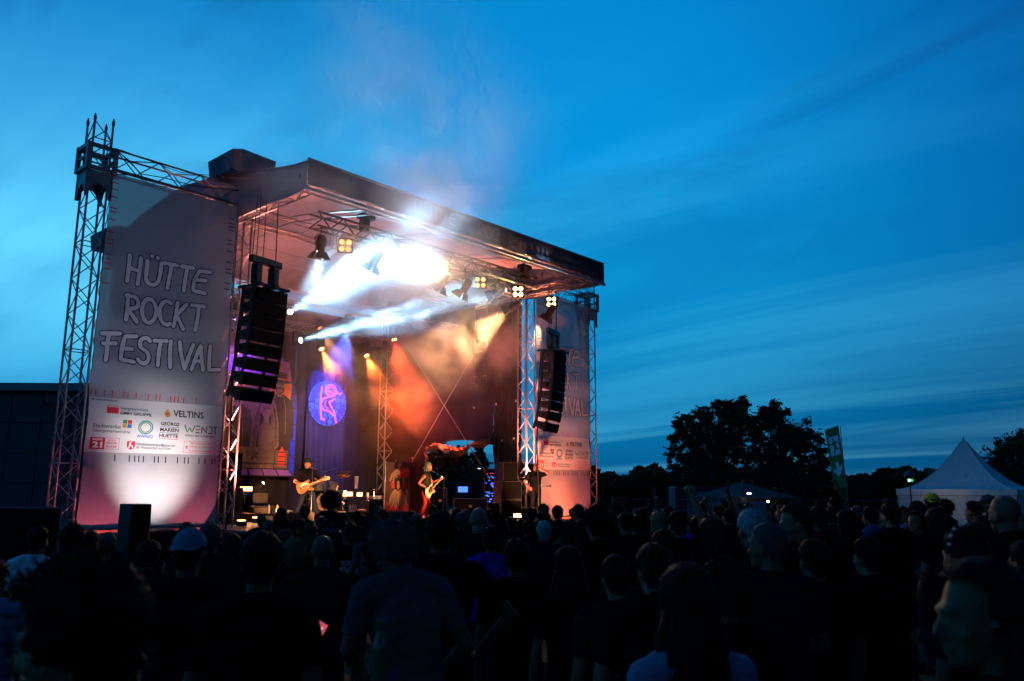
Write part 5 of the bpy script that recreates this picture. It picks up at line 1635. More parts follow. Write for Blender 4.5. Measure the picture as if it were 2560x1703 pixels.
# ------------------------------------------------------------------ stage smoke
def smoke_material(name, blobs, scale, lo, hi, dens, aniso=.25, warp=.6, col=(.92, .92, .94)):
    """scattering volume; density = sum of soft ellipsoids times turbulent noise (world units)"""
    m = bpy.data.materials.new(name); m.use_nodes = True
    nt = m.node_tree; nt.nodes.clear()
    N = nt.nodes.new; K = nt.links.new
    tc_ = N('ShaderNodeTexCoord')
    nz = N('ShaderNodeTexNoise'); nz.inputs['Scale'].default_value = scale; nz.inputs['Detail'].default_value = 3; nz.inputs['Roughness'].default_value = .6; nz.inputs['Distortion'].default_value = warp
    K(tc_.outputs['Object'], nz.inputs['Vector'])
    mr = N('ShaderNodeMapRange'); mr.interpolation_type = 'SMOOTHSTEP'; mr.inputs['From Min'].default_value = lo; mr.inputs['From Max'].default_value = hi
    K(nz.outputs['Fac'], mr.inputs['Value'])
    tot = None
    for (c, r, amp, base) in blobs:
        sub = N('ShaderNodeVectorMath'); sub.operation = 'SUBTRACT'; K(tc_.outputs['Object'], sub.inputs[0]); sub.inputs[1].default_value = c
        dv = N('ShaderNodeVectorMath'); dv.operation = 'DIVIDE'; K(sub.outputs[0], dv.inputs[0]); dv.inputs[1].default_value = r
        ln = N('ShaderNodeVectorMath'); ln.operation = 'LENGTH'; K(dv.outputs[0], ln.inputs[0])
        f = N('ShaderNodeMapRange'); f.interpolation_type = 'SMOOTHSTEP'; f.inputs['From Min'].default_value = 1.0; f.inputs['From Max'].default_value = .25; f.inputs['To Max'].default_value = 1.0
        K(ln.outputs['Value'], f.inputs['Value'])
        ma = N('ShaderNodeMath'); ma.operation = 'MULTIPLY_ADD'; K(mr.outputs[0], ma.inputs[0]); ma.inputs[1].default_value = amp; ma.inputs[2].default_value = base
        mu = N('ShaderNodeMath'); mu.operation = 'MULTIPLY'; K(f.outputs[0], mu.inputs[0]); K(ma.outputs[0], mu.inputs[1])
        if tot is None:
            tot = mu.outputs[0]
        else:
            ad = N('ShaderNodeMath'); ad.operation = 'ADD'; K(tot, ad.inputs[0]); K(mu.outputs[0], ad.inputs[1]); tot = ad.outputs[0]
    fin = N('ShaderNodeMath'); fin.operation = 'MULTIPLY'; K(tot, fin.inputs[0]); fin.inputs[1].default_value = dens
    vs = N('ShaderNodeVolumePrincipled')
    vs.inputs['Color'].default_value = (*col, 1); vs.inputs['Anisotropy'].default_value = aniso
    K(fin.outputs[0], vs.inputs['Density'])
    out = N('ShaderNodeOutputMaterial'); K(vs.outputs[0], out.inputs['Volume'])
    return m


SM_IN = smoke_material('stage_smoke', [
    ((9.2, 2.8, 6.6), (7.2, 6.2, 4.8), .040, .006),      # thin haze filling the stage house
    ((6.6, .8, 8.1), (3.6, 4.2, 1.8), .14, .09),         # pale veil under the left half of the roof
    ((8.4, .2, 8.0), (4.4, 4.6, 2.1), .26, .05),         # bank under the front truss
    ((12.5, 1.6, 6.9), (2.8, 3.8, 2.1), .50, .0),        # drifting bank on the right
    ((13.4, 5.0, 5.6), (2.2, 2.0, 3.0), .26, .02),       # smoke round the red cone
    ((11.8, 6.0, 6.85), (2.6, 1.5, 1.15), .42, .06),       # smoke round the orange cones
], .62, .42, .66, 1.0)
mb = MB(); mb.box((9.05, 2.1, 4.95), (10.9, 10.4, 7.55))
tag(mb.build('stage_smoke', SM_IN), 'lit smoke and haze filling the stage under the roof', 'smoke', kind='stuff')
SM_OUT = smoke_material('drifting_smoke', [
    ((6.6, -4.1, 9.0), (3.0, 1.3, 2.4), .30, .05),
    ((7.2, -4.4, 10.3), (2.2, 1.4, 2.0), .16, .01),
    ((5.6, -4.5, 11.6), (6.6, 1.9, 3.4), .12, .016),
    ((2.6, -4.0, 8.9), (2.4, 1.1, 1.7), .24, .02),
    ((9.8, -4.2, 9.3), (3.0, 1.0, 1.2), .06, .004),
], .62, .38, .68, 1.0, aniso=.2)
mb = MB(); mb.box((6.4, -4.75, 11.2), (12.4, 2.9, 7.6))
tag(mb.build('drifting_smoke', SM_OUT), 'pale smoke drifting out in front of the roof edge and above it', 'smoke', kind='stuff')
# ------------------------------------------------------------------ stage furniture
M['chrome'] = mat('chrome', (.75, .75, .76), .18, 1.0)
M['amp_grill'] = mat('amp_cloth', (.30, .24, .19), .85, 0, .25, 30, .3, 200)
M['amp_face'] = mat('amp_face', (.42, .42, .42), .4, .3, .2, 20)
M['shell'] = mat('drum_shell', (.16, .20, .22), .25, .2, .2, 6)
M['drumhead'] = mat('drum_head', (.60, .42, .22), .6, 0, .3, 6)
M['cymbal'] = mat('cymbal_bronze', (.70, .48, .18), .28, .9)
M['towel'] = mat('towel', (.62, .55, .48), .95, 0, .2, 8, .5, 40)
M['wood_dark'] = mat('riser_front', (.07, .045, .03), .7, 0, .3, 4)
M['sunburst'] = mat('guitar_sunburst', (.50, .15, .03), .3, 0, .35, 5)
M['cream'] = mat('cream_plastic', (.72, .62, .45), .4)
M['maple'] = mat('maple_neck', (.62, .40, .18), .4, 0, .2, 12)
M['case'] = mat('flight_case', (.02, .02, .026), .5, 0, .2, 10)
M['plastic'] = mat('clear_bottle', (.70, .66, .60), .3)


def slab(name, label, cat, c, s, m, rz=0, group=None):
    t = thing(name, label, cat, (c[0], c[1], c[2] - s[2] / 2), rz, group)
    MB().bbox((0, 0, s[2] / 2), s, bev=.012).build('body', m, t, world=False)
    return t


def stack(label, x, y, rz, boxes, z=SZ, name='speaker_stack', cat='loudspeaker'):
    t = thing(name, label, cat, (x, y, z), rz)
    zz = 0
    for (w, d, h) in boxes:
        o = MB().bbox((0, 0, zz + h / 2), (w, d, h - .008), bev=.015).build('cabinet', M['speaker'], t, world=False)
        MB().bbox((0, -d / 2 - .008, zz + h / 2), (w - .06, .016, h - .07), bev=.006).build('grille', M['grille'], o, world=False)
        for sx in (-1, 1):
            MB().bbox((sx * (w / 2 + .002), 0, zz + h * .55), (.012, .18, .10), bev=.004).build('handle', M['blackmetal'], o, world=False)
        zz += h
    return t


stack('tall black speaker stack on the stage beside the left inner tower', 4.45, 1.3, .3, [(.6, .6, .95), (.5, .5, .9)])
stack('black speaker stack at the right edge of the stage, beside the opening', 14.05, .15, -.45, [(.75, .7, .62), (.75, .7, .62), (.55, .5, .62)])
# lone speaker in front of the left banner
fs_ = thing('front_speaker', 'black box standing in front of the left banner, orange light painted on its side', 'loudspeaker', (.25, -2.95, 0), .15)
M['orange_lit'] = mat('orange_lit_side', (.42, .13, .03), .6, 0, .25, 5)  # orange stage light put into the colour of the box side
MB().bbox((0, 0, .83), (.40, .40, 1.66), bev=.012).build('cabinet', M['black'], fs_, world=False)
MB().bbox((0, -.206, .83), (.36, .014, 1.60), bev=.005).build('grille', M['grille'], fs_, world=False)
MB().bbox((.206, 0, .83), (.014, .37, 1.62), bev=.004).build('lit_side_panel', M['orange_lit'], fs_, world=False)

# drum riser
dr = thing('drum_riser', 'low dark riser running across the stage behind the guitarist', 'riser', (7.8, 3.6, SZ))
MB().bbox((7.8, 3.6, SZ + .12), (4.0, 3.0, .24), bev=.01).build('body', M['wood_dark'], dr)
mb = MB(); mb.grid(80, 3, lambda a, b: (5.8 + a * 4.0, 2.08 + .012 * math.sin(a * 120), SZ + .01 + b * .22)); mb.build('skirt', M['blackmatt'], dr)
RZ_ = SZ + .24
# drum kit
dk = thing('drum_kit', 'drum kit with chrome stands and a yellow-headed bass drum on the riser', 'drum kit', (8.8, 3.2, RZ_))


def drum(name, c, r, h, axis, m=None):
    R_ = frame_from(axis).to_4x4()
    mb = MB(); mb.lathe([(r * .99, 0), (r, .01), (r, h - .01), (r * .99, h)], 24, Matrix.Translation(c) @ R_)
    o = mb.build(name, m or M['shell'], dk, True)
    for z in (.0, h):
        pts = [Matrix.Translation(c) @ R_ @ Vector((math.cos(t) * (r + .006), math.sin(t) * (r + .006), z)) for t in np.linspace(0, 2 * PI, 25)[:-1]]
        MB().path(pts, .012, 5, True).build('hoop', M['chrome'], o)
    mb = MB(); mb.lathe([(r * .97, h + .002), (.01, h + .004)], 24, Matrix.Translation(c) @ R_); mb.build('head', M['drumhead'], o)
    for k in range(8):
        t = 2 * PI * k / 8
        MB().tube(Matrix.Translation(c) @ R_ @ Vector((math.cos(t) * (r + .012), math.sin(t) * (r + .012), .03)), Matrix.Translation(c) @ R_ @ Vector((math.cos(t) * (r + .012), math.sin(t) * (r + .012), h - .03)), .006, n=5).build('lug', M['chrome'], o)
    return o


f_dir = Vector((-.55, -1, 0)).normalized()
bd = drum('bass_drum', Vector((8.75, 3.05, RZ_ + .29)) - f_dir * .20, .28, .42, f_dir)
strk = MB()
for k in range(7):
    c0 = Vector((8.75, 3.05, RZ_ + .29)) + f_dir * .226; sx = f_dir.cross(Vector((0, 0, 1))).normalized()
    a0 = k * .9
    p = [c0 + sx * .20 * math.cos(a0) + Vector((0, 0, .20 * math.sin(a0))), c0 + sx * .1 * math.cos(a0 + .8) + Vector((0, 0, .1 * math.sin(a0 + .8))), c0]
    strk.path(p, .010, 4)
strk.build('head_print', M['bd_red'], bd)
drum('tom', Vector((8.55, 3.1, RZ_ + .68)), .15, .2, (-.1, -.25, 1)); drum('tom', Vector((8.98, 3.0, RZ_ + .68)), .16, .22, (-.05, -.3, 1))
drum('floor_tom', Vector((9.45, 3.25, RZ_ + .28)), .2, .36, (0, 0, 1)); drum('snare', Vector((8.4, 3.45, RZ_ + .58)), .18, .14, (0, -.1, 1))
for (x, y, z, r) in ((8.2, 3.2, .98, .2), (8.35, 3.3, 1.28, .23), (9.35, 2.95, 1.10, .25), (9.7, 3.4, 1.22, .23)):
    z += RZ_
    R_ = Matrix.Translation((x, y, z)) @ Matrix.Rotation(-.25, 4, 'X')
    MB().lathe([(r, 0), (r * .6, .012), (.05, .022), (.04, .035), (.008, .042)], 24, R_).build('cymbal', M['cymbal'], dk, True)
    MB().tube((x, y, RZ_ + .25), (x, y, z), .010).build('cymbal_stand', M['chrome'], dk)
    for k in range(3):
        t = k * 2.1
        MB().tube((x, y, RZ_ + .3), (x + .26 * math.cos(t), y + .26 * math.sin(t), RZ_ + .01), .009, n=6).build('stand_leg', M['chrome'], dk)
place('drummer', 'drummer in dark shirt seated behind the guitarist, only arms showing', (8.85, 4.0, RZ_), PI + .35, 1.0, ('short', 'dark'), None, 'black', 'black')
st_ = thing('drum_stool', 'round padded drum stool under the drummer', 'stool', (8.85, 4.02, RZ_))
MB().lathe([(.16, .40), (.17, .43), (.17, .475), (.14, .49)], 18, Matrix.Translation((8.85, 4.02, RZ_ - .05))).build('seat', M['black'], st_, True)
MB().tube((8.85, 4.02, RZ_), (8.85, 4.02, RZ_ + .36), .02).build('post', M['chrome'], st_)


# amplifiers
def amp(label, x, y, z, rz, w, h, head=True, face='amp_grill', d=.38):
    t = thing('amplifier', label, 'amplifier', (x, y, z), rz)
    MB().bbox((0, 0, h / 2), (w, d, h), bev=.015).build('cabinet', M['black'], t, world=False)
    MB().bbox((0, -d / 2 - .006, h / 2), (w - .08, .014, h - .10), bev=.004).build('grille', M[face], t, world=False)
    for sx in (-1, 1):
        for zz in (.03, h - .03):
            MB().bbox((sx * (w / 2 - .02), -d / 2 + .01, zz), (.05, .05, .05), bev=.01).build('corner', M['chrome'], t, world=False)
    if head:
        hd = MB().bbox((0, 0, h + .13), (w * .96, d * .8, .25), bev=.012).build('amp_head', M['black'], t, world=False)
        MB().bbox((0, -d * .4 - .006, h + .10), (w * .88, .014, .10), bev=.003).build('face_plate', M['amp_face'], hd, world=False)
        MB().bbox((0, -d * .4 - .004, h + .205), (w * .88, .010, .07), bev=.003).build('vent_grille', M['grille'], hd, world=False)
        for k in range(9):
            MB().lathe([(.012, 0), (.010, .018)], 8, Matrix.Translation((-w * .34 + k * w * .085, -d * .4 - .013, h + .10)) @ Matrix.Rotation(PI / 2, 4, 'X')).build('knob', M['black'], hd, world=False)
        MB().path([(-.09, 0, h + .262), (-.07, 0, h + .285), (.07, 0, h + .285), (.09, 0, h + .262)], .010, 5).build('carry_handle', M['black'], hd, world=False)
    return t


amp('bass amplifier head on a dark cabinet left of the red poster', 10.62, 2.85, SZ, -.35, .62, .58, True, 'grille')
amp('pale-fronted guitar cabinet at the left of the stage', 6.35, 2.6, SZ + .02, -.3, .72, .42, False)
amp('small amplifier on top of a case behind the pale guitar cabinet', 6.9, 4.6, SZ + .24, -.3, .55, .45, True, 'grille')
slab('road_case', 'black road case on the riser carrying the small white-blue floor beam', 'case', (6.85, 3.7, RZ_ + .285), (.45, .4, .57), M['case'], -.3)
slab('road_case', 'black road case under the pale guitar cabinet front', 'case', (6.1, 2.2, SZ + .09), (.5, .3, .18), M['case'], -.3)


# microphone stands
def mic(label, x, y, h, boom, z=SZ):
    t = thing('microphone_stand', label, 'microphone stand', (x, y, z))
    MB().lathe([(.13, 0), (.13, .015), (.03, .03), (.012, .035)], 16, Matrix.Translation((x, y, z))).build('base', M['blackmetal'], t)
    MB().tube((x, y, z + .02), (x, y, z + h), .011).build('pole', M['chrome'], t)
    e = Vector((x, y, z + h)); tip = e + Vector(boom)
    MB().tube(e - Vector(boom) * .3, tip, .008, n=6).build('boom', M['chrome'], t)
    d = Vector(boom).normalized()
    mb = MB(); mb.lathe([(.008, 0), (.012, .02), (.016, .12), (.026, .13), (.028, .155), (.018, .18), (.004, .186)], 12, Matrix.Translation(tip) @ frame_from(d).to_4x4()); mb.build('microphone', M['blackmetal'], t, True)
    return t


GX, GY = 6.57, .80
mic('microphone stand in front of the guitarist in the hat', 6.30, .20, 1.20, (.16, .26, .28))
mic('microphone stand in front of the green-haired bassist', 11.2, .25, 1.32, (-.18, .22, .14))
mic('boom microphone stand over the drum kit', 8.15, 2.2, 1.45, (.55, .25, .10), SZ)
mic('empty microphone stand right of the drum kit', 9.55, 1.6, 1.55, (.02, -.02, .06))
mic('small microphone stand behind the bald man at the right', 14.95, -.55, 1.05, (.18, -.1, .02))
cp = thing('cup_holder', 'white paper roll on a thin stand right of the drum kit', 'stand', (9.0, 1.8, SZ))
MB().tube((9.0, 1.8, SZ), (9.0, 1.8, SZ + .95), .01).build('pole', M['chrome'], cp)
MB().lathe([(.05, .95), (.06, 1.32)], 12, Matrix.Translation((9.0, 1.8, SZ))).build('roll', M['inkwhite'], cp)
# bottles and towels on the riser edge
k_ = 0
for x, w in ((6.35, 'left of the coffee pot'), (6.62, 'beside the coffee pot'), (7.28, 'behind the guitarist, left'), (7.40, 'behind the guitarist, middle'), (7.52, 'behind the guitarist, right'), (9.18, 'at the right riser end, first'), (9.28, 'at the right riser end, second'), (9.38, 'at the right riser end, third')):
    t = thing('water_bottle', 'pale plastic water bottle on the riser edge ' + w, 'bottle', (x, 2.3, RZ_), 0, 'bottles on the riser')
    MB().lathe([(.035, 0), (.038, .02), (.036, .10), (.038, .17), (.014, .21)], 12, Matrix.Translation((x, 2.3, RZ_))).build('bottle_body', M['plastic'], t, True)
    MB().lathe([(.015, .21), (.015, .235)], 10, Matrix.Translation((x, 2.3, RZ_))).build('cap', M['inkwhite'], t)
for x, w in ((6.95, 'near the coffee pot'), (9.62, 'at the right end')):
    mb = MB(); mb.ell((x, 2.28, RZ_ + .04), (.17, .12, .045), 14, 8); mb.v = [(a, b, c + .015 * noise.noise(Vector((a * 20, b * 20, c * 20)))) for a, b, c in mb.v]
    tag(mb.build('towel', M['towel'], None, True), 'crumpled pale towel on the riser edge ' + w, 'towel', 'towels on the riser')
t = thing('coffee_pot', 'dark glass coffee pot standing on the riser edge', 'pot', (6.48, 2.3, RZ_))
MB().lathe([(.06, 0), (.065, .02), (.062, .15), (.05, .18), (.02, .2), (.01, .22)], 14, Matrix.Translation((6.48, 2.3, RZ_))).build('pot_body', M['blackmetal'], t, True)
MB().path([(6.54, 2.3, RZ_ + .15), (6.58, 2.3, RZ_ + .14), (6.58, 2.3, RZ_ + .06), (6.54, 2.3, RZ_ + .04)], .008, 5).build('handle', M['chrome'], t)


# monitor wedges along the front edge
def wedge(label, x, y, rz):
    t = thing('monitor_wedge', label, 'loudspeaker', (x, y, SZ), rz, 'stage monitors')
    mb = MB(); mb.prism([(-.25, 0), (.25, 0), (.20, .34), (-.02, .36), (-.25, .08)], .62, lambda a, b, c: (c - .31, -a, b)); mb.build('cabinet', M['speaker'], t, world=False)
    mb = MB(); mb.add([(-.28, .25, .085), (.28, .25, .085), (.28, .03, .36), (-.28, .03, .36)], [(0, 1, 2, 3)]); mb.v = [(a, b + .006, c + .005) for a, b, c in mb.v]; mb.build('grille', M['grille'], t, world=False)


wedge('black wedge monitor at the guitarist\'s feet', 5.2, -.9, .2); wedge('black wedge monitor at the centre of the stage front', 7.9, -1.4, 0); wedge('black wedge monitor before the bassist', 10.4, -1.2, 0)


# guitars
def guitar(label, neckdir, bodyc, nrm, bass, mbody, length):
    t = thing('bass_guitar' if bass else 'electric_guitar', label, 'guitar', bodyc)
    d = Vector(neckdir).normalized(); n_ = Vector(nrm); n_ = (n_ - d * n_.dot(d)).normalized(); u = d.cross(n_)
    B = Vector(bodyc)
    P3 = lambda a, b, c: B + d * a + u * b + n_ * c
    k = 1.12 if bass else 1.0
    out = [(-.21, .02), (-.19, .12), (-.10, .165), (-.01, .135), (.05, .115), (.12, .14), (.20, .17), (.23, .13), (.16, .07), (.13, .035), (.13, -.035), (.15, -.07), (.19, -.11), (.17, -.15), (.09, -.135), (.02, -.115), (-.06, -.14), (-.14, -.15), (-.20, -.09)]
    MB().prism([(a * k, b * k) for a, b in out], .045, lambda x, y, c: P3(x, y, c - .022)).build('guitar_body', mbody, t)
    pg = [(-.06, .04), (.08, .07), (.13, .03), (.13, -.05), (.05, -.10), (-.04, -.09), (-.10, -.05)]
    MB().prism([(a * k, b * k) for a, b in pg], .004, lambda x, y, c: P3(x, y, .026 + c)).build('pickguard', M['cream'] if not bass else M['bd_dark'], t)
    for a in ((-.02, .04) if bass else (-.05, .0, .06)):
        MB().prism([(a, -.04), (a + .025, -.04), (a + .025, .04), (a, .04)], .008, lambda x, y, c: P3(x, y, .031 + c)).build('pickup', M['chrome'], t)
    MB().prism([(-.12, -.03), (-.08, -.03), (-.08, .03), (-.12, .03)], .012, lambda x, y, c: P3(x, y, .024 + c)).build('bridge', M['chrome'], t)
    nk = MB(); nk.prism([(.10, -.030), (length, -.023), (length, .023), (.10, .030)], .022, lambda x, y, c: P3(x, y, c + .014)); nk.build('neck', M['maple'], t)
    hs = [(length, -.023), (length + .04, -.045), (length + .16, -.05), (length + .20, -.01), (length + .17, .04), (length + .05, .035), (length, .023)]
    MB().prism(hs, .016, lambda x, y, c: P3(x, y, c + .008)).build('headstock', M['maple'] if not bass else M['cream'], t)
    for k2 in range(4 if bass else 6):
        MB().tube(P3(length + .04 + k2 * (.034 if bass else .022), -.045, .016), P3(length + .04 + k2 * (.034 if bass else .022), -.075, .016), .006, n=5).build('tuner', M['chrome'], t)
    for k2 in range(4 if bass else 6):
        y = -.016 + k2 * .032 / (3 if bass else 5)
        MB().tube(P3(-.10, y, .042), P3(length + .05, y * .8, .040), .0012, n=3).build('string', M['chrome'], t)
    return t


def to_world(loc, rz, sc, p):
    return Vector(loc) + Matrix.Rotation(rz, 3, 'Z') @ (Vector(p) * sc)


# guitarist: hat, black shirt, looks towards the microphone
gl, grz, gsc = (GX, GY, SZ), math.radians(150), 1.0
place('guitarist', 'guitarist in a dark hat and black shirt singing with legs apart', gl, grz, gsc, ('thin', 'grey'), ('hat', 'charcoal'), 'black', 'denim', 'skin')
guitar('orange-brown electric guitar held by the man in the hat', Matrix.Rotation(grz, 3, 'Z') @ Vector((-.95, .12, .36)), to_world(gl, grz, gsc, (.10, .20, .98)), Matrix.Rotation(grz, 3, 'Z') @ Vector((0, 1, .12)), False, M['sunburst'], .52)
bl_, brz = (10.79, .67, SZ), math.radians(-152)
place('bassist', 'bass player with long green hair, bare arms and dark red trousers', bl_, brz, 1.0, ('long', 'green'), None, 'olive', 'redpants', 'skin')
guitar('white bass guitar held by the green-haired player', Matrix.Rotation(brz, 3, 'Z') @ Vector((-.86, .18, .52)), to_world(bl_, brz, 1.0, (.10, .19, .90)), Matrix.Rotation(brz, 3, 'Z') @ Vector((0, 1, .1)), True, M['cream'], .66)
# long green locks falling over the chest
place('roadie', 'bald man in black T-shirt and shorts holding a hand to his ear', (14.25, -.90, SZ), math.radians(140), 1.02, None, None, 'black', 'black', 'skin')

# red poster panel standing beside the bass amplifier
po = thing('poster_scrim', 'upright dark panel with a red and cream drawing of a robed horned figure', 'poster', (11.2, 2.45, SZ))
PX0, PX1, PZ0, PZ1, PY = 10.66, 11.72, SZ + .12, SZ + 1.82, 2.45
MB().box(((PX0 + PX1) / 2, PY, (PZ0 + PZ1) / 2), (PX1 - PX0, .03, PZ1 - PZ0)).build('panel', mat('scrim_ground', (.07, .035, .03), .8), po)
for sx in (PX0 - .02, PX1 + .02):
    MB().tube((sx, PY, SZ), (sx, PY, PZ1 + .05), .02).build('pole', M['alu'] if sx < 11 else M['blackmetal'], po)
MB().box(((PX0 + PX1) / 2, PY, SZ + .04), (1.2, .4, .06)).build('foot', M['black'], po)
M['po_red'] = mat('poster_red', (.50, .045, .025), .8); M['po_cream'] = mat('poster_cream', (.30, .19, .11), .8); M['po_dark'] = mat('poster_dark', (.02, .014, .014), .8)


def pf(nm, pts, m, lift):
    mb = MB(); mb.add([(PX0 + x * (PX1 - PX0), PY - .016 - lift, PZ0 + z * (PZ1 - PZ0)) for x, z in pts], [tuple(range(len(pts)))]); mb.build(nm, M[m], po)


pf('red_base', [(.02, .01), (.95, .01), (.95, .22), (.88, .16), (.80, .30), (.70, .17), (.55, .22), (.40, .17), (.28, .28), (.16, .18), (.06, .27), (.02, .2)], 'po_red', .002)
pf('robe', [(.12, .20), (.20, .36), (.30, .46), (.50, .52), (.70, .46), (.82, .34), (.90, .18), (.76, .20), (.66, .12), (.56, .20), (.44, .10), (.34, .20), (.24, .12)], 'po_cream', .004)
for k in range(9):
    x_ = .20 + k * .075
    pf('robe_pleat', [(x_ - .012 + (x_ - .5) * .1, .14 + .05 * (k % 2)), (x_ + .016 + (x_ - .5) * .1, .14 + .05 * (k % 2)), (.5 + (x_ - .5) * .55, .46 - .14 * abs(x_ - .5))], 'po_dark', .006 + k * .0002)
pf('red_wing', [(.24, .50), (.20, .60), (.30, .66), (.38, .60), (.36, .50)], 'po_red', .003)
pf('red_wing', [(.66, .50), (.64, .60), (.72, .66), (.80, .60), (.76, .50)], 'po_red', .0032)
pf('crown_arc', [(.26, .62), (.32, .76), (.50, .82), (.68, .76), (.76, .62), (.70, .62), (.63, .72), (.50, .77), (.37, .72), (.32, .62)], 'po_cream', .0045)
pf('head', [(.36, .50), (.34, .62), (.40, .70), (.50, .73), (.60, .70), (.66, .62), (.64, .50), (.50, .44)], 'po_dark', .006)
pf('face', [(.44, .52), (.44, .62), (.50, .65), (.56, .62), (.56, .52), (.50, .47)], 'po_cream', .008)
pf('horn', [(.42, .69), (.36, .78), (.40, .80), (.46, .71)], 'po_cream', .008); pf('horn', [(.58, .69), (.64, .78), (.60, .80), (.54, .71)], 'po_cream', .0082)
pf('raised_arm', [(.12, .66), (.22, .78), (.42, .88), (.60, .86), (.60, .80), (.44, .82), (.28, .72), (.18, .62)], 'po_cream', .005)
pf('hand_block', [(.52, .74), (.54, .86), (.64, .90), (.92, .88), (.93, .74), (.78, .70)], 'po_red', .009)
for k in range(3):
    pf('eye_mark', [(.46 + k * .03, .575), (.475 + k * .03, .575), (.475 + k * .03, .595), (.46 + k * .03, .595)], 'po_dark', .010)

# ------------------------------------------------------------------ backstage seen through the opening
def flight(label, loc, s, rz):
    t = thing('flight_case', label, 'case', (loc[0], loc[1], loc[2]), rz)
    MB().bbox((0, 0, s[2] / 2), s, bev=.01).build('case_body', M['case'], t, world=False)
    for sx in (-1, 1):
        for sy in (-1, 1):
            MB().box((sx * s[0] / 2, sy * s[1] / 2, s[2] / 2), (.03, .03, s[2] + .01)).build('edge_profile', M['alu'], t, world=False)
    for z in (0.012, s[2] - .012):
        MB().box((0, -s[1] / 2, z), (s[0], .03, .028)).build('edge_profile', M['alu'], t, world=False)
    MB().bbox((0, -s[1] / 2 - .01, s[2] * .5), (.14, .02, .10), bev=.004).build('latch', M['chrome'], t, world=False)
    return t


bd_ = thing('backstage_deck', 'dark platform behind the loading opening', 'stage', (17.0, 4.6, 0))
MB().box((17.1, 4.4, .54), (3.3, 6.0, 1.08)).build('platform', M['black'], bd_)
flight('long flight case with metal edges in the loading opening', (16.6, 4.4, 1.08), (1.3, .6, .60), -.85)
flight('tall open rack case glowing blue backstage', (17.3, 3.95, 1.08), (.55, .55, 1.75), -.85)
flight('upright flight case left in the loading opening, behind the bassist', (16.3, 5.8, 1.08), (.5, .5, 1.0), -.85)
M['screen_blue'] = emit('equipment_lights_blue', (.05, .16, 1.0), 2.6)
M['screen_red'] = emit('equipment_lights_red', (1.0, .05, .10), 1.4)
rk = thing('equipment_rack', 'rack units with blue glowing displays and red letters of light', 'equipment', (17.0, 3.75, 1.3))
rng = random.Random(3)
for k in range(11):
    z = 1.42 + k * .12
    o = MB().bbox((17.02, 3.72, z), (.46, .10, .10), Matrix.Rotation(-.85, 3, 'Z'), .008).build('rack_unit', M['blackmetal'], rk)
    for q in range(rng.randint(2, 5)):
        c = Vector((17.02, 3.72, z)) + Matrix.Rotation(-.85, 3, 'Z') @ Vector((rng.uniform(-.2, .2), -.056, rng.uniform(-.03, .03)))
        MB().bbox(c, (rng.uniform(.03, .12), .012, rng.uniform(.015, .05)), Matrix.Rotation(-.85, 3, 'Z'), .003).build('display', M['screen_red'] if k == 10 else M['screen_blue'], o)
lp = thing('laptop_screen', 'small blue glowing monitor on a stalk backstage', 'monitor', (16.55, 4.75, 1.68))
MB().bbox((16.5, 4.75, 2.02), (.42, .04, .26), Matrix.Rotation(-.85, 3, 'Z'), .01).build('frame', M['blackmetal'], lp)
MB().bbox(Vector((16.5, 4.75, 2.02)) + Matrix.Rotation(-.85, 3, 'Z') @ Vector((0, -.026, 0)), (.38, .01, .22), Matrix.Rotation(-.85, 3, 'Z'), .003).build('screen', M['screen_blue'], lp)
MB().tube((16.5, 4.76, 1.68), (16.5, 4.76, 1.92), .015).build('stalk', M['blackmetal'], lp)
lamp = thing('backstage_lamp', 'small white-blue work lamp above the equipment rack', 'lamp', (16.9, 4.3, 2.75))
MB().bbox((16.9, 4.3, 2.86), (.14, .06, .05), bev=.01).build('lamp_body', M['blackmetal'], lamp)
MB().bbox((16.9, 4.26, 2.835), (.11, .04, .016), bev=.004).build('tube', emit('work_lamp', (.6, .8, 1.0), 6), lamp)
MB().tube((16.9, 4.3, 2.88), (16.9, 4.3, 3.4), .01).build('hanger', M['blackmetal'], lamp)
spot('spot_beam', (16.9, 4.25, 2.8), (16.8, 4.1, 1.5), 40, (.10, .22, 1.0), 120, .8, .05, lamp)
# a hanging ladder bar and small lamps near the right rear of the stage
hb = thing('hanging_pipe_ladder', 'thin black pipe ladder hanging in the dark right rear of the stage', 'truss', (14.2, 1.6, 5.8))
for sy in (1.35, 1.95):
    MB().tube((14.2, sy, 5.75), (14.2, sy, 8.7), .022).build('upright', M['blackmetal'], hb)
for z in (6.0, 6.9, 7.75, 8.5):
    MB().tube((14.2, 1.33, z), (14.2, 1.97, z), .016).build('rung', M['alu'], hb)
moving_head('small violet beam light on the hanging pipe ladder', (14.1, 1.6, 7.35), (11.2, 4.0, 6.9), 7.75, 500, (.35, .25, 1.0), 20, M['bulb_white'], .35)
moving_head('unlit moving light at the foot of the hanging pipe ladder', (14.1, 1.55, 5.72), (14.0, 1.5, 4.6), 6.0, 1, (1, 1, 1), 10, M['black'])

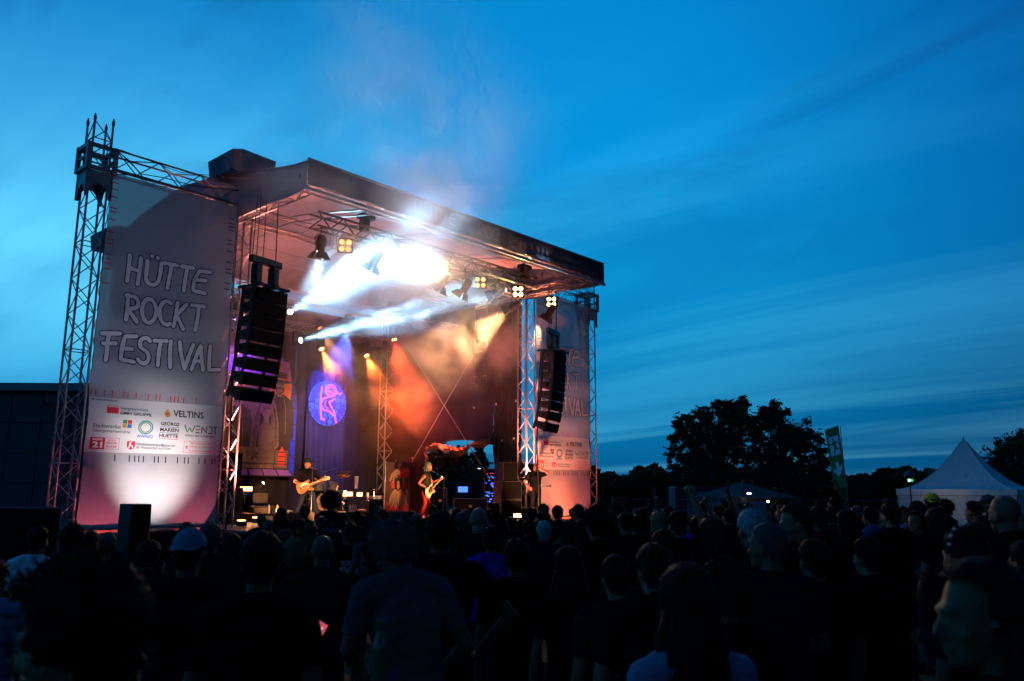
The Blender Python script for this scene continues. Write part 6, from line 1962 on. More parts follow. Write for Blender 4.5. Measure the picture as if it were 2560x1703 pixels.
# floor clutter: pedal boards and cables
for lab, x, y, rz in (('guitarist in the hat', 6.05, -.15, .4), ('green-haired bass player', 10.5, -.2, -.3)):
    t = thing('pedal_board', 'effects pedal board on the floor before the ' + lab, 'pedals', (x, y, SZ), rz)
    MB().bbox((0, 0, .03), (.55, .28, .05), bev=.008).build('board', M['black'], t, world=False)
    for k in range(4):
        p_ = MB().bbox((-.2 + k * .13, 0, .08), (.08, .13, .05), bev=.008).build('pedal', [M['alu'], M['cream'], M['sunburst'], M['shell']][k], t, world=False)
        MB().lathe([(.012, 0), (.010, .015)], 8, Matrix.Translation((-.2 + k * .13, -.03, .105))).build('switch', M['chrome'], p_, world=False)
for i, (lab, pts) in enumerate((('from the guitarist to the pale cabinet', [(6.05, -.1), (5.7, .6), (6.2, 1.3), (6.0, 2.2)]), ('from the bass player to the amplifier', [(10.5, -.1), (10.1, .8), (10.5, 1.6), (10.4, 2.6)]), ('looping along the stage front', [(3.6, -2.8), (5.5, -2.2), (7.5, -2.9), (9.8, -2.3), (12.6, -2.8)]))):
    q = []
    for a, b in zip(pts[:-1], pts[1:]):
        for k in range(8):
            f_ = k / 8; q.append((a[0] + (b[0] - a[0]) * f_ + .12 * math.sin((len(q)) * .8), a[1] + (b[1] - a[1]) * f_ + .08 * math.cos(len(q) * .7), SZ + .012))
    mb = MB(); mb.path(q, .011, 5); tag(mb.build('stage_cable', M['cable'], None, True), 'black cable on the stage floor ' + lab, 'cable', 'cables on the stage floor')
# ------------------------------------------------------------------ left: hall and screened fence
M['hallwall'] = mat('hall_cladding', (.075, .085, .10), .6, .1, .15, .6, .2, 3)
hl = thing('hall', 'long flat-roofed grey hall behind the left lattice tower', 'building', tuple(Vector(at(110, 1240, 30)).xy) + (0,))
a_, b_ = at(-500, 963, 30), at(420, 962, 30)
d_ = Vector((b_.x - a_.x, b_.y - a_.y, 0)); L_ = d_.length; d_.normalize(); nrm_ = Vector((d_.y, -d_.x, 0))
HZ = 5.72
n_ = 12
for k in range(n_):
    for j in range(5):
        c = Vector((a_.x, a_.y, 0)) + d_ * L_ * ((k + .5) / n_) + Vector((0, 0, (j + .5) * (HZ - .35) / 5))
        R_ = Matrix((d_, -nrm_, Vector((0, 0, 1)))).transposed()
        MB().bbox(c, (L_ / n_ - .02, .12, (HZ - .35) / 5 - .02), R_, .012).build('wall_panel', M['hallwall'], hl)
R_ = Matrix((d_, -nrm_, Vector((0, 0, 1)))).transposed()
MB().box(Vector((a_.x, a_.y, 0)) + d_ * L_ / 2 - nrm_ * 5.2 + Vector((0, 0, (HZ - .3) / 2)), (L_, 10, HZ - .3), R_).build('hall_core', M['hallwall'], hl)
MB().box(Vector((a_.x, a_.y, 0)) + d_ * L_ / 2 - nrm_ * 4.95 + Vector((0, 0, HZ - .13)), (L_ + .3, 10.6, .28), R_).build('roof_edge', M['alu_dark'], hl)
MB().box(Vector((a_.x, a_.y, 0)) + d_ * L_ / 2 + nrm_ * .1 + Vector((0, 0, HZ - .30)), (L_, .06, .05), R_).build('gutter', M['black'], hl)
fl_ = at(118, 1008, 29.6)
MB().lathe([(.02, 0), (.16, -.02), (.05, -.12)], 12, Matrix.Translation(fl_)).build('wall_lamp', M['black'], hl)

fe = thing('screened_fence', 'black screened site fence left of the stage, behind the crowd', 'fence', tuple(at(80, 1285, 15.5).xy) + (0,))
a_, b_ = at(-700, 1287, 15.0), at(158, 1280, 16.2)
d_ = Vector((b_.x - a_.x, b_.y - a_.y, 0)); L_ = d_.length; d_.normalize()
R_ = Matrix((d_, Vector((-d_.y, d_.x, 0)), Vector((0, 0, 1)))).transposed()
for k in range(4):
    c = Vector((a_.x, a_.y, 0)) + d_ * L_ * ((k + .5) / 4)
    mb = MB(); mb.grid(20, 6, lambda u, v: tuple(c + R_ @ Vector(((u - .5) * (L_ / 4 - .04), .02 * math.sin(u * 20 + k), .04 + v * 1.50)))); mb.build('screen_sheet', M['blackmatt'], fe)
    MB().box(c + Vector((0, 0, 1.56)), (L_ / 4 - .03, .035, .035), R_).build('top_rail', M['alu_dark'], fe)
    for sx in (-1, 1):
        q = c + d_ * sx * (L_ / 8 - .03)
        MB().tube((q.x, q.y, 0), (q.x, q.y, 1.62), .02).build('post', M['alu_dark'], fe)

# ------------------------------------------------------------------ right: tents, flag, signs
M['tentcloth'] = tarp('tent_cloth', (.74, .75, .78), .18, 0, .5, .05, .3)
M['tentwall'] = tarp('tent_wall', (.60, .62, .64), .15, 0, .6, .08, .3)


M['dimcloth'] = tarp('dark_tent_cloth', (.06, .063, .07), .1, 0, .6, .1, .3)  # dark base colour so that the small tent hardly shows


def pagoda(label, c, half, eave, peak, rz, name='pagoda_tent', pw=2.6, fringe=True, cm='tentcloth', wm='tentwall'):
    t = thing(name, label, 'tent', (c[0], c[1], 0), rz)
    # concave peaked roof, four sides
    def rf(a, b):
        # a round the square, b from eave to peak
        s = a * 4; k = int(s) % 4; f = s - int(s) if a < 1 else 0
        if a >= 1: k, f = 0, 0
        cs = [(-1, -1), (1, -1), (1, 1), (-1, 1)]
        x = cs[k][0] + (cs[(k + 1) % 4][0] - cs[k][0]) * f; y = cs[k][1] + (cs[(k + 1) % 4][1] - cs[k][1]) * f
        r = (1 - b) * half * (1 - .06 * math.sin(f * PI) * (1 - b)); z = eave + (peak - eave) * (b ** pw)
        r0 = math.hypot(x, y) * .04
        return (x * (r + .03), y * (r + .03), z)
    mb = MB(); mb.grid(64, 24, rf); mb.build('roof', M[cm], t, True, world=False)
    for k in range(4):
        MB().path([rf(k / 4, b_) for b_ in np.linspace(0, .97, 14)], .022, 5).build('roof_seam', M[cm], t, world=False)
        e_ = rf(k / 4, 0); MB().path([e_, (e_[0] * 1.32, e_[1] * 1.32, .02)], .010, 4).build('guy_rope', M['cable'], t, world=False)
    MB().lathe([(.05, peak - .06), (.04, peak + .04), (.008, peak + .14)], 8).build('finial', M['alu'], t, world=False)
    for k in range(4):
        cs = [(-1, -1), (1, -1), (1, 1), (-1, 1)]
        x, y = cs[k]; x2, y2 = cs[(k + 1) % 4]
        MB().tube((x * half * .985, y * half * .985, 0), (x * half * .985, y * half * .985, eave), .04).build('leg', M['alu_dark'], t, world=False)
        if fringe:
            mb = MB(); mb.grid(40, 3, lambda a, b: ((x + (x2 - x) * a) * half * 1.004 * (1 + .004 * math.sin(a * 60)), (y + (y2 - y) * a) * half * 1.004 * (1 + .004 * math.sin(a * 60)), eave - .28 + b * .29)); mb.build('valance', M[cm], t, True, world=False)
            mb = MB(); mb.grid(60, 3, lambda a, b: ((x + (x2 - x) * a) * half * .985 * (1 + .006 * math.sin(a * 90)), (y + (y2 - y) * a) * half * .985 * (1 + .006 * math.sin(a * 90)), .02 + b * (eave - .32))); mb.build('side_wall', M[wm], t, True, world=False)
    return t


pc = at(2420, 1222, 41.5)
pagoda('big white pagoda tent with a sharp concave peak right of the flag', (pc.x, pc.y), 2.65, 2.18, 4.75, YAW * -1 + math.radians(48), pw=1.9)
# lit windows strip of the tent's party inside
pi_ = at(2340, 1243, 38.5)
t = thing('tent_lamp', 'warm lamp glowing behind the tent wall of the big pagoda', 'lamp', (pi_.x, pi_.y, 1.2))
MB().lathe([(.05, 0), (.08, .05), (.05, .14), (.02, .16)], 10, Matrix.Translation((pi_.x, pi_.y, 1.55))).build('lamp_glass', emit('tent_lamp_glass', (1, .8, .5), 6), t)
MB().tube((pi_.x, pi_.y, 0.0), (pi_.x, pi_.y, 1.56), .02).build('lamp_stand', M['blackmetal'], t)
lb = bpy.data.lights.new('tent_lamp_light', 'POINT'); lb.energy = 12; lb.color = (1, .78, .5); lb.shadow_soft_size = .08
lo = bpy.data.objects.new('tent_lamp_light', lb); COL.objects.link(lo); lo.location = (pi_.x, pi_.y, 1.85)
sc_ = at(1858, 1240, 44)
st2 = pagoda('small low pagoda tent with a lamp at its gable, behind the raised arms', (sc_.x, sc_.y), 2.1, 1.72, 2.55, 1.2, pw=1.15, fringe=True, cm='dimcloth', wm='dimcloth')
lp_ = at(1873, 1234, 41)
t = thing('gable_lamp', 'oval warm white lamp at the gable of the small tent', 'lamp', tuple(lp_ - Vector((0, 0, .1))))
MB().ell(lp_, (.16, .10, .05), 14, 8).build('lamp_glass', emit('gable_lamp_glass', (1, .80, .45), 9), t, True)
MB().tube((lp_.x, lp_.y + .1, 0), (lp_.x, lp_.y + .1, lp_.z), .02).build('lamp_post', M['blackmetal'], t)
lb = bpy.data.lights.new('gable_light', 'POINT'); lb.energy = 1.2; lb.color = (1, .8, .5); lb.shadow_soft_size = .1
lo = bpy.data.objects.new('gable_light', lb); COL.objects.link(lo); lo.location = lp_ + Vector((0, -.25, -.12))
l2 = at(1920, 1254, 40)
t = thing('small_lamp', 'tiny white point lamp right of the small tent', 'lamp', (l2.x, l2.y, 0))
MB().ell(l2, (.06, .06, .05), 10, 6).build('lamp_glass', emit('point_lamp_glass', (1, .92, .8), 12), t)
MB().tube((l2.x, l2.y, 0), l2, .015).build('post', M['blackmetal'], t)


def board(name, label, cat, u0, v0, u1, v1, d, m, th=.06, frame=True):
    p0, p1 = at(u0, v1, d), at(u1, v0, d)
    c = (p0 + p1) / 2; w = (Vector((p1.x - p0.x, p1.y - p0.y, 0))).length; h = p1.z - p0.z
    t = thing(name, label, cat, (c.x, c.y, 0), -YAW)
    MB().bbox((0, 0, c.z), (w, th, h), bev=.01).build('panel', m, t, world=False)
    for sx in (-1, 1):
        MB().tube((sx * w * .46, .02, 0), (sx * w * .46, .02, c.z), .025).build('post', M['alu_dark'], t, world=False)
    return t


board('site_board', 'long pale board on the fence in front of the small tent', 'board', 1760, 1255, 1915, 1282, 37, mat('pale_board', (.24, .26, .36), .6, 0, .1, 1))
board('site_board', 'small white board on the far fence behind the crowd', 'board', 1563, 1255, 1572, 1266, 40, mat('white_board', (.6, .6, .62), .6))
oc = at(1546, 1255, 42)
t = slab('storage_box', 'orange-red storage box at the far right edge of the field', 'box', (oc.x, oc.y, oc.z - .3), (.62, .5, 1.1), mat('orange_box', (.40, .07, .01), .6, 0, .2, 5), -YAW)
MB().box((0, -.256, .6), (.5, .014, .05)).build('rim', M['black'], t, world=False)
tk = at(1752, 1244, 48)
t = thing('food_trailer', 'dark trailer with a dim lit strip on its side at the field edge', 'trailer', (tk.x, tk.y, 0), -YAW)
MB().bbox((0, 0, 1.35), (3.4, 1.9, 1.9), bev=.06).build('trailer_body', mat('trailer_paint', (.02, .025, .05), .5), t, world=False)
for k, w in enumerate((.5, .75, .5)):
    MB().bbox((-.85 + k * .85, -.96, 1.95), (w, .03, .11), bev=.01).build('sign_strip', mat('trailer_strip_%d' % k, (.25, .27, .34), .5), t, world=False)
for sx in (-.6, .6):
    MB().lathe([(.3, -.1), (.32, -.05), (.32, .05), (.3, .1)], 16, Matrix.Translation((sx, -.9, .32)) @ Matrix.Rotation(PI / 2, 4, 'X')).build('wheel', M['black'], t, world=False)
# exit flag
M['flaggreen'] = tarp('flag_green', (.015, .22, .09), .4, 0, 1, .1, .2)
M['flagwhite'] = tarp('flag_white', (.85, .85, .92), .5, 0, 1, .05, .1)
P_b = at(2123, 1262, 29); P_t = at(2100, 1063, 29.0)
fx = thing('exit_flag', 'leaning green beach flag with a white running man and a down arrow', 'flag', (P_b.x, P_b.y, 0))
gb = at(2131, 1300, 29)
MB().tube((P_b.x, P_b.y, 0), P_t, .022, .012, n=7).build('pole', M['alu'], fx)
c_tl, c_tr, c_bl, c_br = at(2062, 1076, 29), at(2096, 1065, 29), at(2086, 1224, 29), at(2119, 1217, 29)
vn = (c_tr - c_tl).cross(c_bl - c_tl).normalized()
if vn.dot(CAM - c_tl) < 0: vn = -vn


def fq(u, v, lift=0.0):
    p = c_tl.lerp(c_tr, u).lerp(c_bl.lerp(c_br, u), v)
    return p + vn * (lift + .03 * math.sin(v * 7) * math.sin(u * 3))


ARROW = [(.42, .575), (.60, .565), (.62, .66), (.86, .63), (.80, .69), (.52, .815), (.20, .71), (.18, .66), (.42, .69)]


def in_poly(x, y, P_):
    c_ = False
    for (x0, y0), (x1, y1) in zip(P_, P_[1:] + P_[:1]):
        if (y0 > y) != (y1 > y) and x < (x1 - x0) * (y - y0) / (y1 - y0) + x0: c_ = not c_
    return c_


mb = MB(); nu_, nv_ = 24, 100
mb.v = [tuple(fq(i / nu_, j / nv_)) for j in range(nv_ + 1) for i in range(nu_ + 1)]
for j in range(nv_):
    for i in range(nu_):
        cu_, cv_ = (i + .5) / nu_, (j + .5) / nv_
        if (.17 < cu_ < .83 and .142 < cv_ < .448) or in_poly(cu_, cv_, ARROW): continue      # cut out so light from behind comes through the white print
        a_ = j * (nu_ + 1) + i
        mb.f.append((a_, a_ + 1, a_ + nu_ + 2, a_ + nu_ + 1)); mb.mi.append(0)
mb.build('cloth', M['flaggreen'], fx, True)
MB().path([fq(0, 0), fq(1, 0)], .012, 5).build('top_batten', M['blackmetal'], fx)


def fpoly(nm, pts, m, lift):
    mb = MB(); mb.add([fq(a, b, lift) for a, b in pts], [tuple(range(len(pts)))]); return mb.build(nm, M[m], fx)


mb = MB(); mb.grid(6, 10, lambda a, b: fq(.15 + a * .70, .135 + b * .32, .006)); pnl = mb.build('pictogram_field', M['flagwhite'], fx)
man = MB()


def lim(pts, w, l=.02):
    ribbon(man, pts, w, lambda x, y, q: fq(.5 + x / .5 * .5, .29 + y / 2.6, q), l)


S_ = .5
hd = [(.42 + .075 * math.cos(a), .185 + .020 * math.sin(a)) for a in np.linspace(0, 2 * PI, 12, endpoint=False)]
fpoly('running_man', hd, 'flaggreen', .024)
for pts, w in (([(.45, .22), (.52, .31)], .09), ([(.47, .225), (.68, .235), (.74, .275)], .035), ([(.44, .225), (.30, .265), (.20, .268)], .035), ([(.50, .31), (.62, .355), (.86, .345)], .045), ([(.50, .31), (.46, .375), (.40, .44)], .045)):
    q = []
    a = np.array(pts)
    dd = a[1:] - a[:-1]
    L = []; R = []
    for i in range(len(a)):
        d = a[min(i + 1, len(a) - 1)] - a[max(i - 1, 0)]
        nn = np.array([-d[1] * 4.2, d[0] / 4.2]); nn = nn / (math.hypot(nn[0], nn[1] * 4.2) + 1e-9)
        L.append(a[i] + nn * w); R.append(a[i] - nn * w)
    mb = MB()
    for i in range(len(a) - 1):
        mb.add([fq(*L[i], .022), fq(*L[i + 1], .022), fq(*R[i + 1], .022), fq(*R[i], .022)], [(0, 1, 2, 3)])
    mb.build('running_man', M['flaggreen'], fx)
fpoly('arrow', [(.5 + (a - .5) * 1.07, .69 + (b - .69) * 1.05) for a, b in ARROW], 'flagwhite', .006)
# lit exit sign on a lamp post, with dark canopy
ex = at(2276, 1201, 37)
t = thing('exit_sign', 'small lit green and white exit sign on a pole beside the pagoda tent', 'sign', (ex.x, ex.y, 0), -YAW)
MB().bbox((0, .03, ex.z), (.26, .05, .15), bev=.01).build('housing', M['blackmetal'], t, world=False)
MB().box((-.06, 0, ex.z), (.11, .012, .12)).build('white_field', emit('exit_white', (.75, 1.0, .85), 1.6), t, world=False)
MB().box((.06, 0, ex.z), (.11, .012, .12)).build('green_field', emit('exit_green', (.02, .9, .35), 1.1), t, world=False)
MB().tube((0, .07, 0), (0, .07, ex.z + .5), .03).build('pole', M['blackmetal'], t, world=False)
MB().lathe([(.26, .20), (.24, .30), (.10, .42), (.03, .46), (.012, .75)], 14, Matrix.Translation((0, .07, ex.z - .02))).build('hood', mat('sign_hood', (.03, .05, .10), .5), t, world=False)
# far fence line
fw_ = thing('field_fence', 'low wire fence along the far edge of the field at right', 'fence', tuple(at(2000, 1250, 44).xy) + (0,))
pts = [at(u, 1253, 44) for u in range(1500, 2700, 60)]
for p in pts:
    MB().tube((p.x, p.y, 0), (p.x, p.y, 1.62), .025, n=6).build('post', M['alu_dark'], fw_)
for z in (1.6, 1.05, .5):
    MB().path([(p.x, p.y, z) for p in pts], .012, 4).build('wire', M['alu'], fw_)

# ------------------------------------------------------------------ trees
M['leaf'] = mat('leaf_dark', (.030, .055, .018), .75, 0, .4, 3)
M['leaf2'] = mat('leaf_olive', (.045, .055, .020), .75, 0, .4, 3)
M['bark'] = mat('bark', (.06, .045, .035), .9, 0, .3, 10, .6, 30)


def tree(label, base, height, blobs, leaf, seed, n, size, trunk_r=.28, group=None, name='broadleaf_tree'):
    r = random.Random(seed); t = thing(name, label, 'tree', base, 0, group)
    B = Vector(base)
    tr = MB()
    tr.path([B, B + Vector((.1, 0, height * .2)), B + Vector((-.1, .1, height * .42)), B + Vector((.1, 0, height * .62))], [trunk_r * 1.25, trunk_r, trunk_r * .8, trunk_r * .4], 9)
    tk_ = tr.build('trunk', M['bark'], t, True)
    cr = MB()
    for (cx, cy, cz, rr) in blobs:
        c = B + Vector((cx, cy, cz))
        lim = MB(); st0 = B + Vector((0, 0, height * r.uniform(.18, .5)))
        mid = st0.lerp(c, .5) + Vector((r.uniform(-.3, .3), r.uniform(-.3, .3), .2))
        lim.path([st0, mid, c, c + Vector((r.uniform(-.5, .5), r.uniform(-.5, .5), rr * .8))], [trunk_r * .42, trunk_r * .3, trunk_r * .14, .02], 6)
        lim.build('limb', M['bark'], tk_, True)
        for q in range(4):
            cr_d = Vector((r.gauss(0, 1), r.gauss(0, 1), r.gauss(0, .8))).normalized()
            tr2 = MB(); tr2.path([mid.lerp(c, r.random()), c + cr_d * rr * .9], [.04, .012], 4); tr2.build('twig', M['bark'], tk_)
    tot = sum(b[3] ** 2 for b in blobs)
    for (cx, cy, cz, rr) in blobs:
        k = int(n * rr ** 2 / tot)
        c = B + Vector((cx, cy, cz))
        clumps = [(c + Vector((r.gauss(0, 1), r.gauss(0, 1), r.gauss(0, .8))).normalized() * rr * r.uniform(.35, 1.08), rr * r.uniform(.14, .34)) for _ in range(max(6, int(18 * rr)))]
        for _ in range(k):
            cc, cr_ = clumps[r.randrange(len(clumps))]
            p = cc + Vector((r.gauss(0, 1), r.gauss(0, 1), r.gauss(0, 1))) * cr_ * .62
            s = size * r.uniform(.6, 1.4)
            a = Vector((r.gauss(0, 1), r.gauss(0, 1), r.gauss(0, .6))).normalized(); b2 = a.orthogonal().normalized()
            b2 = (Matrix.Rotation(r.uniform(0, 6.28), 3, a) @ b2)
            cr.add([p - a * s, p + b2 * s * .45, p + a * s, p - b2 * s * .45], [(0, 1, 2, 3)])
    tag(cr.build('crown', leaf, t), kind='stuff')
    return t


bt = at(1800, 1262, 55); bt.z = 0
Rr_ = RGT.copy(); Rr_.z = 0; Rr_.normalize()
Ff_ = Vector((FWD.x, FWD.y, 0)).normalized()


def loc_(u, v, d, base):
    p = at(u, v, d); q = p - base
    return (q.x, q.y, p.z)


def blobs_at(lst, base, d, seed):
    r = random.Random(seed); out = []
    for (u, v, rpx) in lst:
        dd = d + r.uniform(-1.8, 1.8)
        q = loc_(u, v, dd, base); out.append((*q, rpx / FPX * dd))
    return out


bA = Vector((at(1790, 1262, 55).x, at(1790, 1262, 55).y, 0))
tree('big left tree of the dark pair on the field edge, rounded and gappy', bA, 8.2, blobs_at([(1705, 1085, 32), (1692, 1130, 30), (1700, 1165, 28), (1735, 1150, 34), (1728, 1060, 36), (1765, 1045, 40), (1770, 1105, 42), (1812, 1032, 38), (1842, 1015, 30), (1800, 1085, 40), (1840, 1070, 44), (1870, 1050, 34), (1830, 1130, 40), (1720, 1190, 26), (1782, 1170, 30), (1685, 1058, 12), (1690, 1066, 12), (1797, 1010, 14), (1850, 1002, 14)], bA, 55, 4), M['leaf'], 5, 11000, .16)
bB = Vector((at(1965, 1262, 58).x, at(1965, 1262, 58).y, 0))
tree('big right tree of the dark pair, with upright pointed top shoots', bB, 8.0, blobs_at([(1895, 1065, 34), (1920, 1045, 34), (1945, 1035, 30), (1915, 1110, 40), (1960, 1080, 44), (2000, 1085, 36), (1985, 1130, 42), (2030, 1115, 32), (2040, 1160, 34), (1930, 1160, 40), (1990, 1180, 40), (2050, 1195, 30), (1890, 1140, 34), (1938, 1010, 12), (1918, 1022, 12), (2055, 1130, 16), (2062, 1150, 16), (1905, 1195, 30)], bB, 58, 9), M['leaf2'], 6, 11000, .16)
bC = Vector((at(2540, 1250, 62).x, at(2540, 1250, 62).y, 0))
tree('dark tree behind the right edge of the pagoda tent', bC, 7.5, blobs_at([(2500, 1140, 34), (2530, 1115, 40), (2560, 1110, 44), (2590, 1130, 50), (2490, 1175, 34), (2540, 1170, 50), (2478, 1150, 16), (2600, 1190, 60)], bC, 62, 2), M['leaf'], 8, 7000, .17)
bD = Vector((at(2385, 1250, 64).x, at(2385, 1250, 64).y, 0))
tree('slim tree peeking out left behind the pagoda tent', bD, 5.0, blobs_at([(2372, 1178, 14), (2385, 1165, 12), (2392, 1150, 10), (2400, 1195, 26), (2430, 1190, 30), (2360, 1195, 16)], bD, 64, 3), M['leaf2'], 9, 3000, .15)
bE = Vector((at(1150, 1240, 48).x, at(1150, 1240, 48).y, 0))
tree('tree with pale sky gaps seen through the loading opening', bE, 5.5, blobs_at([(1090, 1150, 40), (1120, 1140, 40), (1150, 1160, 46), (1100, 1190, 44), (1190, 1150, 44), (1140, 1215, 50), (1210, 1200, 50)], bE, 48, 5), M['leaf'], 12, 5000, .15)
# far wood along the horizon: one dark mass nobody could count
fw2 = MB(); r = random.Random(11)
for k in range(5200):
    u = r.uniform(1420, 2800) if k % 4 else r.uniform(200, 1420)
    hp = 1176 + 10 * math.sin(u * .013) + 7 * math.sin(u * .041 + 1) + 5 * math.sin(u * .11) - (10 if 1590 < u < 1640 else 0) + (8 if u > 2100 else 0)
    d = r.uniform(112, 128)
    v = hp + abs(r.gauss(0, 1)) * 22 + 3
    if v > 1236: v = r.uniform(hp + 8, 1236)
    p = at(u, v, d)
    s = r.uniform(.4, 1.1)
    a = Vector((r.gauss(0, 1), r.gauss(0, 1), r.gauss(0, 1))).normalized(); b2 = a.orthogonal().normalized()
    c3 = a.cross(b2)
    fw2.add([p - a * s, p + b2 * s * .8, p + a * s, p - b2 * s * .8], [(0, 1, 2, 3)]); fw2.add([p - a * s, p + c3 * s * .8, p + a * s, p - c3 * s * .8], [(0, 1, 2, 3)])
# earth bank under the wood so that no sky shows through its foot
pts = [at(u, 1195 + 5 * math.sin(u * .013), 124) for u in range(0, 3000, 25)]
vs = []; fs2 = []
for p in pts:
    vs += [(p.x, p.y, -1.0), (p.x, p.y, p.z - 1.2), (p.x + Ff_.x * 8, p.y + Ff_.y * 8, p.z - .6), (p.x + Ff_.x * 30, p.y + Ff_.y * 30, -1.0)]
for i in range(len(pts) - 1):
    for k in range(3):
        fs2.append((i * 4 + k, i * 4 + k + 1, i * 4 + 5 + k, i * 4 + 4 + k))
bk = MB(); bk.add(vs, fs2); tag(bk.build('wooded_bank', M['leaf']), kind='structure')
tag(fw2.build('far_wood', M['leaf']), 'dark far-off wood along the horizon', 'wood', kind='stuff')
py = at(2248, 1190, 160)
t = thing('pylon', 'tiny lattice pylon on the horizon left of the exit sign', 'pylon', (py.x, py.y, 0))
tp = at(2252, 1170, 160).z
for sx in (-1, 1):
    MB().tube((py.x + sx * 1.2, py.y, 0), (py.x, py.y, tp + .2), .12, .05, n=4).build('leg', M['alu_dark'], t)
MB().tube((py.x - 1.5, py.y, tp - 1.2), (py.x + 1.5, py.y, tp - 1.2), .08, n=4).build('cross_arm', M['alu_dark'], t)
# ------------------------------------------------------------------ the crowd, head by head
STAGE = Vector((9.2, .5, 0))
S_, Cu, Cr, Lg, Me, Po, Bu, Th, Bo, Af = 'short', 'curly', 'crop', 'long', 'messy', 'pony', 'bun', 'thin', 'bob', 'afro'
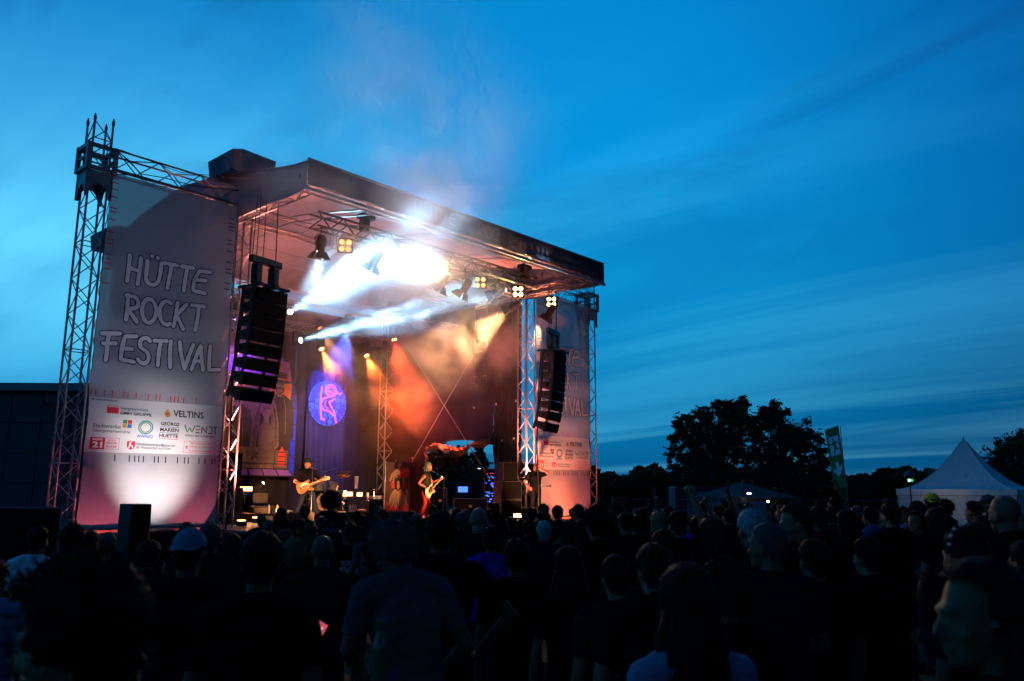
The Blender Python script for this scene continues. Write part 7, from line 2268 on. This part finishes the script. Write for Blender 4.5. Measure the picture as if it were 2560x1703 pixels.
# u, v (top of head in the photo), head width in photo pixels, figure, hair, hat, shirt, turn, label
CROWD = [
    (100, 1315, 56, 'man_a', (S_, 'dark'), None, 'white', 0, 'man in a white T-shirt near the left edge, seen from behind'),
    (-10, 1395, 70, 'man_b', (S_, 'dark'), None, 'paleblue', 0, 'person in a pale shirt cut by the left edge of the picture'),
    (183, 1312, 64, 'man_c', (Me, 'black'), None, 'black', 0, 'dark tousled head directly below the left end of the banner'),
    (228, 1326, 42, 'woman_a', (Po, 'dark'), None, 'black', 0, 'small dark head just right of the tousled head below the banner'),
    (273, 1328, 49, 'man_b', (Cr, 'grey'), None, 'navy', 0, 'man with cropped grey hair and navy shirt below the left banner'),
    (376, 1352, 57, 'woman_a', (Bo, 'black'), None, 'black', 0, 'black-haired person left of the man in the cap'),
    (478, 1328, 94, 'man_a', (Cr, 'dark'), ('cap_back', 'paleblue'), 'black', 0, 'near man in a pale-topped cap left of centre, back of his neck showing'),
    (468, 1305, 36, 'man_c', (S_, 'grey'), None, 'charcoal', 0, 'small grey head showing above the pale cap'),
    (528, 1307, 60, 'man_b', (S_, 'grey'), None, 'charcoal', 0, 'big round grey head right of the pale cap, before the stage tower'),
    (582, 1333, 42, 'woman_a', (Lg, 'brown'), None, 'black', 0, 'brown-haired woman under the foot of the left inner tower'),
    (658, 1326, 104, 'man_a', (S_, 'black'), None, 'black', .1, 'large dark-haired man in black left of the bald man, neck showing'),
    (655, 1286, 26, 'man_a', (S_, 'black'), None, 'black', 0, 'small dark head against the lit stage left of the teal beanie'),
    (672, 1302, 34, 'man_b', None, ('beanie', 'teal'), 'black', 0, 'person in a teal knitted beanie before the guitarist'),
    (712, 1322, 33, 'man_a', (Me, 'grey'), None, 'black', 0, 'grey-haired head below the guitarist, right of the teal beanie'),
    (751, 1295, 26, 'man_c', (Cr, 'dark'), None, 'black', 0, 'close-cropped head straight below the guitarist'),
    (777, 1305, 28, 'woman_a', (Lg, 'red'), None, 'maroon', 0, 'reddish long-haired head between the guitarist and the printed shirt'),
    (802, 1287, 31, 'man_b', (Th, 'grey'), None, 'black', 0, 'balding head overlapping the left sleeve of the printed shirt'),
    (738, 1344, 50, 'woman_a', (Cu, 'blond'), None, 'black', 0, 'woman with blond curls left of the near bald man'),
    (808, 1338, 62, 'man_b', None, None, 'charcoal', 0, 'bald man in a dark T-shirt in the middle foreground'),
    (880, 1309, 43, 'man_a', (S_, 'black'), None, 'black', 0, 'person in a black shirt with white letters on the back'),
    (906, 1287, 26, 'arm_up_l', (S_, 'dark'), None, 'black', 0, 'person with raised bare arm and pale wristband before the drum riser'),
    (936, 1290, 47, 'woman_a', (Lg, 'dark'), None, 'grey', 0, 'woman with long dark hair and grey-blue top, strap over her shoulder'),
    (984, 1302, 108, 'man_d', (Cu, 'grey'), None, 'teal', .35, 'grey-curled man in a teal T-shirt looking down, centre foreground'),
    (1016, 1284, 38, 'woman_a', (Bu, 'dark'), None, 'navy', 0, 'woman with her hair in a bun right behind the grey-curled man'),
    (1060, 1297, 32, 'woman_b', (Bo, 'brown'), None, 'navy', 0, 'brown bob between the bun and the tall dark-haired man'),
    (1102, 1274, 76, 'man_hip', (S_, 'black'), None, 'black', 0, 'tall dark-haired man in black with his hand on his hip'),
    (1155, 1280, 36, 'man_b', (S_, 'grey'), None, 'charcoal', 0, 'grey-haired head right of the tall man with hand on hip'),
    (1196, 1269, 44, 'man_a', None, None, 'maroon', 0, 'tall bald head before the loading opening'),
    (1236, 1280, 40, 'man_c', (Me, 'dark'), None, 'black', 0, 'tousled head right of the tall bald head'),
    (1226, 1315, 50, 'man_a', (S_, 'dark'), None, 'royal', 0, 'person in a dark blue track jacket with white sleeve stripes'),
    (1279, 1289, 30, 'man_a', (Th, 'dark'), None, 'black', 0, 'small pinkish balding head in front of the footlight'),
    (1310, 1270, 22, 'woman_a', (Bo, 'red'), None, 'black', 0, 'reddish head beside the footlight at the right tower'),
    (1328, 1271, 28, 'man_a', (Me, 'black'), None, 'black', 0, 'black head below the bald man on stage'),
    (1357, 1262, 26, 'man_c', (S_, 'dark'), ('cap', 'maroon'), 'navy', .5, 'man in a peaked cap before the right banner'),
    (1393, 1265, 29, 'woman_a', (Bo, 'black'), None, 'black', 0, 'dark head silhouetted on the glowing foot of the right banner'),
    (1431, 1270, 21, 'woman_b', (Cu, 'blond'), None, 'red', 0, 'small fair curly head lit red at the right banner'),
    (1452, 1276, 24, 'man_a', (S_, 'black'), None, 'black', 0, 'dark head at the outer edge of the right banner'),
    (1320, 1298, 34, 'man_a', (S_, 'dark'), None, 'black', 0, 'dark-haired head below the red footlight'),
    (1359, 1299, 44, 'man_b', (Cr, 'white'), None, 'navy', 0, 'man with close white hair and dark blue shirt right of centre'),
    (1417, 1301, 28, 'woman_a', (Lg, 'dark'), None, 'teal', 0, 'dark long hair right of the white-haired man'),
    (1446, 1302, 40, 'woman_a', (Bo, 'dark'), None, 'black', 0, 'dark bob left of the very tall dark head'),
    (1492, 1262, 68, 'man_b', (Me, 'black'), None, 'black', 0, 'very tall dark head below the outer right tower'),
    (1537, 1258, 36, 'man_profile', (S_, 'dark'), None, 'black', .3, 'man in profile with red light on his brow, right of the tower'),
    (1562, 1280, 40, 'man_a', (S_, 'black'), None, 'black', 0, 'square dark head below the orange box'),
    (1601, 1271, 32, 'man_a', (S_, 'black'), None, 'charcoal', 0, 'dark head with a pale collar right of the orange box'),
    (1618, 1264, 24, 'man_b', (Cr, 'dark'), None, 'maroon', 0, 'small cropped head tinged red behind the pale collar'),
    (1641, 1279, 37, 'woman_a', (Lg, 'blond'), None, 'black', 0, 'woman with straight blond hair below the raised red-lit arm'),
    (1668, 1263, 26, 'arm_up_l', (S_, 'brown'), None, 'red', .4, 'red-lit person raising an arm with a wristband to the sky'),
    (1691, 1276, 50, 'arm_up_r', (S_, 'black'), None, 'black', 0, 'dark-haired person raising a fist right of the red-lit arm'),
    (1735, 1286, 34, 'arm_up_r', (S_, 'dark'), None, 'royal', -.3, 'person stretching out a blue sleeve above the crowd'),
    (1656, 1323, 66, 'woman_a', (Lg, 'dark'), None, 'black', 0, 'dark-haired woman in the middle right below the blond straight hair'),
    (1632, 1356, 104, 'man_b', (S_, 'brown'), None, 'black', 0, 'large brown-haired head in the right middle foreground'),
    (1537, 1385, 92, 'man_a', (S_, 'dark'), None, 'charcoal', 0, 'short dark-haired man with an open collar in the middle foreground'),
    (1712, 1410, 150, 'woman_a', (Lg, 'black'), None, 'paleblue', 0, 'near woman with long black hair and a pale shirt at the bottom right of centre'),
    (1806, 1391, 132, 'woman_a', (Cu, 'brown'), None, 'black', 0, 'near head with loose fair-brown curls beside the long black hair'),
    (1774, 1293, 55, 'woman_a', (Lg, 'brown'), None, 'black', 0, 'brown-haired woman below the small tent'),
    (1795, 1264, 26, 'man_a', (S_, 'dark'), None, 'black', 0, 'small dark head before the long pale board, left'),
    (1826, 1266, 26, 'man_c', (Me, 'dark'), None, 'black', 0, 'small tousled head before the long pale board, middle'),
    (1818, 1272, 30, 'arms_up', (S_, 'dark'), None, 'black', 0, 'person holding both blurred hands up before the small tent'),
    (1868, 1259, 30, 'arm_up_l', (S_, 'dark'), None, 'black', 0, 'person with one arm up under the gable lamp'),
    (1876, 1271, 68, 'man_b', (S_, 'white'), None, 'black', 0, 'big white-haired head right of the small tent'),
    (1914, 1301, 84, 'man_c', (Cr, 'grey'), None, 'navy', 0, 'man with grey cropped sides in front of the white-haired head'),
    (1985, 1256, 66, 'man_profile', (S_, 'brown'), None, 'black', .2, 'tall person turned left under the flag, brown hair'),
    (1936, 1262, 28, 'woman_a', (Bo, 'brown'), None, 'black', 0, 'reddish brown bob between the white hair and the flag'),
    (1948, 1250, 24, 'arm_up_r', (S_, 'dark'), None, 'black', .2, 'far person stretching a thin arm up left of the flag'),
    (2042, 1264, 45, 'man_a', (S_, 'black'), None, 'maroon', 0, 'dark head left below the flag pole'),
    (2077, 1267, 32, 'man_right', (S_, 'brown'), None, 'charcoal', 0, 'brown-haired man turned to the right below the flag pole'),
    (2086, 1240, 30, 'arm_up_r', (S_, 'dark'), None, 'black', 0, 'person with a raised fist just left under the flag'),
    (2113, 1274, 50, 'woman_a', (Lg, 'black'), None, 'black', 0, 'long black hair straight below the flag pole'),
    (2140, 1262, 28, 'man_a', (Th, 'grey'), None, 'charcoal', 0, 'small grey head right of the flag pole'),
    (2172, 1267, 36, 'woman_a', (Bo, 'black'), None, 'blue', 0, 'black bob midway between flag and pagoda tent'),
    (2222, 1258, 42, 'man_b', (S_, 'dark'), None, 'black', 0, 'thick-set dark head below the exit sign, black back turned'),
    (2260, 1268, 28, 'man_c', (S_, 'dark'), None, 'paleblue', 0, 'person in a pale shirt right below the exit sign'),
    (2290, 1254, 36, 'man_a', (S_, 'dark'), ('beanie', 'charcoal'), 'black', 0, 'person in a dark knitted cap left of the pagoda tent'),
    (2287, 1277, 43, 'woman_profile', (Lg, 'black'), None, 'black', .6, 'woman in profile below the left end of the pagoda tent'),
    (2328, 1237, 36, 'man_right', (S_, 'black'), ('cap_back', 'yellow'), 'black', 0, 'tall person in a black and yellow cap before the pagoda tent'),
    (2360, 1248, 32, 'man_a', (Me, 'dark'), None, 'black', 0, 'tousled head right of the yellow cap'),
    (2340, 1268, 48, 'woman_b', (Lg, 'black'), None, 'black', 0, 'dark-haired woman in front of the yellow cap'),
    (2402, 1298, 98, 'woman_a', (Bu, 'black'), None, 'black', 0, 'near dark-haired woman wearing a band of white beads'),
    (2452, 1288, 52, 'man_a', (S_, 'dark'), None, 'blue', 0, 'person in a shirt coloured blue for the blue light, behind the white beads'),  # blue light on the shirt put into its cloth colour
    (2430, 1252, 34, 'man_b', (S_, 'black'), None, 'black', 0, 'dark head under the middle of the pagoda roof'),
    (2468, 1240, 32, 'man_c', (Cr, 'dark'), ('cap', 'grey'), 'black', 0, 'person in a grey cap under the right half of the pagoda roof'),
    (2506, 1238, 60, 'man_b', None, None, 'black', 0, 'tall bald head at the right under the pagoda roof'),
    (2546, 1286, 62, 'woman_profile', (Lg, 'blond'), None, 'black', .8, 'blond woman at the right edge looking left'),
    (2560, 1350, 84, 'man_a', (S_, 'black'), None, 'black', 0, 'dark shoulder with a strap of white beads cut by the right edge'),
    (2165, 1340, 74, 'man_b', (S_, 'black'), None, 'black', 0, 'broad dark back in the shadows below the exit sign'),
    (2030, 1345, 80, 'man_a', (S_, 'black'), None, 'black', 0, 'dark back in the shadows right of the grey cropped head'),
    (1420, 1365, 84, 'woman_a', (Lg, 'black'), None, 'black', 0, 'black long-haired back left of the open-collar man'),
    (1290, 1345, 74, 'man_a', (S_, 'black'), None, 'black', 0, 'dark back below the white-haired man, right of the track jacket'),
]
placed = []


def put(u, v, d, fig, hair, hat, shirt, turn, label, seed=0, group=None, face=None, fixed=False):
    f = FIG[fig]
    ex_ = {'beanie': .012, 'cap': .0, 'cap_back': .0}.get(hat[0], 0) if hat else ({'curly': .05, 'afro': .08, 'messy': .03, 'bun': .05}.get(hair[0], .015) if hair else 0)
    ht = f['top'] + ex_
    for it in range(40):
        p = at(u, v, d)
        z = p.z
        if not fixed:
            if z > 1.97 and v < 1238: z = 1.97
            if z < 1.52 and v > 1240:
                d = (1.9 - 1.52) / max(1e-3, (1.9 - p.z)) * d; continue
            if z > 1.93 and v > 1240: pass
        sc = z / ht
        fd = (Vector((STAGE.x - p.x, STAGE.y - p.y, 0))).normalized()
        rz = math.atan2(-fd.x, fd.y) + turn
        if face is not None: rz = face
        hx = Matrix.Rotation(rz, 3, 'Z') @ (f['HM'].translation * sc)
        loc = Vector((p.x - hx.x, p.y - hx.y, 0))
        if fixed or all((loc - q).length > .40 for q in placed): break
        d += .12
    placed.append(loc)
    return place(fig, label, loc, rz, sc, hair, hat, shirt, 'denim' if seed % 3 else 'black', 'skin' if seed % 3 == 1 else 'skin_b', group or 'festival crowd', seed=seed % 3)


PEOPLE = {}
# nearest first: two faces turned to the side
put(205, 1378, 1.62, 'man_profile', (Cu, 'black'), None, 'black', 0, 'near person with thick dark curls at the bottom left, face in profile', 1, face=-YAW + .55, fixed=True)
PEOPLE['nearwoman'] = put(2440, 1398, 1.95, 'woman_profile', (Lg, 'dark'), None, 'black', 0, 'near long-haired woman in profile at the bottom right, looking left', 2, face=-YAW + .62, fixed=True)
for i, (u, v, w, fig, hair, hat, shirt, turn, label) in enumerate(sorted(CROWD, key=lambda q: -q[2])):
    hw_ = .165 + ({'curly': .06, 'messy': .04, 'long': .03, 'bob': .035, 'afro': .1}.get(hair[0], .012) if hair else 0) + (.02 if hat else 0)
    PEOPLE[label] = put(u, v, hw_ * FPX / w, fig, hair, hat, shirt, turn, label, i)
# rows of far heads that nothing tells apart
rr = random.Random(21)
for i in range(46):
    u = rr.uniform(620, 1480) if i % 3 == 0 else rr.uniform(1490, 2560)
    d = rr.uniform(10.5, 15.5) if u < 1480 else rr.uniform(9, 24)
    z = rr.uniform(1.55, 1.80)
    v = 1235 + (1.9 - z) * FPX / d
    put(u, v, d, rr.choice(['man_a', 'man_b', 'woman_a', 'man_c', 'woman_b']), (rr.choice([S_, S_, Me, Bo, Lg]), rr.choice(['black', 'dark', 'dark', 'brown', 'grey'])), None, rr.choice(['black', 'black', 'navy', 'charcoal']), rr.uniform(-.3, .3), 'one of the small dark heads packed together towards the stage and the field edge', i, 'far heads in the crowd')
# the person in the printed shirt, raised above the others close to the stage
ps = put(828, 1226, 13.8, 'woman_a', (Af, 'black'), None, 'shirtprint', 0, 'person with black curls and a colourful printed shirt, head and shoulders above the crowd', 4, fixed=True)
ps.scale = (1.12, 1.12, ps.scale.z)
rot = ps.rotation_euler.z
cols = [('print_violet', (.22, .03, .30)), ('print_sky', (.02, .14, .40)), ('print_rose', (.45, .03, .12)), ('print_lime', (.10, .42, .03))]
PM = [mat(n_, c_, .8) for n_, c_ in cols]
rp = random.Random(5)
for k in range(26):
    x = rp.uniform(-.13, .13); z = rp.uniform(1.02, 1.38)
    w_, h_ = rp.uniform(.02, .05), rp.uniform(.03, .07)
    yb = -.128 + .10 * (x / .17) ** 2 + .03 * max(0, (z - 1.25) / .15)
    mb = MB(); mb.add([(x + w_ * math.cos(t) * rp.uniform(.6, 1.2), yb - .004 - k * .0002, z + h_ * math.sin(t) * rp.uniform(.6, 1.2)) for t in np.linspace(0, 2 * PI, 9, endpoint=False)], [tuple(range(9))])
    mb.build('shirt_print', PM[3] if z < 1.06 and k % 2 else PM[k % 3], ps, world=False)

# things carried and worn
def on_back(label, s, x, z, w, h, m, bold, dy=-.135):
    t = PEOPLE[label]
    vs, fs = TEXTS[(s, bold)]
    x0 = min(q[0] for q in vs); x1 = max(q[0] for q in vs); z0 = min(q[1] for q in vs); z1 = max(q[1] for q in vs)
    mb = MB(); mb.add([(x + (a - x0) / (x1 - x0) * w - w / 2, dy + .25 * abs(x + (a - x0) / (x1 - x0) * w - w / 2) ** 1.6, z + (b - z0) / (z1 - z0) * h) for a, b in vs], [tuple(reversed(f_)) for f_ in fs])
    mb.build('shirt_lettering', m, t, world=False)


nb = 'person in a black shirt with white letters on the back'
on_back(nb, 'NOBODY', .02, 1.30, .24, .055, CL['white'], .03); on_back(nb, 'EVER', .02, 1.21, .26, .075, CL['white'], .03)
# white stripes on the track-jacket sleeve
tj = PEOPLE['person in a dark blue track jacket with white sleeve stripes']
for k in range(3):
    mb = MB(); mb.path([(.225 + .0, -.06 + k * .022, 1.42), (.268, -.085 + k * .022, 1.30), (.288, -.09 + k * .022, 1.16)], .004, 4); mb.build('sleeve_stripe', CL['white'], tj, world=False)
# bead band and bead strap
nw = PEOPLE['near dark-haired woman wearing a band of white beads']
HMx = FIG['woman_a']['HM']
for k in range(9):
    a = PI * (k + .5) / 9
    MB().ell(HMx @ Vector((math.cos(a) * .105, -.03, .045 + math.sin(a) * .115)), (.009, .007, .007), 8, 6).build('bead', CL['white'], nw, True, world=False)
sw_ = PEOPLE['dark shoulder with a strap of white beads cut by the right edge']
for k in range(7):
    t_ = k / 6
    MB().ell((-.10 - t_ * .12, -.085 - .05 * t_, 1.50 - t_ * .13), (.010, .008, .008), 8, 6).build('bead', CL['white'], sw_, True, world=False)
# shoulder strap
sg = PEOPLE['woman with long dark hair and grey-blue top, strap over her shoulder']
mb = MB(); mb.path([(-.11, .02, 1.47), (-.11, -.09, 1.44), (-.03, -.135, 1.28), (.08, -.13, 1.10), (.14, -.10, .98)], .014, 6); mb.build('bag_strap', CL['black'], sg, world=False)
# wristbands
for lab, fig, s in (('person with raised bare arm and pale wristband before the drum riser', 'arm_up_l', -1), ('red-lit person raising an arm with a wristband to the sky', 'arm_up_l', -1)):
    t = PEOPLE[lab]
    mb = MB(); c = Vector((-.316, .098, 1.925)); d_ = Vector((-.04, .02, .27)).normalized(); R_ = frame_from(d_)
    mb.path([c + R_ @ Vector((math.cos(a) * .033, math.sin(a) * .033, 0)) for a in np.linspace(0, 2 * PI, 13)[:-1]], .009, 5, True); mb.build('wristband', CL['paleblue'] if 'pale' in lab else CL['white'], t, world=False)
# glowing phone held low by the bald man, with the hand that holds it
pp = at(795, 1577, 4.3)
ph = thing('phone', 'phone with a red lit screen held low in front of the bald man', 'phone', tuple(pp - Vector((0, 0, .05))))
R_ = Matrix((RGT, (CAM - pp).normalized().cross(RGT).normalized(), (CAM - pp).normalized())).transposed() @ Matrix.Rotation(-.5, 3, 'Z') @ Matrix.Rotation(.7, 3, 'X')
MB().bbox(pp, (.075, .145, .010), R_, .004).build('phone_body', M['blackmetal'], ph)
c = pp + R_ @ Vector((0, .028, .006)); MB().box(c, (.066, .075, .001), R_).build('screen', emit('phone_red', (.75, .10, .16), .75), ph)
c = pp + R_ @ Vector((0, -.036, .006)); MB().box(c, (.066, .050, .001), R_).build('screen_text', emit('phone_dark', (.05, .10, .30), .6), ph)
for k in range(3):
    c = pp + R_ @ Vector((-.012 + k * .012, .028, .0072)); MB().box(c, (.006, .022, .001), R_).build('screen_digit', emit('phone_digit', (1, .8, .8), .9), ph)
bt_ = at(948, 1630, 3.2)
b = thing('beer_bottle', 'dim green bottle held low beside the teal T-shirt', 'bottle', tuple(bt_ - Vector((0, 0, .12))))
MB().lathe([(.031, 0), (.032, .02), (.032, .13), (.026, .16), (.014, .19), (.013, .235), (.015, .24)], 14, Matrix.Translation(bt_ - Vector((0, 0, .12)))).build('glass', mat('bottle_glass', (.03, .10, .05), .15, 0, 0, 1, 0, 1, .6), b, True)
